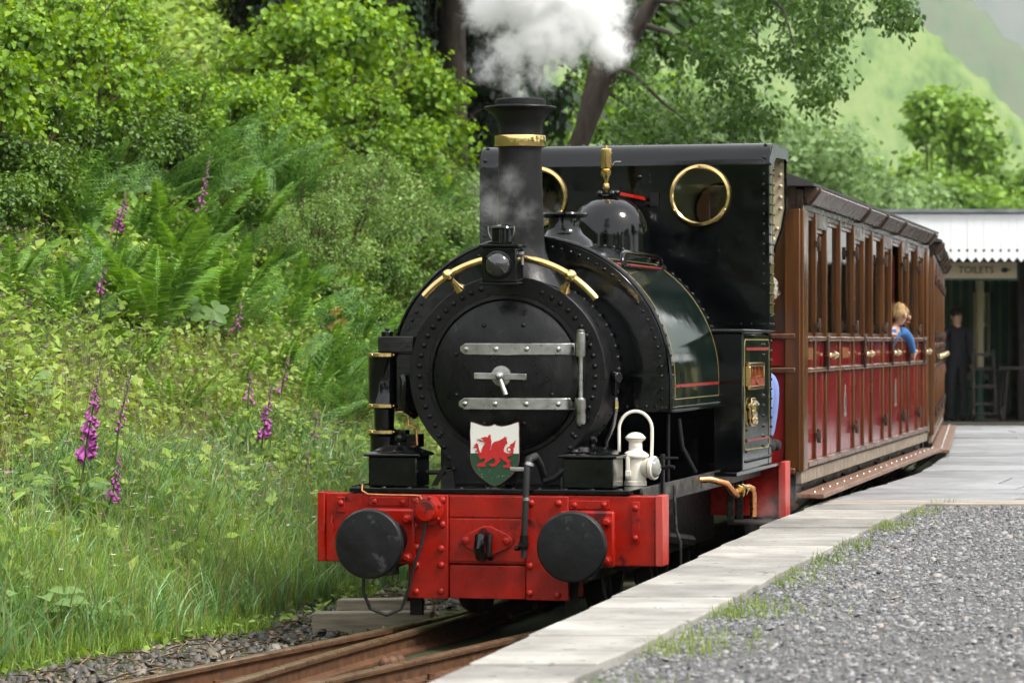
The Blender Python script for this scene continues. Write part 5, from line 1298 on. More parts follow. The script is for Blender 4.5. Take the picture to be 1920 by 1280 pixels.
def stand(h=1.62, arm=0.0):
    k = h/1.62
    N = {'pelvis': (None, (0, 0, 0.86), (0.15, 0.11), 'legs'), 'waist': ('pelvis', (0, 0, 1.00), (0.145, 0.105), 'top'), 'chest': ('waist', (0, 0.0, 1.20), (0.17, 0.115), 'top'), 'collar': ('chest', (0, 0.005, 1.335), (0.11, 0.075), 'top'),
         'neck': ('collar', (0, -0.005, 1.395), 0.055, 'skin'), 'jaw': ('neck', (0, -0.02, 1.44), (0.066, 0.072), 'skin'), 'head': ('jaw', (0, -0.015, 1.515), (0.082, 0.095), 'skin'), 'crown': ('head', (0, -0.01, 1.585), (0.062, 0.072), 'skin')}
    for s, n in ((-1, 'l'), (1, 'r')):
        N.update({n+'sh': ('collar', (s*0.175, 0.01, 1.30), 0.068, 'top'), n+'el': (n+'sh', (s*0.235, 0.03, 1.04), 0.05, 'top'), n+'wr': (n+'el', (s*0.245, -0.03+arm, 0.82), 0.035, 'top'), n+'palm': (n+'wr', (s*0.245, -0.045+arm, 0.755), (0.028, 0.036), 'skin'), n+'fing': (n+'palm', (s*0.24, -0.05+arm, 0.675), (0.016, 0.026), 'skin'),
                  n+'thumb': (n+'palm', (s*0.225, -0.085+arm, 0.72), 0.012, 'skin'),
                  n+'hip': ('pelvis', (s*0.085, 0, 0.80), 0.10, 'legs'), n+'kn': (n+'hip', (s*0.095, -0.01, 0.45), 0.068, 'legs'), n+'an': (n+'kn', (s*0.10, 0.02, 0.10), 0.052, 'legs'), n+'heel': (n+'an', (s*0.10, 0.025, 0.045), 0.045, 'shoe'), n+'toe': (n+'heel', (s*0.115, -0.15, 0.035), (0.045, 0.034), 'shoe')})
    return {a: (b[0], tuple(x*k for x in b[1]), tuple(x*k for x in b[2]) if isinstance(b[2], tuple) else b[2]*k, b[3]) for a, b in N.items()}
navy = cloth('dark_jumper', (0.014, 0.012, 0.020)); navy2 = cloth('dark_trousers', (0.010, 0.010, 0.013)); shoe = cloth('black_shoes', (0.012, 0.01, 0.009))
hair_d = pm('dark_brown_hair', (0.02, 0.013, 0.009), 0.6, var=0.4, scale=60, bump=0.3)
hair_g = pm('grey_hair', (0.33, 0.32, 0.27), 0.6, var=0.4, scale=60, bump=0.4); hair_b = pm('blond_hair', (0.46, 0.30, 0.13), 0.6, var=0.35, scale=50, bump=0.4)
person('person in dark clothes standing under the station canopy', (at(1793, 785, 45.6).x, 45.6, plat_z(45.6)+0.004), R(25), stand(1.60), {'skin': M['skin'], 'top': navy, 'legs': navy2, 'shoe': shoe}, hair_d)
# fireman inside the cab behind the far round window
bshirt = cloth('blue_work_shirt', (0.05, 0.10, 0.22)); jeans = cloth('blue_denim', (0.14, 0.20, 0.42)); pale = cloth('pale_blue_striped_shirt', (0.38, 0.46, 0.68))
person('person in blue work shirt seen through the round window behind the chimney', loco_point(-0.56, 3.78, 0.742), -LOCO_YAW, stand(1.66), {'skin': M['skin'], 'top': bshirt, 'legs': jeans, 'shoe': shoe}, hair_d)
# driver leaning out between engine and coach
N = stand(1.66)
def setj(n, p, r=None, reg=None): N[n] = (N[n][0], p, r or N[n][2], reg or N[n][3])
for n_, p_ in {'pelvis': (0, 0, 0.48), 'waist': (0, -0.03, 0.60), 'chest': (0, -0.10, 0.74), 'collar': (0, -0.17, 0.83), 'neck': (0.01, -0.205, 0.87), 'jaw': (0.01, -0.235, 0.885), 'head': (0.015, -0.25, 0.945), 'crown': (0.02, -0.245, 1.01)}.items(): setj(n_, p_)
for s_, n_ in ((-1, 'l'), (1, 'r')):
    for j_, p_ in {'sh': (s_*0.165, -0.16, 0.79), 'el': (s_*0.20, -0.17, 0.55), 'wr': (s_*0.10, -0.20, 0.52), 'palm': (s_*0.06, -0.22, 0.53), 'fing': (s_*0.02, -0.245, 0.53), 'thumb': (s_*0.04, -0.22, 0.565), 'hip': (s_*0.09, -0.03, 0.45), 'kn': (s_*0.11, -0.30, 0.43), 'an': (s_*0.115, -0.265, 0.10), 'heel': (s_*0.115, -0.255, 0.045), 'toe': (s_*0.12, -0.36, 0.035)}.items(): setj(n_+j_, p_)
person('grey haired person in pale shirt and blue trousers at the cab opening', loco_point(0.495, 3.80, 0.742), R(90)-LOCO_YAW, N, {'skin': M['skin'], 'top': pale, 'legs': jeans, 'shoe': shoe}, hair_g, face=(0.85, -0.2, -0.45))
# child leaning out of the coach window with one arm down the side
def coach_point(x, y, z): return Vector((0.911 + x*math.cos(Y1)+y*math.sin(Y1), 19.94 - x*math.sin(Y1)+y*math.cos(Y1), z))
fleece = cloth('blue_fleece', (0.035, 0.13, 0.34)); redc = cloth('red_shirt', (0.4, 0.03, 0.03))
C = {'pelvis': (None, (-0.25, -0.05, 1.02), (0.12, 0.10), 'legs'), 'waist': ('pelvis', (-0.20, -0.02, 1.17), (0.12, 0.10), 'top'), 'chest': ('waist', (-0.10, 0.0, 1.36), (0.13, 0.10), 'top'), 'collar': ('chest', (-0.02, 0.0, 1.50), (0.09, 0.07), 'top'), 'neck': ('collar', (0.03, 0.005, 1.56), 0.045, 'skin'), 'jaw': ('neck', (0.05, 0.02, 1.595), (0.048, 0.052), 'skin'), 'head': ('jaw', (0.052, 0.02, 1.645), (0.058, 0.067), 'skin'), 'crown': ('head', (0.05, 0.012, 1.69), (0.044, 0.051), 'skin'),
     'rsh': ('collar', (0.07, 0.10, 1.50), 0.050, 'top'), 'rel': ('rsh', (0.115, 0.22, 1.43), 0.040, 'top'), 'rwr': ('rel', (0.135, 0.31, 1.32), 0.031, 'top'), 'rpalm': ('rwr', (0.14, 0.325, 1.285), (0.02, 0.026), 'skin'), 'rfing': ('rpalm', (0.138, 0.335, 1.235), (0.012, 0.02), 'skin'), 'rthumb': ('rpalm', (0.15, 0.30, 1.265), 0.010, 'skin'),
     'lsh': ('collar', (-0.08, -0.12, 1.46), 0.055, 'top'), 'lel': ('lsh', (-0.10, -0.2, 1.30), 0.045, 'top'), 'lwr': ('lel', (-0.04, -0.17, 1.47), 0.034, 'top'), 'lpalm': ('lwr', (0.0, -0.15, 1.475), (0.024, 0.02), 'skin'), 'lfing': ('lpalm', (0.04, -0.13, 1.465), (0.018, 0.012), 'skin'),
     'rhip': ('pelvis', (-0.28, 0.03, 0.95), 0.08, 'legs'), 'rkn': ('rhip', (-0.32, 0.06, 0.80), 0.06, 'legs'), 'rtoe': ('rkn', (-0.36, 0.06, 0.69), 0.045, 'legs'), 'lhip': ('pelvis', (-0.28, -0.13, 0.95), 0.08, 'legs'), 'lkn': ('lhip', (-0.32, -0.15, 0.80), 0.06, 'legs'), 'ltoe': ('lkn', (-0.36, -0.15, 0.69), 0.045, 'legs')}
person('blond child in blue fleece leaning out of the coach window', coach_point(0.885, 5.95, 0.10), -Y1, C, {'skin': M['skin'], 'top': fleece, 'legs': jeans}, hair_b, face=(0.75, 0.62, -0.1), scale=0.92, hs=0.69)
# ------------------------------------------------------------------ plants
_GY = np.arange(12.0, 70.0, 0.05)
def ground_hit(px, py):
    """where a sight line meets the bank"""
    X = (px-960)*_GY/6000.0; Zr = CAM_Z-(py-640)*_GY/6000.0
    k = np.nonzero(bank_z(X, _GY) >= Zr)[0]
    return float(_GY[k[0]]) if len(k) else 70.0
def on_bank(px, py):
    Y = ground_hit(px, py); p = at(px, py, Y)
    return Vector((p.x, p.y, float(bank_z(p.x, p.y))))
G_HAZEL = foliage('hazel_leaves', [(0.05, (0.075, 0.15, 0.012)), (0.4, (0.14, 0.235, 0.020)), (0.7, (0.21, 0.31, 0.028)), (0.95, (0.31, 0.37, 0.045))], 0.42, 0.55)
G_BRAM = foliage('bramble_leaves', [(0.05, (0.045, 0.09, 0.010)), (0.45, (0.080, 0.145, 0.016)), (0.8, (0.14, 0.21, 0.025)), (1.0, (0.22, 0.26, 0.04))], 0.30, 0.45)
G_SMALL = foliage('small_bush_leaves', [(0.05, (0.085, 0.14, 0.024)), (0.45, (0.15, 0.225, 0.04)), (0.8, (0.25, 0.33, 0.08)), (1.0, (0.38, 0.43, 0.18))], 0.35, 0.45)
G_FERN = foliage('fern_fronds', [(0.0, (0.080, 0.165, 0.018)), (0.5, (0.14, 0.26, 0.03)), (1.0, (0.22, 0.34, 0.05))], 0.40, 0.5)
G_BRACK = foliage('bracken_fronds', [(0.0, (0.045, 0.10, 0.022)), (0.5, (0.10, 0.195, 0.038)), (1.0, (0.20, 0.30, 0.06))], 0.38, 0.5, 2.5)
G_HERB = foliage('bank_herbs', nscale=1.6, stops=[(0.0, (0.10, 0.155, 0.014)), (0.4, (0.185, 0.265, 0.026)), (0.75, (0.275, 0.345, 0.045)), (0.95, (0.37, 0.36, 0.09)), (1.0, (0.26, 0.16, 0.06))], transl=0.35, rough=0.55)
G_GRASS = foliage('tall_grass', [(0.0, (0.11, 0.18, 0.020)), (0.4, (0.19, 0.28, 0.036)), (0.75, (0.28, 0.36, 0.065)), (0.92, (0.36, 0.38, 0.11)), (1.0, (0.40, 0.33, 0.14))], 0.40, 0.45)
G_DRY = foliage('dry_grass', [(0.0, (0.18, 0.15, 0.05)), (0.6, (0.26, 0.19, 0.075)), (1.0, (0.34, 0.24, 0.11))], 0.35, 0.6)
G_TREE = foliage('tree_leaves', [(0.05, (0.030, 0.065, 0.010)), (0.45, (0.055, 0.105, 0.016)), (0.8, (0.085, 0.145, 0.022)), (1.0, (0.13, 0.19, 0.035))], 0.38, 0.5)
G_FAR = foliage('valley_tree_leaves', [(0.05, (0.085, 0.15, 0.018)), (0.45, (0.15, 0.24, 0.03)), (0.8, (0.23, 0.32, 0.05)), (1.0, (0.33, 0.39, 0.10))], 0.40, 0.6)
G_WILLOW = foliage('willow_leaves', [(0.05, (0.11, 0.165, 0.045)), (0.45, (0.17, 0.24, 0.07)), (0.8, (0.25, 0.32, 0.12)), (1.0, (0.36, 0.41, 0.21))], 0.38, 0.6)
G_IVY = foliage('ivy_leaves', [(0.0, (0.014, 0.035, 0.010)), (0.6, (0.03, 0.065, 0.018)), (1.0, (0.06, 0.11, 0.035))], 0.2, 0.35)
M['bark'] = pm('tree_bark', (0.018, 0.012, 0.008), 0.9, var=0.4, scale=6, c2=(0.045, 0.031, 0.020), bump=0.5, bscale=9, stretch=(3, 3, 0.6))
M['twig'] = pm('brown_twigs', (0.065, 0.036, 0.018), 0.8, var=0.3, scale=10)

def cloud(lumps, n, rs, shell=0.5, up=0.5, jitter=0.25):
    """leaf positions, directions and normals through ellipsoid lumps"""
    vol = np.array([r[0]*r[1]*r[2] for c, r in lumps])**0.75; k = rs.choice(len(lumps), n, p=vol/vol.sum())
    C = np.array([c for c, r in lumps])[k]; Rr = np.array([r for c, r in lumps])[k]
    d = unit(rs.normal(0, 1, (n, 3)))
    rad = (shell + (1-shell)*rs.uniform(0, 1, n)**0.7)*(1 + jitter*np.sin(d[:, 0]*7+k*1.7)*np.sin(d[:, 1]*6+k)*np.cos(d[:, 2]*5))
    rad *= rs.uniform(0.86, 1.12, n)
    P = C + d*Rr*rad[:, None]
    N = unit(d*0.55 + np.array([0, 0, 1.0])*up + rs.normal(0, 0.42, (n, 3)))
    D = unit(np.cross(N, rs.normal(0, 1, (n, 3))) + d*0.35 - np.array([0, 0, 0.25]))
    return P, D, N
def bush_proto(seed, w, h, n, lsize, lw, mat, twigs, kind='fold', nl=13):
    rs = np.random.default_rng(seed)
    lumps = []
    for k in range(nl):
        a = rs.uniform(0, 6.28); t = rs.uniform(0.1, 1.0); r = w*0.5*math.sqrt(rs.uniform(0, 1))*(1.05-0.5*t)
        s = rs.uniform(0.09, 0.23)*w
        lumps.append(((r*math.cos(a), r*math.sin(a), h*(0.15+0.75*t)), (s*1.1, s*1.1, s*0.75)))
    P, D, N = cloud(lumps, n, rs, 0.35, 0.5, 0.5)
    L = lsize*rs.uniform(0.6, 1.2, n)
    V, F = (leaf_arrays if kind == 'fold' else flat_arrays)(P, D, N, L, L*lw*rs.uniform(0.85, 1.1, n))
    fm = np_mesh('foliage', V, F, mat)
    mb = MB()
    for c, r in lumps[:twigs]:
        b = Vector((c[0]*0.15, c[1]*0.15, -0.25)); e = Vector(c) + Vector((0, 0, r[2]*0.8)); m = b.lerp(e, 0.5) + Vector((rs.normal(0, .05), rs.normal(0, .05), 0.05))*w
        mb.tube([b, b.lerp(m, 0.5), m, e], [0.014*w, 0.011*w, 0.009*w, 0.003], 6)
        for q in range(5):
            e2 = e + Vector(rs.normal(0, 1, 3))*r[0]*0.75; mb.tube([m.lerp(e, 0.3+0.12*q), e2], [0.005*w, 0.002], 5)
    me = bpy.data.meshes.new('stems'); me.from_pydata(mb.v, [], mb.f); me.update(); me.materials.append(M['twig'])
    return fm, me
PROTO = {'hazel': [bush_proto(11+i, 1.9, 1.7, 3600, 0.086, 0.86, G_HAZEL, 12, 'fold', 24) for i in range(3)],
         'bramble': [bush_proto(31+i, 1.7, 1.1, 4200, 0.070, 0.70, G_BRAM, 10, 'fold', 24) for i in range(2)],
         'small': [bush_proto(51+i, 1.5, 1.3, 9000, 0.046, 0.62, G_SMALL, 16, 'flat', 40) for i in range(2)]}
def bush(kind, px, py_base, py_top, label, v=0, group=None, wide=1.0):
    p = on_bank(px, py_base); zt = at(px, py_top, p.y).z; H = {'hazel': 1.85, 'bramble': 1.25, 'small': 1.4}[kind]
    h = max(0.35, min(1.35, (zt-p.z+0.05)/H)); w = wide*max(0.55, min(1.15, h))
    rt = empty({'hazel': 'hazel_bush', 'bramble': 'bramble_bush', 'small': 'small_leaved_bush'}[kind], (p.x, p.y, p.z-0.05), random.uniform(0, 6.28))
    rt.scale = (w, w, h); tag(rt, label, 'bush', group)
    fm, sm = PROTO[kind][v % len(PROTO[kind])]
    link('foliage', fm, rt); link('stems', sm, rt)
    return rt
# hazel scrub along the top of the bank, left to right
HZ = [(-70, 300, -10), (30, 290, 0), (120, 300, 15), (215, 290, 30), (330, 320, 135), (435, 320, 125), (535, 310, 0), (625, 320, -20), (705, 330, 45), (785, 400, 130), (862, 420, 135), (690, 230, -20), (905, 420, 190), (1010, 450, 180), (1095, 450, 200)]
HL = ['bright green hazel bush at the very left edge high on the bank', 'hazel bush at the top left corner', 'hazel bush above the tall bramble mound on the left', 'low hazel bush left of the dark gap in the wood', 'low hazel bush directly below the dark gap in the wood', 'low hazel bush right of the dark gap in the wood', 'tall hazel bush above the bracken slope', 'tall hazel bush in the middle of the upper bank', 'hazel bush below the ivy covered trunk', 'hazel bush half way between ivy trunk and chimney', 'hazel bush just left of the chimney cap', 'hazel bush in front of the ivy covered trunk at the top', 'hazel bush behind the chimney cap', 'hazel bush under the steam behind the cab roof', 'hazel bush below the leaning trunk behind the cab roof']
HZ += [(0, 200, -40), (90, 200, -30), (180, 190, -20), (385, 260, 115), (490, 260, 60), (580, 250, -30), (660, 280, 10), (745, 330, 85), (825, 370, 140), (575, 380, 200), (480, 340, 150), (670, 380, 150), (760, 420, 210)]
HL += ['back row hazel at the top left edge', 'back row hazel second from the top left edge', 'back row hazel third from the top left edge', 'hazel between the two low hazels below the dark gap', 'hazel bordering the dark gap on its right', 'back row hazel left of the ivy trunk', 'hazel directly under the ivy trunk', 'hazel between ivy trunk and the thick dark trunk', 'hazel left of the chimney below the thick dark trunk', 'hazel mixed into the bracken in the middle of the upper bank', 'hazel above the tall thin foxglove', 'hazel mixed into the bracken right of the middle', 'hazel above the pale bush left of the cab']
HZ += [(205, 75, -50), (170, 60, -60), (130, 60, -60), (215, 130, 10), (150, 120, -10)]
HL += ['upper hazel on the skyline left of the dark gap', 'upper hazel left of the skyline hazel by the dark gap', 'upper hazel furthest left on the skyline', 'hazel filling the slope below the skyline hazel', 'hazel filling the slope left below the skyline hazel']
for k, ((px, py, pt), lb) in enumerate(zip(HZ, HL)): bush('hazel', px, py, pt, lb, k, 'hazel bushes along the top of the bank')
BR = [(-30, 430, 280), (60, 410, 240), (190, 350, 170), (290, 360, 205), (90, 300, 150), (640, 640, 520), (735, 700, 540), (790, 600, 440), (705, 580, 450), (430, 450, 340)]
BR += [(10, 250, 100), (250, 260, 130), (380, 330, 235), (520, 330, 215), (620, 340, 240), (740, 380, 250)]
BL = ['dark bramble mound low at the left edge', 'dark bramble mound beside the left edge overhanging a hollow', 'broad bramble mound left of the tall foxglove', 'bramble mound behind the tall foxglove', 'bramble mound below the top left hazel', 'bramble bush with glossy leaves left of the air pump bracket', 'bramble bush directly left of the black air pump', 'bramble bush left of the saddle tank', 'bramble bush below the pale small leaved bush', 'low bramble mound under the bracken slope', 'bramble mound under the hazel in the top left corner', 'bramble mound under the hazel left of the dark gap', 'bramble mound under the low hazel below the dark gap', 'bramble mound under the tall hazel above the bracken', 'bramble mound behind the upper pale bush', 'bramble mound behind the pale bush left of the cab']
for k, ((px, py, pt), lb) in enumerate(zip(BR, BL)): bush('bramble', px, py, pt, lb, k, 'bramble bushes on the bank')
SM = [(590, 530, 345), (690, 500, 270), (640, 470, 290), (765, 480, 330), (830, 480, 280), (860, 420, 210), (500, 500, 400)]
SL = ['pale small leaved bush in the middle of the bank', 'larger pale small leaved bush left of the chimney', 'upper pale bush with tiny leaves below the bracken', 'pale bush left of the cab', 'pale tiny leaved bush touching the cab side', 'pale bush above the left corner of the cab', 'low pale bush beside the big fern clump']
for k, ((px, py, pt), lb) in enumerate(zip(SM, SL)): bush('small', px, py, pt, lb, k, 'small leaved bushes on the bank')

# ------------------------------------------------------------------ ferns
def frond_mesh(seed, L=1.0, pairs=30, arch=0.55, plen=0.13):
    rs = np.random.default_rng(seed)
    t = np.linspace(0.0, 1.0, 40)
    x = L*(0.62*t + 0.28*t**2)*arch*1.5; z = L*(t - 0.45*arch*t**2.4)*0.92
    cx = lambda s: np.interp(s, t, x); czz = lambda s: np.interp(s, t, z)
    P, D, N, Ls, Ws = [], [], [], [], []
    for k in range(pairs):
        s = 0.14 + 0.85*k/pairs; ds = 0.02
        tan = np.array([cx(s+ds)-cx(s-ds), 0, czz(s+ds)-czz(s-ds)]); tan /= np.linalg.norm(tan)
        nrm = np.cross(np.array([0, 1.0, 0]), tan); nrm = -nrm if nrm[0] > 0 and tan[2] > 0.5 else nrm
        nn = np.array([-tan[2], 0, tan[0]])
        ln = plen*L*math.sin(math.pi*min(1, 0.12+0.88*(s-0.1)/0.9))**0.8*(1.0-0.25*s) + 0.015
        for sg in (-1, 1):
            P.append([cx(s), 0, czz(s)]); d = np.array([0, sg, 0])*0.9 + tan*0.38 - nn*0.12 + rs.normal(0, 0.06, 3)
            D.append(d); N.append(nn + rs.normal(0, 0.1, 3)); Ls.append(ln*rs.uniform(0.9, 1.08)); Ws.append(0.028*L)
    V1, F1 = leaf_arrays(np.array(P), np.array(D), np.array(N), np.array(Ls), np.array(Ws), 0.2, 0.12, 0.36)
    tw = []
    for a in range(12):
        s = a/11; w = 0.008*L*(1-0.8*s); tw.append([cx(s), -w, czz(s)]); tw.append([cx(s), w, czz(s)])
    F2 = np.array([[2*a, 2*a+1, 2*a+3, 2*a+2] for a in range(11)])
    V, F = cat_arrays([(V1, F1), (np.array(tw), F2)])
    return np_mesh('frond', V, F, G_FERN)
FROND = [frond_mesh(61+i, 1.0, 30, 0.35+0.16*i) for i in range(4)]
def fern(px, py, label, size=0.8, n=11, name='fern'):
    p = on_bank(px, py); rt = empty(name, (p.x, p.y, p.z-0.02)); tag(rt, label, 'fern', 'ferns on the bank')
    for k in range(n):
        o = link('frond', FROND[k % 4 if k < n*0.75 else 0], rt)
        o.rotation_euler = (random.uniform(-.12, .12), random.uniform(-.12, .12), 2*math.pi*k/n + random.uniform(-.3, .3)); s = size*random.uniform(0.75, 1.1); o.scale = (s, s, s)
FERNS = [(290, 640, 'largest fern clump with upright fronds in the middle of the bank', 1.05, 14), (400, 640, 'arching fern right of the largest fern clump', 0.95, 12), (300, 510, 'yellow green fern above the largest fern clump', 0.85, 11), (530, 660, 'fern with light fronds right of the sycamore seedling', 0.75, 10), (470, 470, 'fern above the arching fern in the middle of the bank', 0.85, 11), (620, 770, 'fern closest to the left of the air pump', 0.75, 11), (560, 800, 'fern beside the small foxglove near the pump', 0.6, 9), (660, 690, 'light green fern behind the air pump', 0.8, 12), (210, 560, 'fern left of the largest fern clump', 0.7, 9), (330, 800, 'small fern below the largest fern clump', 0.5, 8), (440, 760, 'small fern below the sycamore seedling', 0.5, 8), (380, 470, 'fern beside the stem of the tallest foxglove', 0.75, 10), (250, 480, 'fern behind the left foxglove spike', 0.75, 10), (640, 620, 'fern under the yellow sycamore seedling', 0.7, 10), (590, 720, 'fern half way between sycamore and pump', 0.7, 10), (20, 560, 'fern at the left edge of the bank', 0.6, 9), (120, 600, 'fern between left edge and the small left foxglove', 0.6, 9), (350, 560, 'fern between the two largest fern clumps', 0.8, 11), (450, 580, 'fern right of the arching fern', 0.75, 10), (560, 600, 'fern left of the yellow seedlings', 0.75, 10), (250, 720, 'small fern below the small left foxglove', 0.5, 8), (520, 730, 'small fern above the loose foxglove', 0.55, 9), (420, 840, 'small fern left of the few belled foxglove', 0.42, 8), (150, 460, 'fern under the left bramble mound', 0.75, 10), (640, 840, 'fern just left of the pump foot', 0.55, 9)]
for a in FERNS: fern(*a)
def bracken():
    rs = np.random.default_rng(5); protos = []
    for q in range(3):
        P, D, N, Ls, Ws = [], [], [], [], []
        arch = 0.5+0.2*q
        for k in range(13):
            s = 0.22+0.76*k/13; base = np.array([0.9*(0.5*s+0.5*s*s)*arch*1.3, 0, s-0.42*arch*s**2.4]); e = 0.02; s2 = s+e
            b2 = np.array([0.9*(0.5*s2+0.5*s2*s2)*arch*1.3, 0, s2-0.42*arch*s2**2.4]); tan = (b2-base)/np.linalg.norm(b2-base); nn = np.array([-tan[2], 0, tan[0]])
            ln = 0.34*(1-((s-0.22)/0.80))**0.75 + 0.02
            for sg in (-1, 1):
                d = np.array([0, sg, 0])*0.85 + tan*0.5 - nn*0.1; d /= np.linalg.norm(d); m = max(4, int(ln/0.034))
                sd = np.cross(d, nn)
                for j in range(m):
                    f = (j+0.6)/m; c = base + d*ln*f - nn*0.12*ln*f*f; pl = 0.070*(1-f)**0.6*(0.5+ln*1.6)+0.014
                    for g in (-1, 1):
                        P.append(c); D.append(sd*g*0.9 + d*0.5 - nn*0.1); N.append(nn+rs.normal(0, .15, 3)); Ls.append(pl); Ws.append(pl*0.42+0.004)
        protos.append(flat_arrays(np.array(P), np.array(D), np.array(N), np.array(Ls), np.array(Ws), 0.05))
    parts = []
    def put(px, py, size, Y=None, lift=0.0):
        p = on_bank(px, py) if Y is None else at(px, py, Y)
        V, F = protos[rs.integers(3)]; a = rs.uniform(0, 6.28); c, s = math.cos(a), math.sin(a); t = rs.normal(0, 0.2); ct, st = math.cos(t), math.sin(t)
        W = V*size; W = np.stack([W[:, 0], W[:, 1]*ct-W[:, 2]*st, W[:, 1]*st+W[:, 2]*ct], -1)
        W = np.stack([W[:, 0]*c-W[:, 1]*s, W[:, 0]*s+W[:, 1]*c, W[:, 2]], -1) + np.array([p.x, p.y, p.z+lift])
        parts.append((W, F))
    for k in range(230): put(rs.uniform(300, 760), rs.uniform(240, 420), rs.uniform(0.55, 0.95))
    for k in range(30): put(rs.uniform(300, 900), rs.uniform(120, 240), rs.uniform(0.6, 0.9))
    for k in range(36): put(rs.uniform(120, 330), rs.uniform(250, 420), rs.uniform(0.5, 0.8))
    for k in range(110): put(rs.uniform(560, 760), rs.uniform(640, 860), rs.uniform(0.5, 0.75))
    for k in range(60): put(rs.uniform(760, 900), rs.uniform(380, 520), rs.uniform(0.8, 1.2))
    for k in range(130): put(rs.uniform(120, 600), rs.uniform(440, 640), rs.uniform(0.32, 0.55))
    V, F = cat_arrays(parts)
    o = link('bracken', np_mesh('bracken', V, F, G_BRACK)); tag(o, 'dense green bracken covering the upper bank', 'bracken', kind='stuff')
bracken()

# ------------------------------------------------------------------ grass and herbs
def bank_points(n, u0, u1, y0, y1, pw=1.0, pmin=-140, pmax=1000):
    Y = y0 + (y1-y0)*rng.uniform(0, 1, n)**pw; u = rng.uniform(u0, u1, n); X = x_at(u, Y); px = 960+6000*X/Y
    k = (px > pmin) & (px < pmax); X, Y, u = X[k], Y[k], u[k]
    return X, Y, u
def meadow():
    X, Y, u = bank_points(110000, 1.30, 3.4, 12.5, 27, 1.2, -140, 900)
    d = 1.25 - (u-1.45)/0.95 + 0.5*vnoise(X, Y, 1.7, 2); k = (rng.uniform(0, 1.25, len(X)) < d) & (u > 1.42+0.22*vnoise(X, Y, 2.0, 9)+0.05); X, Y, u = X[k], Y[k], u[k]
    n = len(X); P = np.stack([X, Y, bank_z(X, Y)-0.01], -1)
    h = rng.uniform(0.10, 0.36, n)*(1+0.5*vnoise(X, Y, 0.9, 5))*np.clip((u-1.3)/0.4, 0.35, 1)
    V, F = blade_arrays(P, h, rng.uniform(0.004, 0.010, n), rng.uniform(0.1, 1.0, n), rng.uniform(0, 6.28, n))
    o = link('bank_grass', np_mesh('bank_grass', V, F, G_GRASS)); tag(o, 'tall green grass along the foot of the bank', 'grass', kind='stuff')
    X, Y, u = bank_points(9000, 1.5, 3.0, 12.5, 24, 1.1, -140, 900); n = len(X); P = np.stack([X, Y, bank_z(X, Y)], -1)
    V, F = blade_arrays(P, rng.uniform(0.22, 0.44, n), rng.uniform(0.009, 0.015, n), rng.uniform(0.3, 1.2, n), rng.uniform(0, 6.28, n), 4)
    o = link('broad_grass', np_mesh('broad_grass', V, F, foliage('broad_grass_blades', [(0.0, (0.09, 0.17, 0.05)), (0.6, (0.16, 0.27, 0.085)), (1.0, (0.28, 0.40, 0.17))], 0.35, 0.35))); tag(o, 'broad pale grass blades bending over the foot of the bank', 'grass', kind='stuff')
    X, Y, u = bank_points(9000, 1.45, 3.9, 12.5, 26, 1.1, -140, 900); n = len(X)
    P = np.stack([X, Y, bank_z(X, Y)], -1)
    V, F = blade_arrays(P, rng.uniform(0.2, 0.62, n), rng.uniform(0.0025, 0.0045, n), rng.uniform(0.05, 0.6, n), rng.uniform(0, 6.28, n))
    o = link('dry_grass', np_mesh('dry_grass', V, F, G_DRY)); tag(o, 'thin straw coloured grass stalks among the green grass', 'grass', kind='stuff')
    # low herbs over the whole bank
    parts = []
    X, Y, u = bank_points(270000, 1.35, 9.5, 12.5, 38, 1.0, -140, 950)
    k = rng.uniform(0, 1, len(X)) < np.clip((u-1.3)/0.8, 0.4, 1)*np.clip(1.25-(u-5)/6, 0.3, 1); X, Y, u = X[k], Y[k], u[k]; n = len(X)
    h = rng.uniform(0, 1, n)**1.4*(0.16+0.14*np.clip(vnoise(X, Y, 1.3, 7)+0.4, 0, 1.5))*np.clip((u-0.9)/2, 0.3, 1.3)
    P = np.stack([X, Y, bank_z(X, Y)+h], -1)
    N = unit(np.array([-0.1, -0.25, 1.0])+rng.normal(0, 0.5, (n, 3))); D = unit(np.cross(N, rng.normal(0, 1, (n, 3)))+np.array([0, 0, -0.15]))
    L = rng.uniform(0.022, 0.062, n)*(1+0.5*vnoise(X, Y, 0.7, 3))
    parts.append(flat_arrays(P, D, N, L, L*rng.uniform(0.35, 0.7, n), 0.15))
    X, Y, u = bank_points(9000, 1.9, 6.5, 13.5, 32, 1.0, -140, 950); n = len(X); P = np.stack([X, Y, bank_z(X, Y)+rng.uniform(0.05, 0.26, n)], -1)
    N = unit(np.array([-0.1, -0.45, 1.0])+rng.normal(0, 0.4, (n, 3))); D = unit(np.cross(N, rng.normal(0, 1, (n, 3)))+np.array([0, 0, -0.1])); L = rng.uniform(0.06, 0.13, n)
    parts.append(flat_arrays(P, D, N, L, L*rng.uniform(0.4, 0.65, n), 0.2, 0.5))
    X, Y, u = bank_points(60000, 7.0, 15.0, 20, 52, 1.0, -400, 1000); n = len(X); P = np.stack([X, Y, bank_z(X, Y)+rng.uniform(0.02, 0.55, n)], -1)
    N = unit(np.array([0.1, -0.45, 1.0])+rng.normal(0, 0.45, (n, 3))); D = unit(np.cross(N, rng.normal(0, 1, (n, 3)))+np.array([0, 0, -0.15])); L = rng.uniform(0.07, 0.16, n)
    parts.append(flat_arrays(P, D, N, L, L*rng.uniform(0.4, 0.7, n), 0.2, 0.5))
    V, F = cat_arrays(parts)
    o = link('bank_herbs', np_mesh('bank_herbs', V, F, G_HERB)); tag(o, 'low leafy herbs covering the bank', 'ground cover', kind='stuff')
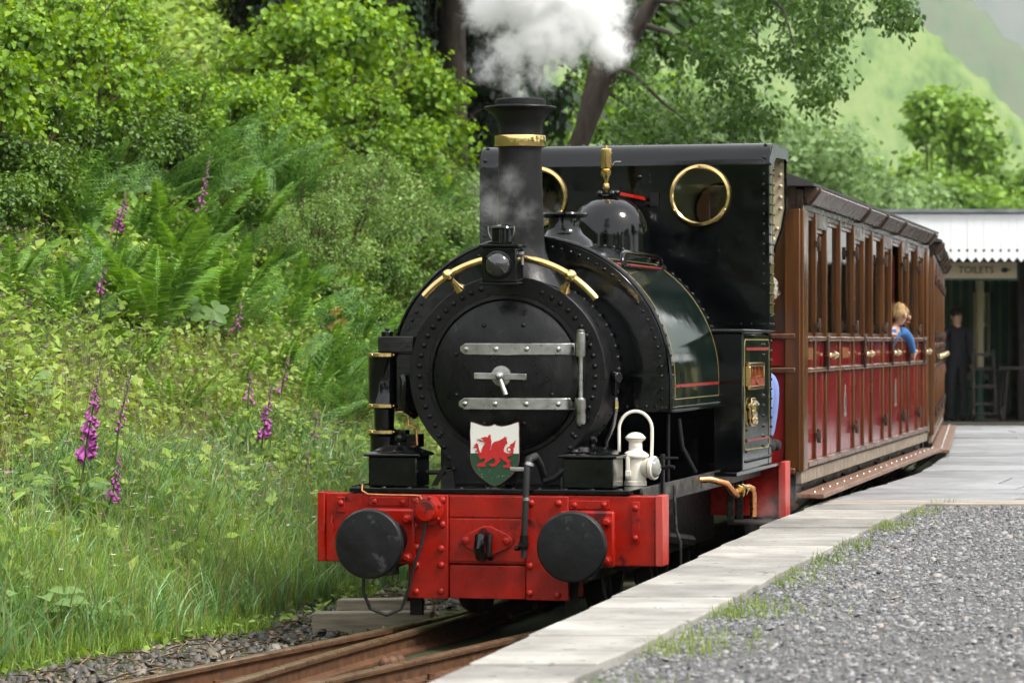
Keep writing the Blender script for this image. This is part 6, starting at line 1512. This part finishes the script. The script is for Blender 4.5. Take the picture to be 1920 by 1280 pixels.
    # small pink and white flowers
    for name, m, c, lb in (('pink_flowers', 260, (0.55, 0.22, 0.42), 'tiny pink flowers scattered over the herbs'), ('white_flowers', 160, (0.7, 0.66, 0.55), 'tiny white flower heads scattered over the bank')):
        X, Y, u = bank_points(m*3, 1.8, 5.0, 14, 27); n = len(X); P = np.stack([X, Y, bank_z(X, Y)+rng.uniform(0.15, 0.38, n)], -1); parts = []
        for q in range(5):
            a = q*1.257; D = np.tile([math.cos(a), math.sin(a), 0.25], (n, 1)); parts.append(flat_arrays(P, D, np.tile([0, -0.3, 1.0], (n, 1)), rng.uniform(0.010, 0.018, n), rng.uniform(0.009, 0.014, n)))
        V, F = cat_arrays(parts); o = link(name, np_mesh(name, V, F, pm(name+'_petals', c, 0.7, var=0.2))); tag(o, lb, 'flowers', kind='stuff')
meadow()

# ------------------------------------------------------------------ foxgloves
PINK = pm('foxglove_purple', (0.30, 0.035, 0.24), 0.5, var=0.25, scale=40, c2=(0.46, 0.11, 0.38))
FSTEM = pm('foxglove_stem', (0.06, 0.11, 0.03), 0.6, var=0.2)
BUD = pm('foxglove_buds', (0.16, 0.20, 0.08), 0.6, var=0.3, c2=(0.34, 0.17, 0.22))
bell = MB().lathe([(0.15, 0.0), (0.20, 0.12), (0.24, 0.35), (0.30, 0.6), (0.34, 0.80), (0.44, 0.95), (0.46, 1.0), (0.36, 0.96), (0.28, 0.7)], (0, 0, 0), (0, 0, -1), 10, True, False)
bell_o = bell.build('bell', PINK); BELL = bell_o.data; bpy.data.objects.remove(bell_o)
def foxglove(base, mid, tip, label, n=20, size=0.042, leaves=6):
    p = on_bank(*base); Y = p.y; m = at(mid[0], mid[1], Y); t = at(tip[0], tip[1], Y)
    rt = empty('foxglove', p); tag(rt, label, 'foxglove', 'foxgloves on the bank')
    a, b, c = Vector((0, 0, -0.03)), m-p, t-p
    mb = MB(); pts = [a, a.lerp(b, 0.5)+Vector((0.01, 0, 0)), b, b.lerp(c, 0.35), b.lerp(c, 0.7)+Vector((0.004, 0, 0)), c + Vector((0.008, 0, 0.0))]
    mb.tube(pts, [0.007, 0.0065, 0.006, 0.005, 0.004, 0.002], 7); mb.build('stem', FSTEM, rt)
    for k in range(n):
        f = k/n; q = b.lerp(c, f*0.72); s = size*(1.05-0.75*f**1.2)*random.uniform(0.85, 1.1); ang = random.uniform(-2.6, 0.9)-0.5
        o = link('bell', BELL, rt, q + Vector((math.cos(ang), math.sin(ang), 0))*0.010)
        o.scale = (s*0.8, s*0.8, s*1.1); dirv = Vector((math.cos(ang)*0.75, math.sin(ang)*0.75, -0.75)).normalized()
        o.rotation_euler = (-dirv).to_track_quat('Z', 'Y').to_euler()
    bd = MB()
    for k in range(14):
        q = b.lerp(c, 0.72+0.28*k/14); ang = k*2.4; bd.ball(q+Vector((math.cos(ang), math.sin(ang), 0))*0.007, 0.0085*(1.1-0.05*k), 6, 4)
    bd.build('buds', BUD, rt)
    P, D, N, L, W = [], [], [], [], []
    for k in range(leaves):
        ang = k*2.4; P.append((0, 0, 0.02+0.035*k)); D.append((math.cos(ang), math.sin(ang), 0.45)); N.append((-math.cos(ang)*0.4, -math.sin(ang)*0.4, 1)); L.append(0.26-0.022*k); W.append(0.10-0.008*k)
    if leaves:
        for i in range(leaves):
            V, F = leaf_arrays(np.array(P[i:i+1], float), np.array(D[i:i+1], float), np.array(N[i:i+1], float), np.array(L[i:i+1]), np.array(W[i:i+1]), 0.15, 0.45, 0.42)
            link('leaf', np_mesh('leaf', V, F, G_BRAM), rt)
foxglove((132, 1010), (160, 848), (188, 680), 'largest purple foxglove spike low on the left of the bank', 54, 0.051, 9)
foxglove((205, 930), (222, 800), (245, 695), 'thin foxglove touching the right of the largest one', 12, 0.026, 3)
foxglove((165, 1020), (210, 930), (226, 845), 'short foxglove below and right of the largest one', 20, 0.034, 6)
foxglove((352, 520), (369, 428), (394, 285), 'tallest thin foxglove high on the bank', 36, 0.045, 4)
foxglove((205, 520), (220, 428), (238, 360), 'foxglove left of the tallest one high on the bank', 20, 0.045, 4)
foxglove((185, 640), (188, 545), (198, 500), 'small foxglove left of the largest fern clump', 10, 0.036, 4)
foxglove((436, 700), (444, 612), (452, 565), 'small foxglove right of the sycamore seedling', 9, 0.034, 3)
foxglove((462, 840), (465, 750), (470, 695), 'small foxglove with few bells left of the double one near the pump', 9, 0.038, 3)
foxglove((478, 900), (493, 815), (510, 715), 'full foxglove spike left of the pump', 28, 0.046, 5)
foxglove((520, 800), (528, 730), (542, 665), 'loose foxglove above the full spike left of the pump', 9, 0.034, 3)
foxglove((570, 950), (573, 893), (577, 845), 'tiny foxglove just above the left end of the red beam', 8, 0.024, 2)
foxglove((585, 880), (588, 820), (594, 770), 'faded foxglove between full spike and pump', 6, 0.028, 2)

# ------------------------------------------------------------------ sycamore seedlings with big lobed leaves
def lobed(seed):
    pts = []
    for k in range(31):
        a = -math.pi*0.92 + 2*math.pi*0.92*k/30; r = 0.55+0.45*abs(math.cos(a*2.5))**0.7*(1-0.25*abs(a)/math.pi)
        pts.append((r*math.cos(a), r*math.sin(a)))
    V = [(0, 0, 0)] + [(x+0.15, y, -0.12*(x*x+y*y)+0.05*abs(y)) for x, y in pts]
    me = bpy.data.meshes.new('leaf'); me.from_pydata(V, [], [(0, i, i+1) for i in range(1, 31)]); me.update()
    return me
LOBE = lobed(0); LOBE.materials.append(foliage('sycamore_leaf', [(0.0, (0.09, 0.16, 0.035)), (1.0, (0.16, 0.24, 0.06))], 0.35, 0.5))
LOBE_Y = lobed(1); LOBE_Y.materials.append(foliage('yellow_sycamore_leaf', [(0.0, (0.30, 0.24, 0.03)), (0.6, (0.32, 0.20, 0.04)), (1.0, (0.25, 0.26, 0.05))], 0.4, 0.5))
def seedling(px, py, spots, label, me, size):
    p = on_bank(px, py); rt = empty('sycamore_seedling', p); tag(rt, label, 'seedling'); mb = MB()
    for (qx, qy) in spots:
        q = at(qx, qy, p.y) - p; mb.tube([Vector((0, 0, -0.02)), q*0.5+Vector((0, 0, 0.05)), q], [0.006, 0.004, 0.003], 5)
        o = link('leaf', me, rt, q); s = size*random.uniform(0.75, 1.15); o.scale = (s, s, s); o.rotation_mode = 'ZYX'; o.rotation_euler = (random.uniform(0.55, 1.0), random.uniform(-.4, .4), random.uniform(-2.6, -0.5))
    mb.build('stem', M['twig'], rt)
seedling(375, 660, [(370, 585), (395, 600), (345, 600), (350, 570), (400, 580), (360, 615), (330, 590)], 'sycamore seedling with broad pale leaves in front of the big ferns', LOBE, 0.11)
seedling(640, 560, [(605, 480), (590, 500), (575, 470), (615, 495), (600, 465)], 'sycamore seedling with yellow leaves below the pale bush', LOBE_Y, 0.085)
seedling(640, 690, [(632, 580), (640, 600), (648, 620), (630, 610), (645, 640)], 'yellowing sycamore seedling left of the air pump head', LOBE_Y, 0.075)

def weed(px, py, label, n, size):
    p = on_bank(px, py); rt = empty('leafy_weed', p); tag(rt, label, 'weed'); mb = MB()
    for k in range(n):
        a = k*2.4 + random.uniform(-.3, .3); r = size*0.6*math.sqrt(random.uniform(0.1, 1)); q = Vector((r*math.cos(a), r*math.sin(a), size*random.uniform(0.15, 0.75)))
        mb.tube([Vector((0, 0, -0.02)), q*0.6+Vector((0, 0, 0.01)), q], [0.004, 0.003, 0.002], 5)
        V, F = leaf_arrays(np.array([list(q)]), np.array([[math.cos(a), math.sin(a)-0.3, 0.25]]), np.array([[-math.cos(a)*.3, -math.sin(a)*.3-.4, 1.0]]), np.array([size*random.uniform(.28, .45)]), np.array([size*random.uniform(.18, .28)]), 0.12, 0.3)
        link('leaf', np_mesh('leaf', V, F, G_WEED), rt)
    mb.build('stem', FSTEM, rt)
G_WEED = foliage('weed_leaves', [(0.0, (0.11, 0.19, 0.04)), (1.0, (0.24, 0.33, 0.09))], 0.35, 0.5)
for a in ((60, 1195, 'pale leafy weed at the bottom left corner beside the ballast', 26, 0.30), (150, 1180, 'pale leafy weed right of the bottom left corner', 24, 0.26), (225, 1165, 'small pale weed at the edge of the ballast', 14, 0.18), (20, 760, 'broad leaved plant at the left edge half way up', 24, 0.34), (15, 960, 'broad leaved plant at the left edge above the corner', 18, 0.26), (130, 985, 'broad rosette of dark leaves under the largest foxglove', 22, 0.30), (620, 1120, 'tiny weed by the timber baulks', 12, 0.12)): weed(*a)

# fallen grey stone slabs and timbers by the track
def timber(px, py, Y, L, w, h, rz, label):
    p = at(px, py, Y); o = MB().box(-L/2, L/2, -w/2, w/2, 0, h).build('timber_baulk', M['timber'], smooth=0, bevel=0.008)
    o.location = (p.x, p.y, float(bank_z(p.x, p.y))-0.01); o.rotation_euler = (0, R(-1), rz); tag(o, label, 'timber')
timber(700, 1140, 16.55, 0.62, 0.13, 0.125, R(-6), 'nearer grey timber baulk lying beside the rail left of the engine')
timber(705, 1112, 17.2, 0.40, 0.12, 0.14, R(-4), 'farther grey timber baulk behind the nearer one')

# ------------------------------------------------------------------ trees
def tree_mesh(seed, H, trunk_h, cw, ch, n, leaf, mat, r0, shell=0.25, nl=22, lean=0.0, kind='flat'):
    rs = np.random.default_rng(seed); lumps = []
    for k in range(nl):
        a = rs.uniform(0, 6.28); t = rs.uniform(0, 1); r = cw*0.5*math.sqrt(rs.uniform(0.02, 1))*math.sin(math.pi*(0.18+0.75*t))
        s = cw*rs.uniform(0.10, 0.19); lumps.append(((r*math.cos(a)+lean*t, r*math.sin(a), trunk_h+ch*(0.06+0.9*t)), (s*1.15, s*1.15, s*0.8)))
    P, D, N = cloud(lumps, n, rs, shell); L = leaf*rs.uniform(0.6, 1.3, n)
    V, F = flat_arrays(P, D, N, L, L*0.7)
    cm = np_mesh('crown', V, F, mat); mb = MB()
    top = Vector((lean*0.5, 0, trunk_h+ch*0.55)); mb.tube([Vector((0, 0, -0.4)), Vector((0.0, 0.02, trunk_h*0.5)), Vector((lean*0.15, 0, trunk_h)), top], [r0*1.25, r0, r0*0.8, r0*0.25], 10)
    for c, r in lumps[:14]:
        b = Vector((lean*0.1, 0, trunk_h)).lerp(top, rs.uniform(0, 0.9)); e = Vector(c); m = b.lerp(e, 0.5)+Vector((0, 0, -0.04*cw)); mb.tube([b, m, e], [r0*0.35, r0*0.2, r0*0.05], 6)
    me = bpy.data.meshes.new('trunk'); me.from_pydata(mb.v, [], mb.f); me.update(); me.materials.append(M['bark'])
    me.polygons.foreach_set('use_smooth', [True]*len(me.polygons))
    return cm, me
def tree(name, loc, meshes, label, scale=(1, 1, 1), group=None, rz=None):
    rt = empty(name, loc, random.uniform(0, 6.28) if rz is None else rz); rt.scale = scale; tag(rt, label, 'tree', group)
    link('crown', meshes[0], rt); link('trunk', meshes[1], rt); return rt
FARP = [tree_mesh(71, 8, 2.0, 6.5, 6.0, 9000, 0.26, G_FAR, 0.16), tree_mesh(72, 8, 1.6, 7.0, 5.5, 9000, 0.24, G_FAR, 0.15), tree_mesh(73, 8, 1.2, 7.0, 6.0, 10000, 0.20, G_WILLOW, 0.15), tree_mesh(74, 9, 2.4, 5.5, 6.5, 9000, 0.26, G_FAR, 0.16)]
FT = [(1230, 70, 0, 0.95, 'round bright green tree behind the left end of the coach roof'), (1320, 62, 2, 0.85, 'grey green willow behind the cab roof corner'), (1430, 60, 2, 0.85, 'grey green willow above the front of the coach roof'), (1530, 66, 2, 0.80, 'grey green willow above the middle of the coach roof'), (1640, 70, 2, 0.72, 'grey green willow above the far end of the coach roof'), (1590, 92, 1, 0.88, 'bright green tree behind the willows left of the canopy'), (1680, 96, 0, 0.90, 'bright green tree at the foot of the hill left of the canopy'), (1745, 88, 3, 0.93, 'pointed bright tree rising above the left end of the canopy'), (1800, 80, 1, 0.80, 'spreading bright tree directly above the canopy'), (1870, 92, 0, 0.84, 'bright tree above the right part of the canopy'), (1935, 84, 3, 0.78, 'bright tree at the right edge above the canopy'), (1380, 88, 3, 1.0, 'tall tree behind the willow over the cab roof'), (1490, 95, 1, 0.95, 'broad tree behind the middle willow'), (2020, 90, 1, 1.0, 'tree beyond the right edge of the canopy'), (1160, 78, 1, 1.1, 'tree behind the leaning trunk'), (1712, 104, 1, 0.95, 'bright tree in the gap behind the pointed one'), (1838, 102, 3, 0.92, 'bright tree in the gap behind the spreading one'), (1770, 110, 0, 1.0, 'farthest bright tree at the foot of the hill')]
for k, (px, Y, v, s, lb) in enumerate(FT):
    tree('valley_tree', (at(px, 640, Y).x, Y, -0.3 if v != 2 else 0.0), FARP[v], lb, (s, s, s*random.uniform(0.92, 1.05)), 'trees across the valley')
# the dark wood on top of the bank
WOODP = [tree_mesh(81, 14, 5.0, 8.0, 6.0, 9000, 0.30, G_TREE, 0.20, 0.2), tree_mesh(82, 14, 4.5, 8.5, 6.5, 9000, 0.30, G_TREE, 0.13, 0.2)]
DARKP = tree_mesh(85, 9, 0.3, 6.0, 8.0, 12000, 0.20, foliage('shade_dark_leaves', [(0.0, (0.010, 0.020, 0.007)), (0.6, (0.016, 0.034, 0.010)), (1.0, (0.03, 0.055, 0.016))], 0.15, 0.4), 0.12, 0.2, 30)  # invented evergreens; their near-black leaves stand in for shade inside the wood
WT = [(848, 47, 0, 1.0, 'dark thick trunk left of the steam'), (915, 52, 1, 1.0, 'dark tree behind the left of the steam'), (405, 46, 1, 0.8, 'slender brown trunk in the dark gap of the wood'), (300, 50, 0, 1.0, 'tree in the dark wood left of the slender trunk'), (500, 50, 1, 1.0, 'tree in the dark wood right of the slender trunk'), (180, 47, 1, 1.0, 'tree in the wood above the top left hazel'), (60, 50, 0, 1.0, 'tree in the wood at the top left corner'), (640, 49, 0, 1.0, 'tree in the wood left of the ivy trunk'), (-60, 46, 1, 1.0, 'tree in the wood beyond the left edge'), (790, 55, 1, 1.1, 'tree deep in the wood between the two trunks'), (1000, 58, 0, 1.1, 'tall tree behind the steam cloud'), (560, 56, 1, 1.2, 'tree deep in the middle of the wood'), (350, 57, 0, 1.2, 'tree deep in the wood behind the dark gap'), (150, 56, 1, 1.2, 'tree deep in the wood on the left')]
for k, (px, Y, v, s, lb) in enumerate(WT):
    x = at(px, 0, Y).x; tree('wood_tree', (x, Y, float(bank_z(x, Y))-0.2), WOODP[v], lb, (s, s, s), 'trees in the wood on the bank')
DT = [(215, 47, 'added dark tree behind the top left hazels'), (330, 49, 'added dark tree left in the dark gap of the wood'), (440, 48, 'added dark tree in the middle of the dark gap of the wood'), (540, 50, 'added dark tree right in the dark gap of the wood'), (690, 51, 'added dark tree behind the ivy trunk'), (800, 50, 'added dark tree between ivy trunk and thick trunk'), (890, 54, 'added dark tree left behind the steam'), (80, 48, 'added dark tree at the top left corner of the wood'), (255, 41, 'nearer added dark tree at the left of the dark gap'), (350, 41.5, 'nearer added dark tree in the middle of the dark gap'), (455, 41, 'nearer added dark tree at the right of the dark gap'), (160, 42, 'nearer added dark tree behind the top left hazels')]
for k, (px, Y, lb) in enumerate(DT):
    x = at(px, 0, Y).x; tree('added_dark_tree', (x, Y, float(bank_z(x, Y))-0.6), DARKP, lb, (1, 1, 1) if Y > 45 else (0.6, 0.6, 0.75), 'added dark trees in the wood')
# ivy trunk
def ivy_tree():
    Y = 43.5; x = at(752, 0, Y).x; z = float(bank_z(x, Y)); rt = tree('ivy_tree', (x, Y, z-0.2), WOODP[1], 'ivy covered trunk at the edge of the wood', (0.9, 0.9, 0.95), rz=1.0)
    rs = np.random.default_rng(3); n = 2600; a = rs.uniform(0, 6.28, n); h = rs.uniform(0, 5.2, n); r = 0.24+rs.uniform(0, 0.13, n)
    P = np.stack([r*np.cos(a), r*np.sin(a), h], -1); N = np.stack([np.cos(a), np.sin(a), np.full(n, 0.25)], -1)+rs.normal(0, .25, (n, 3)); D = np.stack([-np.sin(a)*0.4, np.cos(a)*0.4, np.full(n, -0.9)], -1)+rs.normal(0, .3, (n, 3))
    V, F = leaf_arrays(P, D, N, rs.uniform(0.06, 0.11, n), rs.uniform(0.06, 0.10, n)); link('ivy', np_mesh('ivy', V, F, G_IVY), rt)
ivy_tree()
# the leaning birch whose branches hang over the engine and the coaches
def leaning_tree():
    Y = 35.0; b = at(1085, 330, Y); rt = empty('leaning_tree', b); tag(rt, 'leaning tree with drooping branches behind the cab', 'tree')
    W = lambda px, py, dy=0.0: at(px, py, Y+dy) - b
    tr = [W(1060, 330), W(1085, 270), W(1112, 205), W(1150, 120), W(1190, 60), W(1225, 0), W(1275, -100, 1), W(1330, -220, 2)]
    MB().tube(tr, [0.12, 0.11, 0.105, 0.10, 0.095, 0.09, 0.08, 0.05], 12).build('trunk', M['bark'], rt)
    MB().tube([W(1085, 270), W(1130, 60, 1), W(1120, -60, 1)], [0.09, 0.06, 0.05], 8).build('trunk', M['bark'], rt)
    br = [[(1215, 50, -1), (1255, 62, -2), (1300, 95, -2.6), (1345, 120, -3)], [(1290, -60, 0), (1400, -40, -2), (1470, 20, -3), (1490, 90, -3.2)], [(1300, -110, 0), (1480, -90, -2), (1560, -20, -3.5), (1600, 20, -4)], [(1330, -180, 0), (1500, -150, -2), (1640, -60, -4), (1690, 0, -4.5)], [(1150, 120, 0), (1190, 140, -1), (1240, 190, -1.5), (1290, 230, -1.8)], [(1130, 165, 0), (1165, 190, 1), (1210, 230, 1.2)], [(1230, 0, 0), (1290, 10, -2), (1350, 30, -2.5)], [(1480, -90, -2), (1540, 0, -3), (1545, 90, -3)]]
    bm = MB()
    for c in br: 
        q = [W(*p) for p in c]; MB().tube(q, [0.035-0.028*k/(len(q)-1) for k in range(len(q))], 7).build('branch', M['bark'], rt)
    rs = np.random.default_rng(9); lumps = []
    def hang(px, py, w, h, dy, m):
        for k in range(m): lumps.append((tuple(W(px+rs.uniform(-w, w), py+rs.uniform(-h, h), dy+rs.normal(0, 0.5))), (rs.uniform(.12, .28), rs.uniform(.15, .35), rs.uniform(.12, .26))))
    hang(1370, 40, 55, 60, -2.6, 12); hang(1390, 160, 45, 90, -3, 15); hang(1420, 265, 35, 55, -3, 8); hang(1300, 60, 50, 60, -2.4, 10); hang(1340, 150, 40, 60, -2.8, 7); hang(1500, 60, 55, 70, -3.2, 16); hang(1545, 150, 45, 55, -3.2, 15); hang(1600, 25, 40, 40, -4, 8); hang(1670, 18, 45, 25, -4.5, 9); hang(1555, 20, 50, 40, -3.6, 10); hang(1450, -5, 90, 25, -2.5, 12)
    hang(1220, 200, 60, 60, -1, 16); hang(1200, 90, 30, 50, 0.5, 6); hang(1270, 245, 50, 25, -1.4, 8); hang(1160, 240, 40, 35, 0.5, 8); hang(1110, 100, 40, 60, 1.2, 8)
    P, D, N = cloud(lumps, 9500, rs, 0.1, 0.3); D = unit(D+np.array([0, 0, -0.6])); L = rs.uniform(0.045, 0.08, len(P))
    V, F = flat_arrays(P, D, N, L, L*0.66); link('crown', np_mesh('crown', V, F, G_TREE), rt)
leaning_tree()

# unseen trees beyond the platform, and more added behind the photographer to darken reflections
BT = [(9, 30), (11, 22), (12, 14), (12, 6), (11, -2), (8, -10), (3, -14), (-3, -15), (-9, -12), (-13, -6), (13, 38), (-18, -12), (-24, -6), (-26, 2)]
BTL = ['beyond the platform near the station', 'beyond the platform beside the coaches', 'beyond the platform beside the engine', 'beyond the platform right of the photographer', 'right behind the photographer', 'further right behind the photographer', 'straight behind the photographer', 'left of straight behind the photographer', 'left behind the photographer', 'far left behind the photographer', 'beside the station building', 'on the bank left behind the photographer', 'on the bank further left behind the photographer', 'on the bank left of the photographer']
for k, ((x, y), lb) in enumerate(zip(BT, BTL)):
    tree('unseen_tree', (x+4, y, -0.3), FARP[(0, 1, 3)[k % 3]], 'unseen broad green tree ' + lb, (1.15, 1.15, 1.05), 'unseen trees round the platform')
# ------------------------------------------------------------------ steam and air
def volume_mat(name, blobs, amp, scale, dens, col=(1, 1, 1), aniso=0.2, detail=6.0, bias=0.0, dist=0.6):
    """soft balls of vapour eaten into by noise; blobs: (centre, radius, weight) in object space"""
    m, n, l, b, o = nodes_of(name); n.remove(b)
    tc = n.new('ShaderNodeTexCoord'); cur = None
    nz = n.new('ShaderNodeTexNoise'); nz.inputs['Scale'].default_value = scale; nz.inputs['Detail'].default_value = detail; nz.inputs['Roughness'].default_value = 0.7; nz.inputs['Distortion'].default_value = dist
    l.new(tc.outputs['Object'], nz.inputs[0])
    nf = n.new('ShaderNodeTexNoise'); nf.inputs['Scale'].default_value = scale*3.3; nf.inputs['Detail'].default_value = 6.0; nf.inputs['Roughness'].default_value = 0.7; nf.inputs['Distortion'].default_value = 0.8; l.new(tc.outputs['Object'], nf.inputs[0])
    mixn = n.new('ShaderNodeMath'); mixn.operation = 'MULTIPLY_ADD'; mixn.inputs[1].default_value = 0.78; l.new(nf.outputs['Fac'], mixn.inputs[0])
    mixm = n.new('ShaderNodeMath'); mixm.operation = 'MULTIPLY'; mixm.inputs[1].default_value = 0.52; l.new(nz.outputs['Fac'], mixm.inputs[0]); l.new(mixm.outputs[0], mixn.inputs[2])
    for c, r, w in blobs:
        d = n.new('ShaderNodeVectorMath'); d.operation = 'DISTANCE'; d.inputs[1].default_value = c; l.new(tc.outputs['Object'], d.inputs[0])
        mr = n.new('ShaderNodeMapRange'); mr.inputs[1].default_value = r; mr.inputs[2].default_value = r*0.15; mr.inputs[3].default_value = 0; mr.inputs[4].default_value = w; l.new(d.outputs['Value'], mr.inputs[0])
        if cur is None: cur = mr.outputs[0]
        else:
            mx = n.new('ShaderNodeMath'); mx.operation = 'MAXIMUM'; l.new(cur, mx.inputs[0]); l.new(mr.outputs[0], mx.inputs[1]); cur = mx.outputs[0]
    s = n.new('ShaderNodeMath'); s.operation = 'MULTIPLY_ADD'; s.inputs[1].default_value = -amp; hf = n.new('ShaderNodeMath'); hf.operation = 'SUBTRACT'; hf.inputs[1].default_value = 0.65; l.new(mixn.outputs[0], hf.inputs[0]); l.new(hf.outputs[0], s.inputs[0]); l.new(cur, s.inputs[2])
    a = n.new('ShaderNodeMath'); a.operation = 'ADD'; a.inputs[1].default_value = bias; l.new(s.outputs[0], a.inputs[0])
    mm = n.new('ShaderNodeMath'); mm.operation = 'MULTIPLY'; mm.use_clamp = False; mm.inputs[1].default_value = dens; l.new(a.outputs[0], mm.inputs[0])
    cl = n.new('ShaderNodeMath'); cl.operation = 'MAXIMUM'; cl.inputs[1].default_value = 0.0; l.new(mm.outputs[0], cl.inputs[0])
    v = n.new('ShaderNodeVolumePrincipled'); v.inputs['Color'].default_value = (*col, 1); v.inputs['Anisotropy'].default_value = aniso
    mk = n.new('ShaderNodeMath'); mk.operation = 'MULTIPLY'; l.new(cl.outputs[0], mk.inputs[0]); l.new(cur, mk.inputs[1]); m5 = n.new('ShaderNodeMath'); m5.operation = 'MAXIMUM'; m5.inputs[1].default_value = 0.0; l.new(mk.outputs[0], m5.inputs[0]); l.new(m5.outputs[0], v.inputs['Density']); l.new(v.outputs[0], o.inputs['Volume'])
    return m
def steam(name, blobs, mat_args, label, loc):
    c = Vector(loc); bl = [(tuple(Vector(p)-c), r, w) for p, r, w in blobs]
    lo = [min(p[i]-r for p, r, w in bl) for i in range(3)]; hi = [max(p[i]+r for p, r, w in bl) for i in range(3)]
    m = volume_mat(name+'_vapour', bl, **mat_args)
    o = MB().box(lo[0], hi[0], lo[1], hi[1], lo[2], hi[2]).build(name, m, smooth=0); o.location = c
    tag(o, label, 'steam', kind='stuff')
    return o
top = loco_point(0, 0.68, 2.62); YC = top.y
Z = lambda px, py, dy=0.0: at(px, py, YC+dy)
steam('chimney_steam', [(Z(1010, -150), 0.40, 1.1), (Z(1050, -270), 0.40, 1.0), (Z(1000, -30), 0.36, 1.1), (Z(920, 15), 0.20, 1.0), (Z(1090, 10), 0.32, 1.05), (Z(1140, 90), 0.17, 0.9), (Z(1030, 60), 0.30, 0.9), (Z(960, 90), 0.24, 0.60), (Z(965, 150), 0.15, 0.50), (Z(1010, 130), 0.22, 0.45), (Z(920, 120), 0.18, 0.45), (Z(975, 180), 0.10, 0.55)],
      dict(amp=2.9, scale=5.0, dens=62.0, aniso=0.1, detail=10.0, bias=-0.28, dist=0.5), 'thick white steam cloud rising from the chimney', top)
wisp = loco_point(-0.05, 0.30, 2.05)
W2 = lambda px, py, dy=0.0: at(px, py, wisp.y+dy)
steam('grey_wisp', [(W2(955, 340), 0.17, 0.75), (W2(925, 390), 0.20, 0.8), (W2(985, 400), 0.17, 0.7), (W2(940, 430), 0.18, 0.65), (W2(900, 350), 0.16, 0.6)],
      dict(amp=2.4, scale=6.0, dens=4.5, aniso=0.1, detail=5.0, bias=-0.4), 'thin grey smoke drifting in front of the chimney barrel', wisp)
low = loco_point(1.0, 2.9, 0.45)
W3 = lambda px, py, dy=0.0: at(px, py, low.y+dy)
steam('cylinder_steam', [(W3(1440, 960), 0.20, 0.8), (W3(1480, 930), 0.18, 0.7), (W3(1420, 990), 0.15, 0.7)], dict(amp=2.2, scale=5.0, dens=2.5, aniso=0.1, detail=4.0, bias=-0.35), 'faint steam drifting near the overflow pipe', low)

def haze():
    m, n, l, b, o = nodes_of('valley_haze'); n.remove(b)
    v = n.new('ShaderNodeVolumePrincipled'); v.inputs['Color'].default_value = (0.80, 0.88, 0.95, 1); v.inputs['Density'].default_value = HAZE_D; v.inputs['Anisotropy'].default_value = 0.2
    l.new(v.outputs[0], o.inputs['Volume'])
    h = MB().box(-3300, 3300, -850, 5400, -70, 800).build('haze', m, smooth=0); tag(h, 'pale haze filling the valley', 'haze', kind='stuff')
HAZE_D = 0.00010
haze()
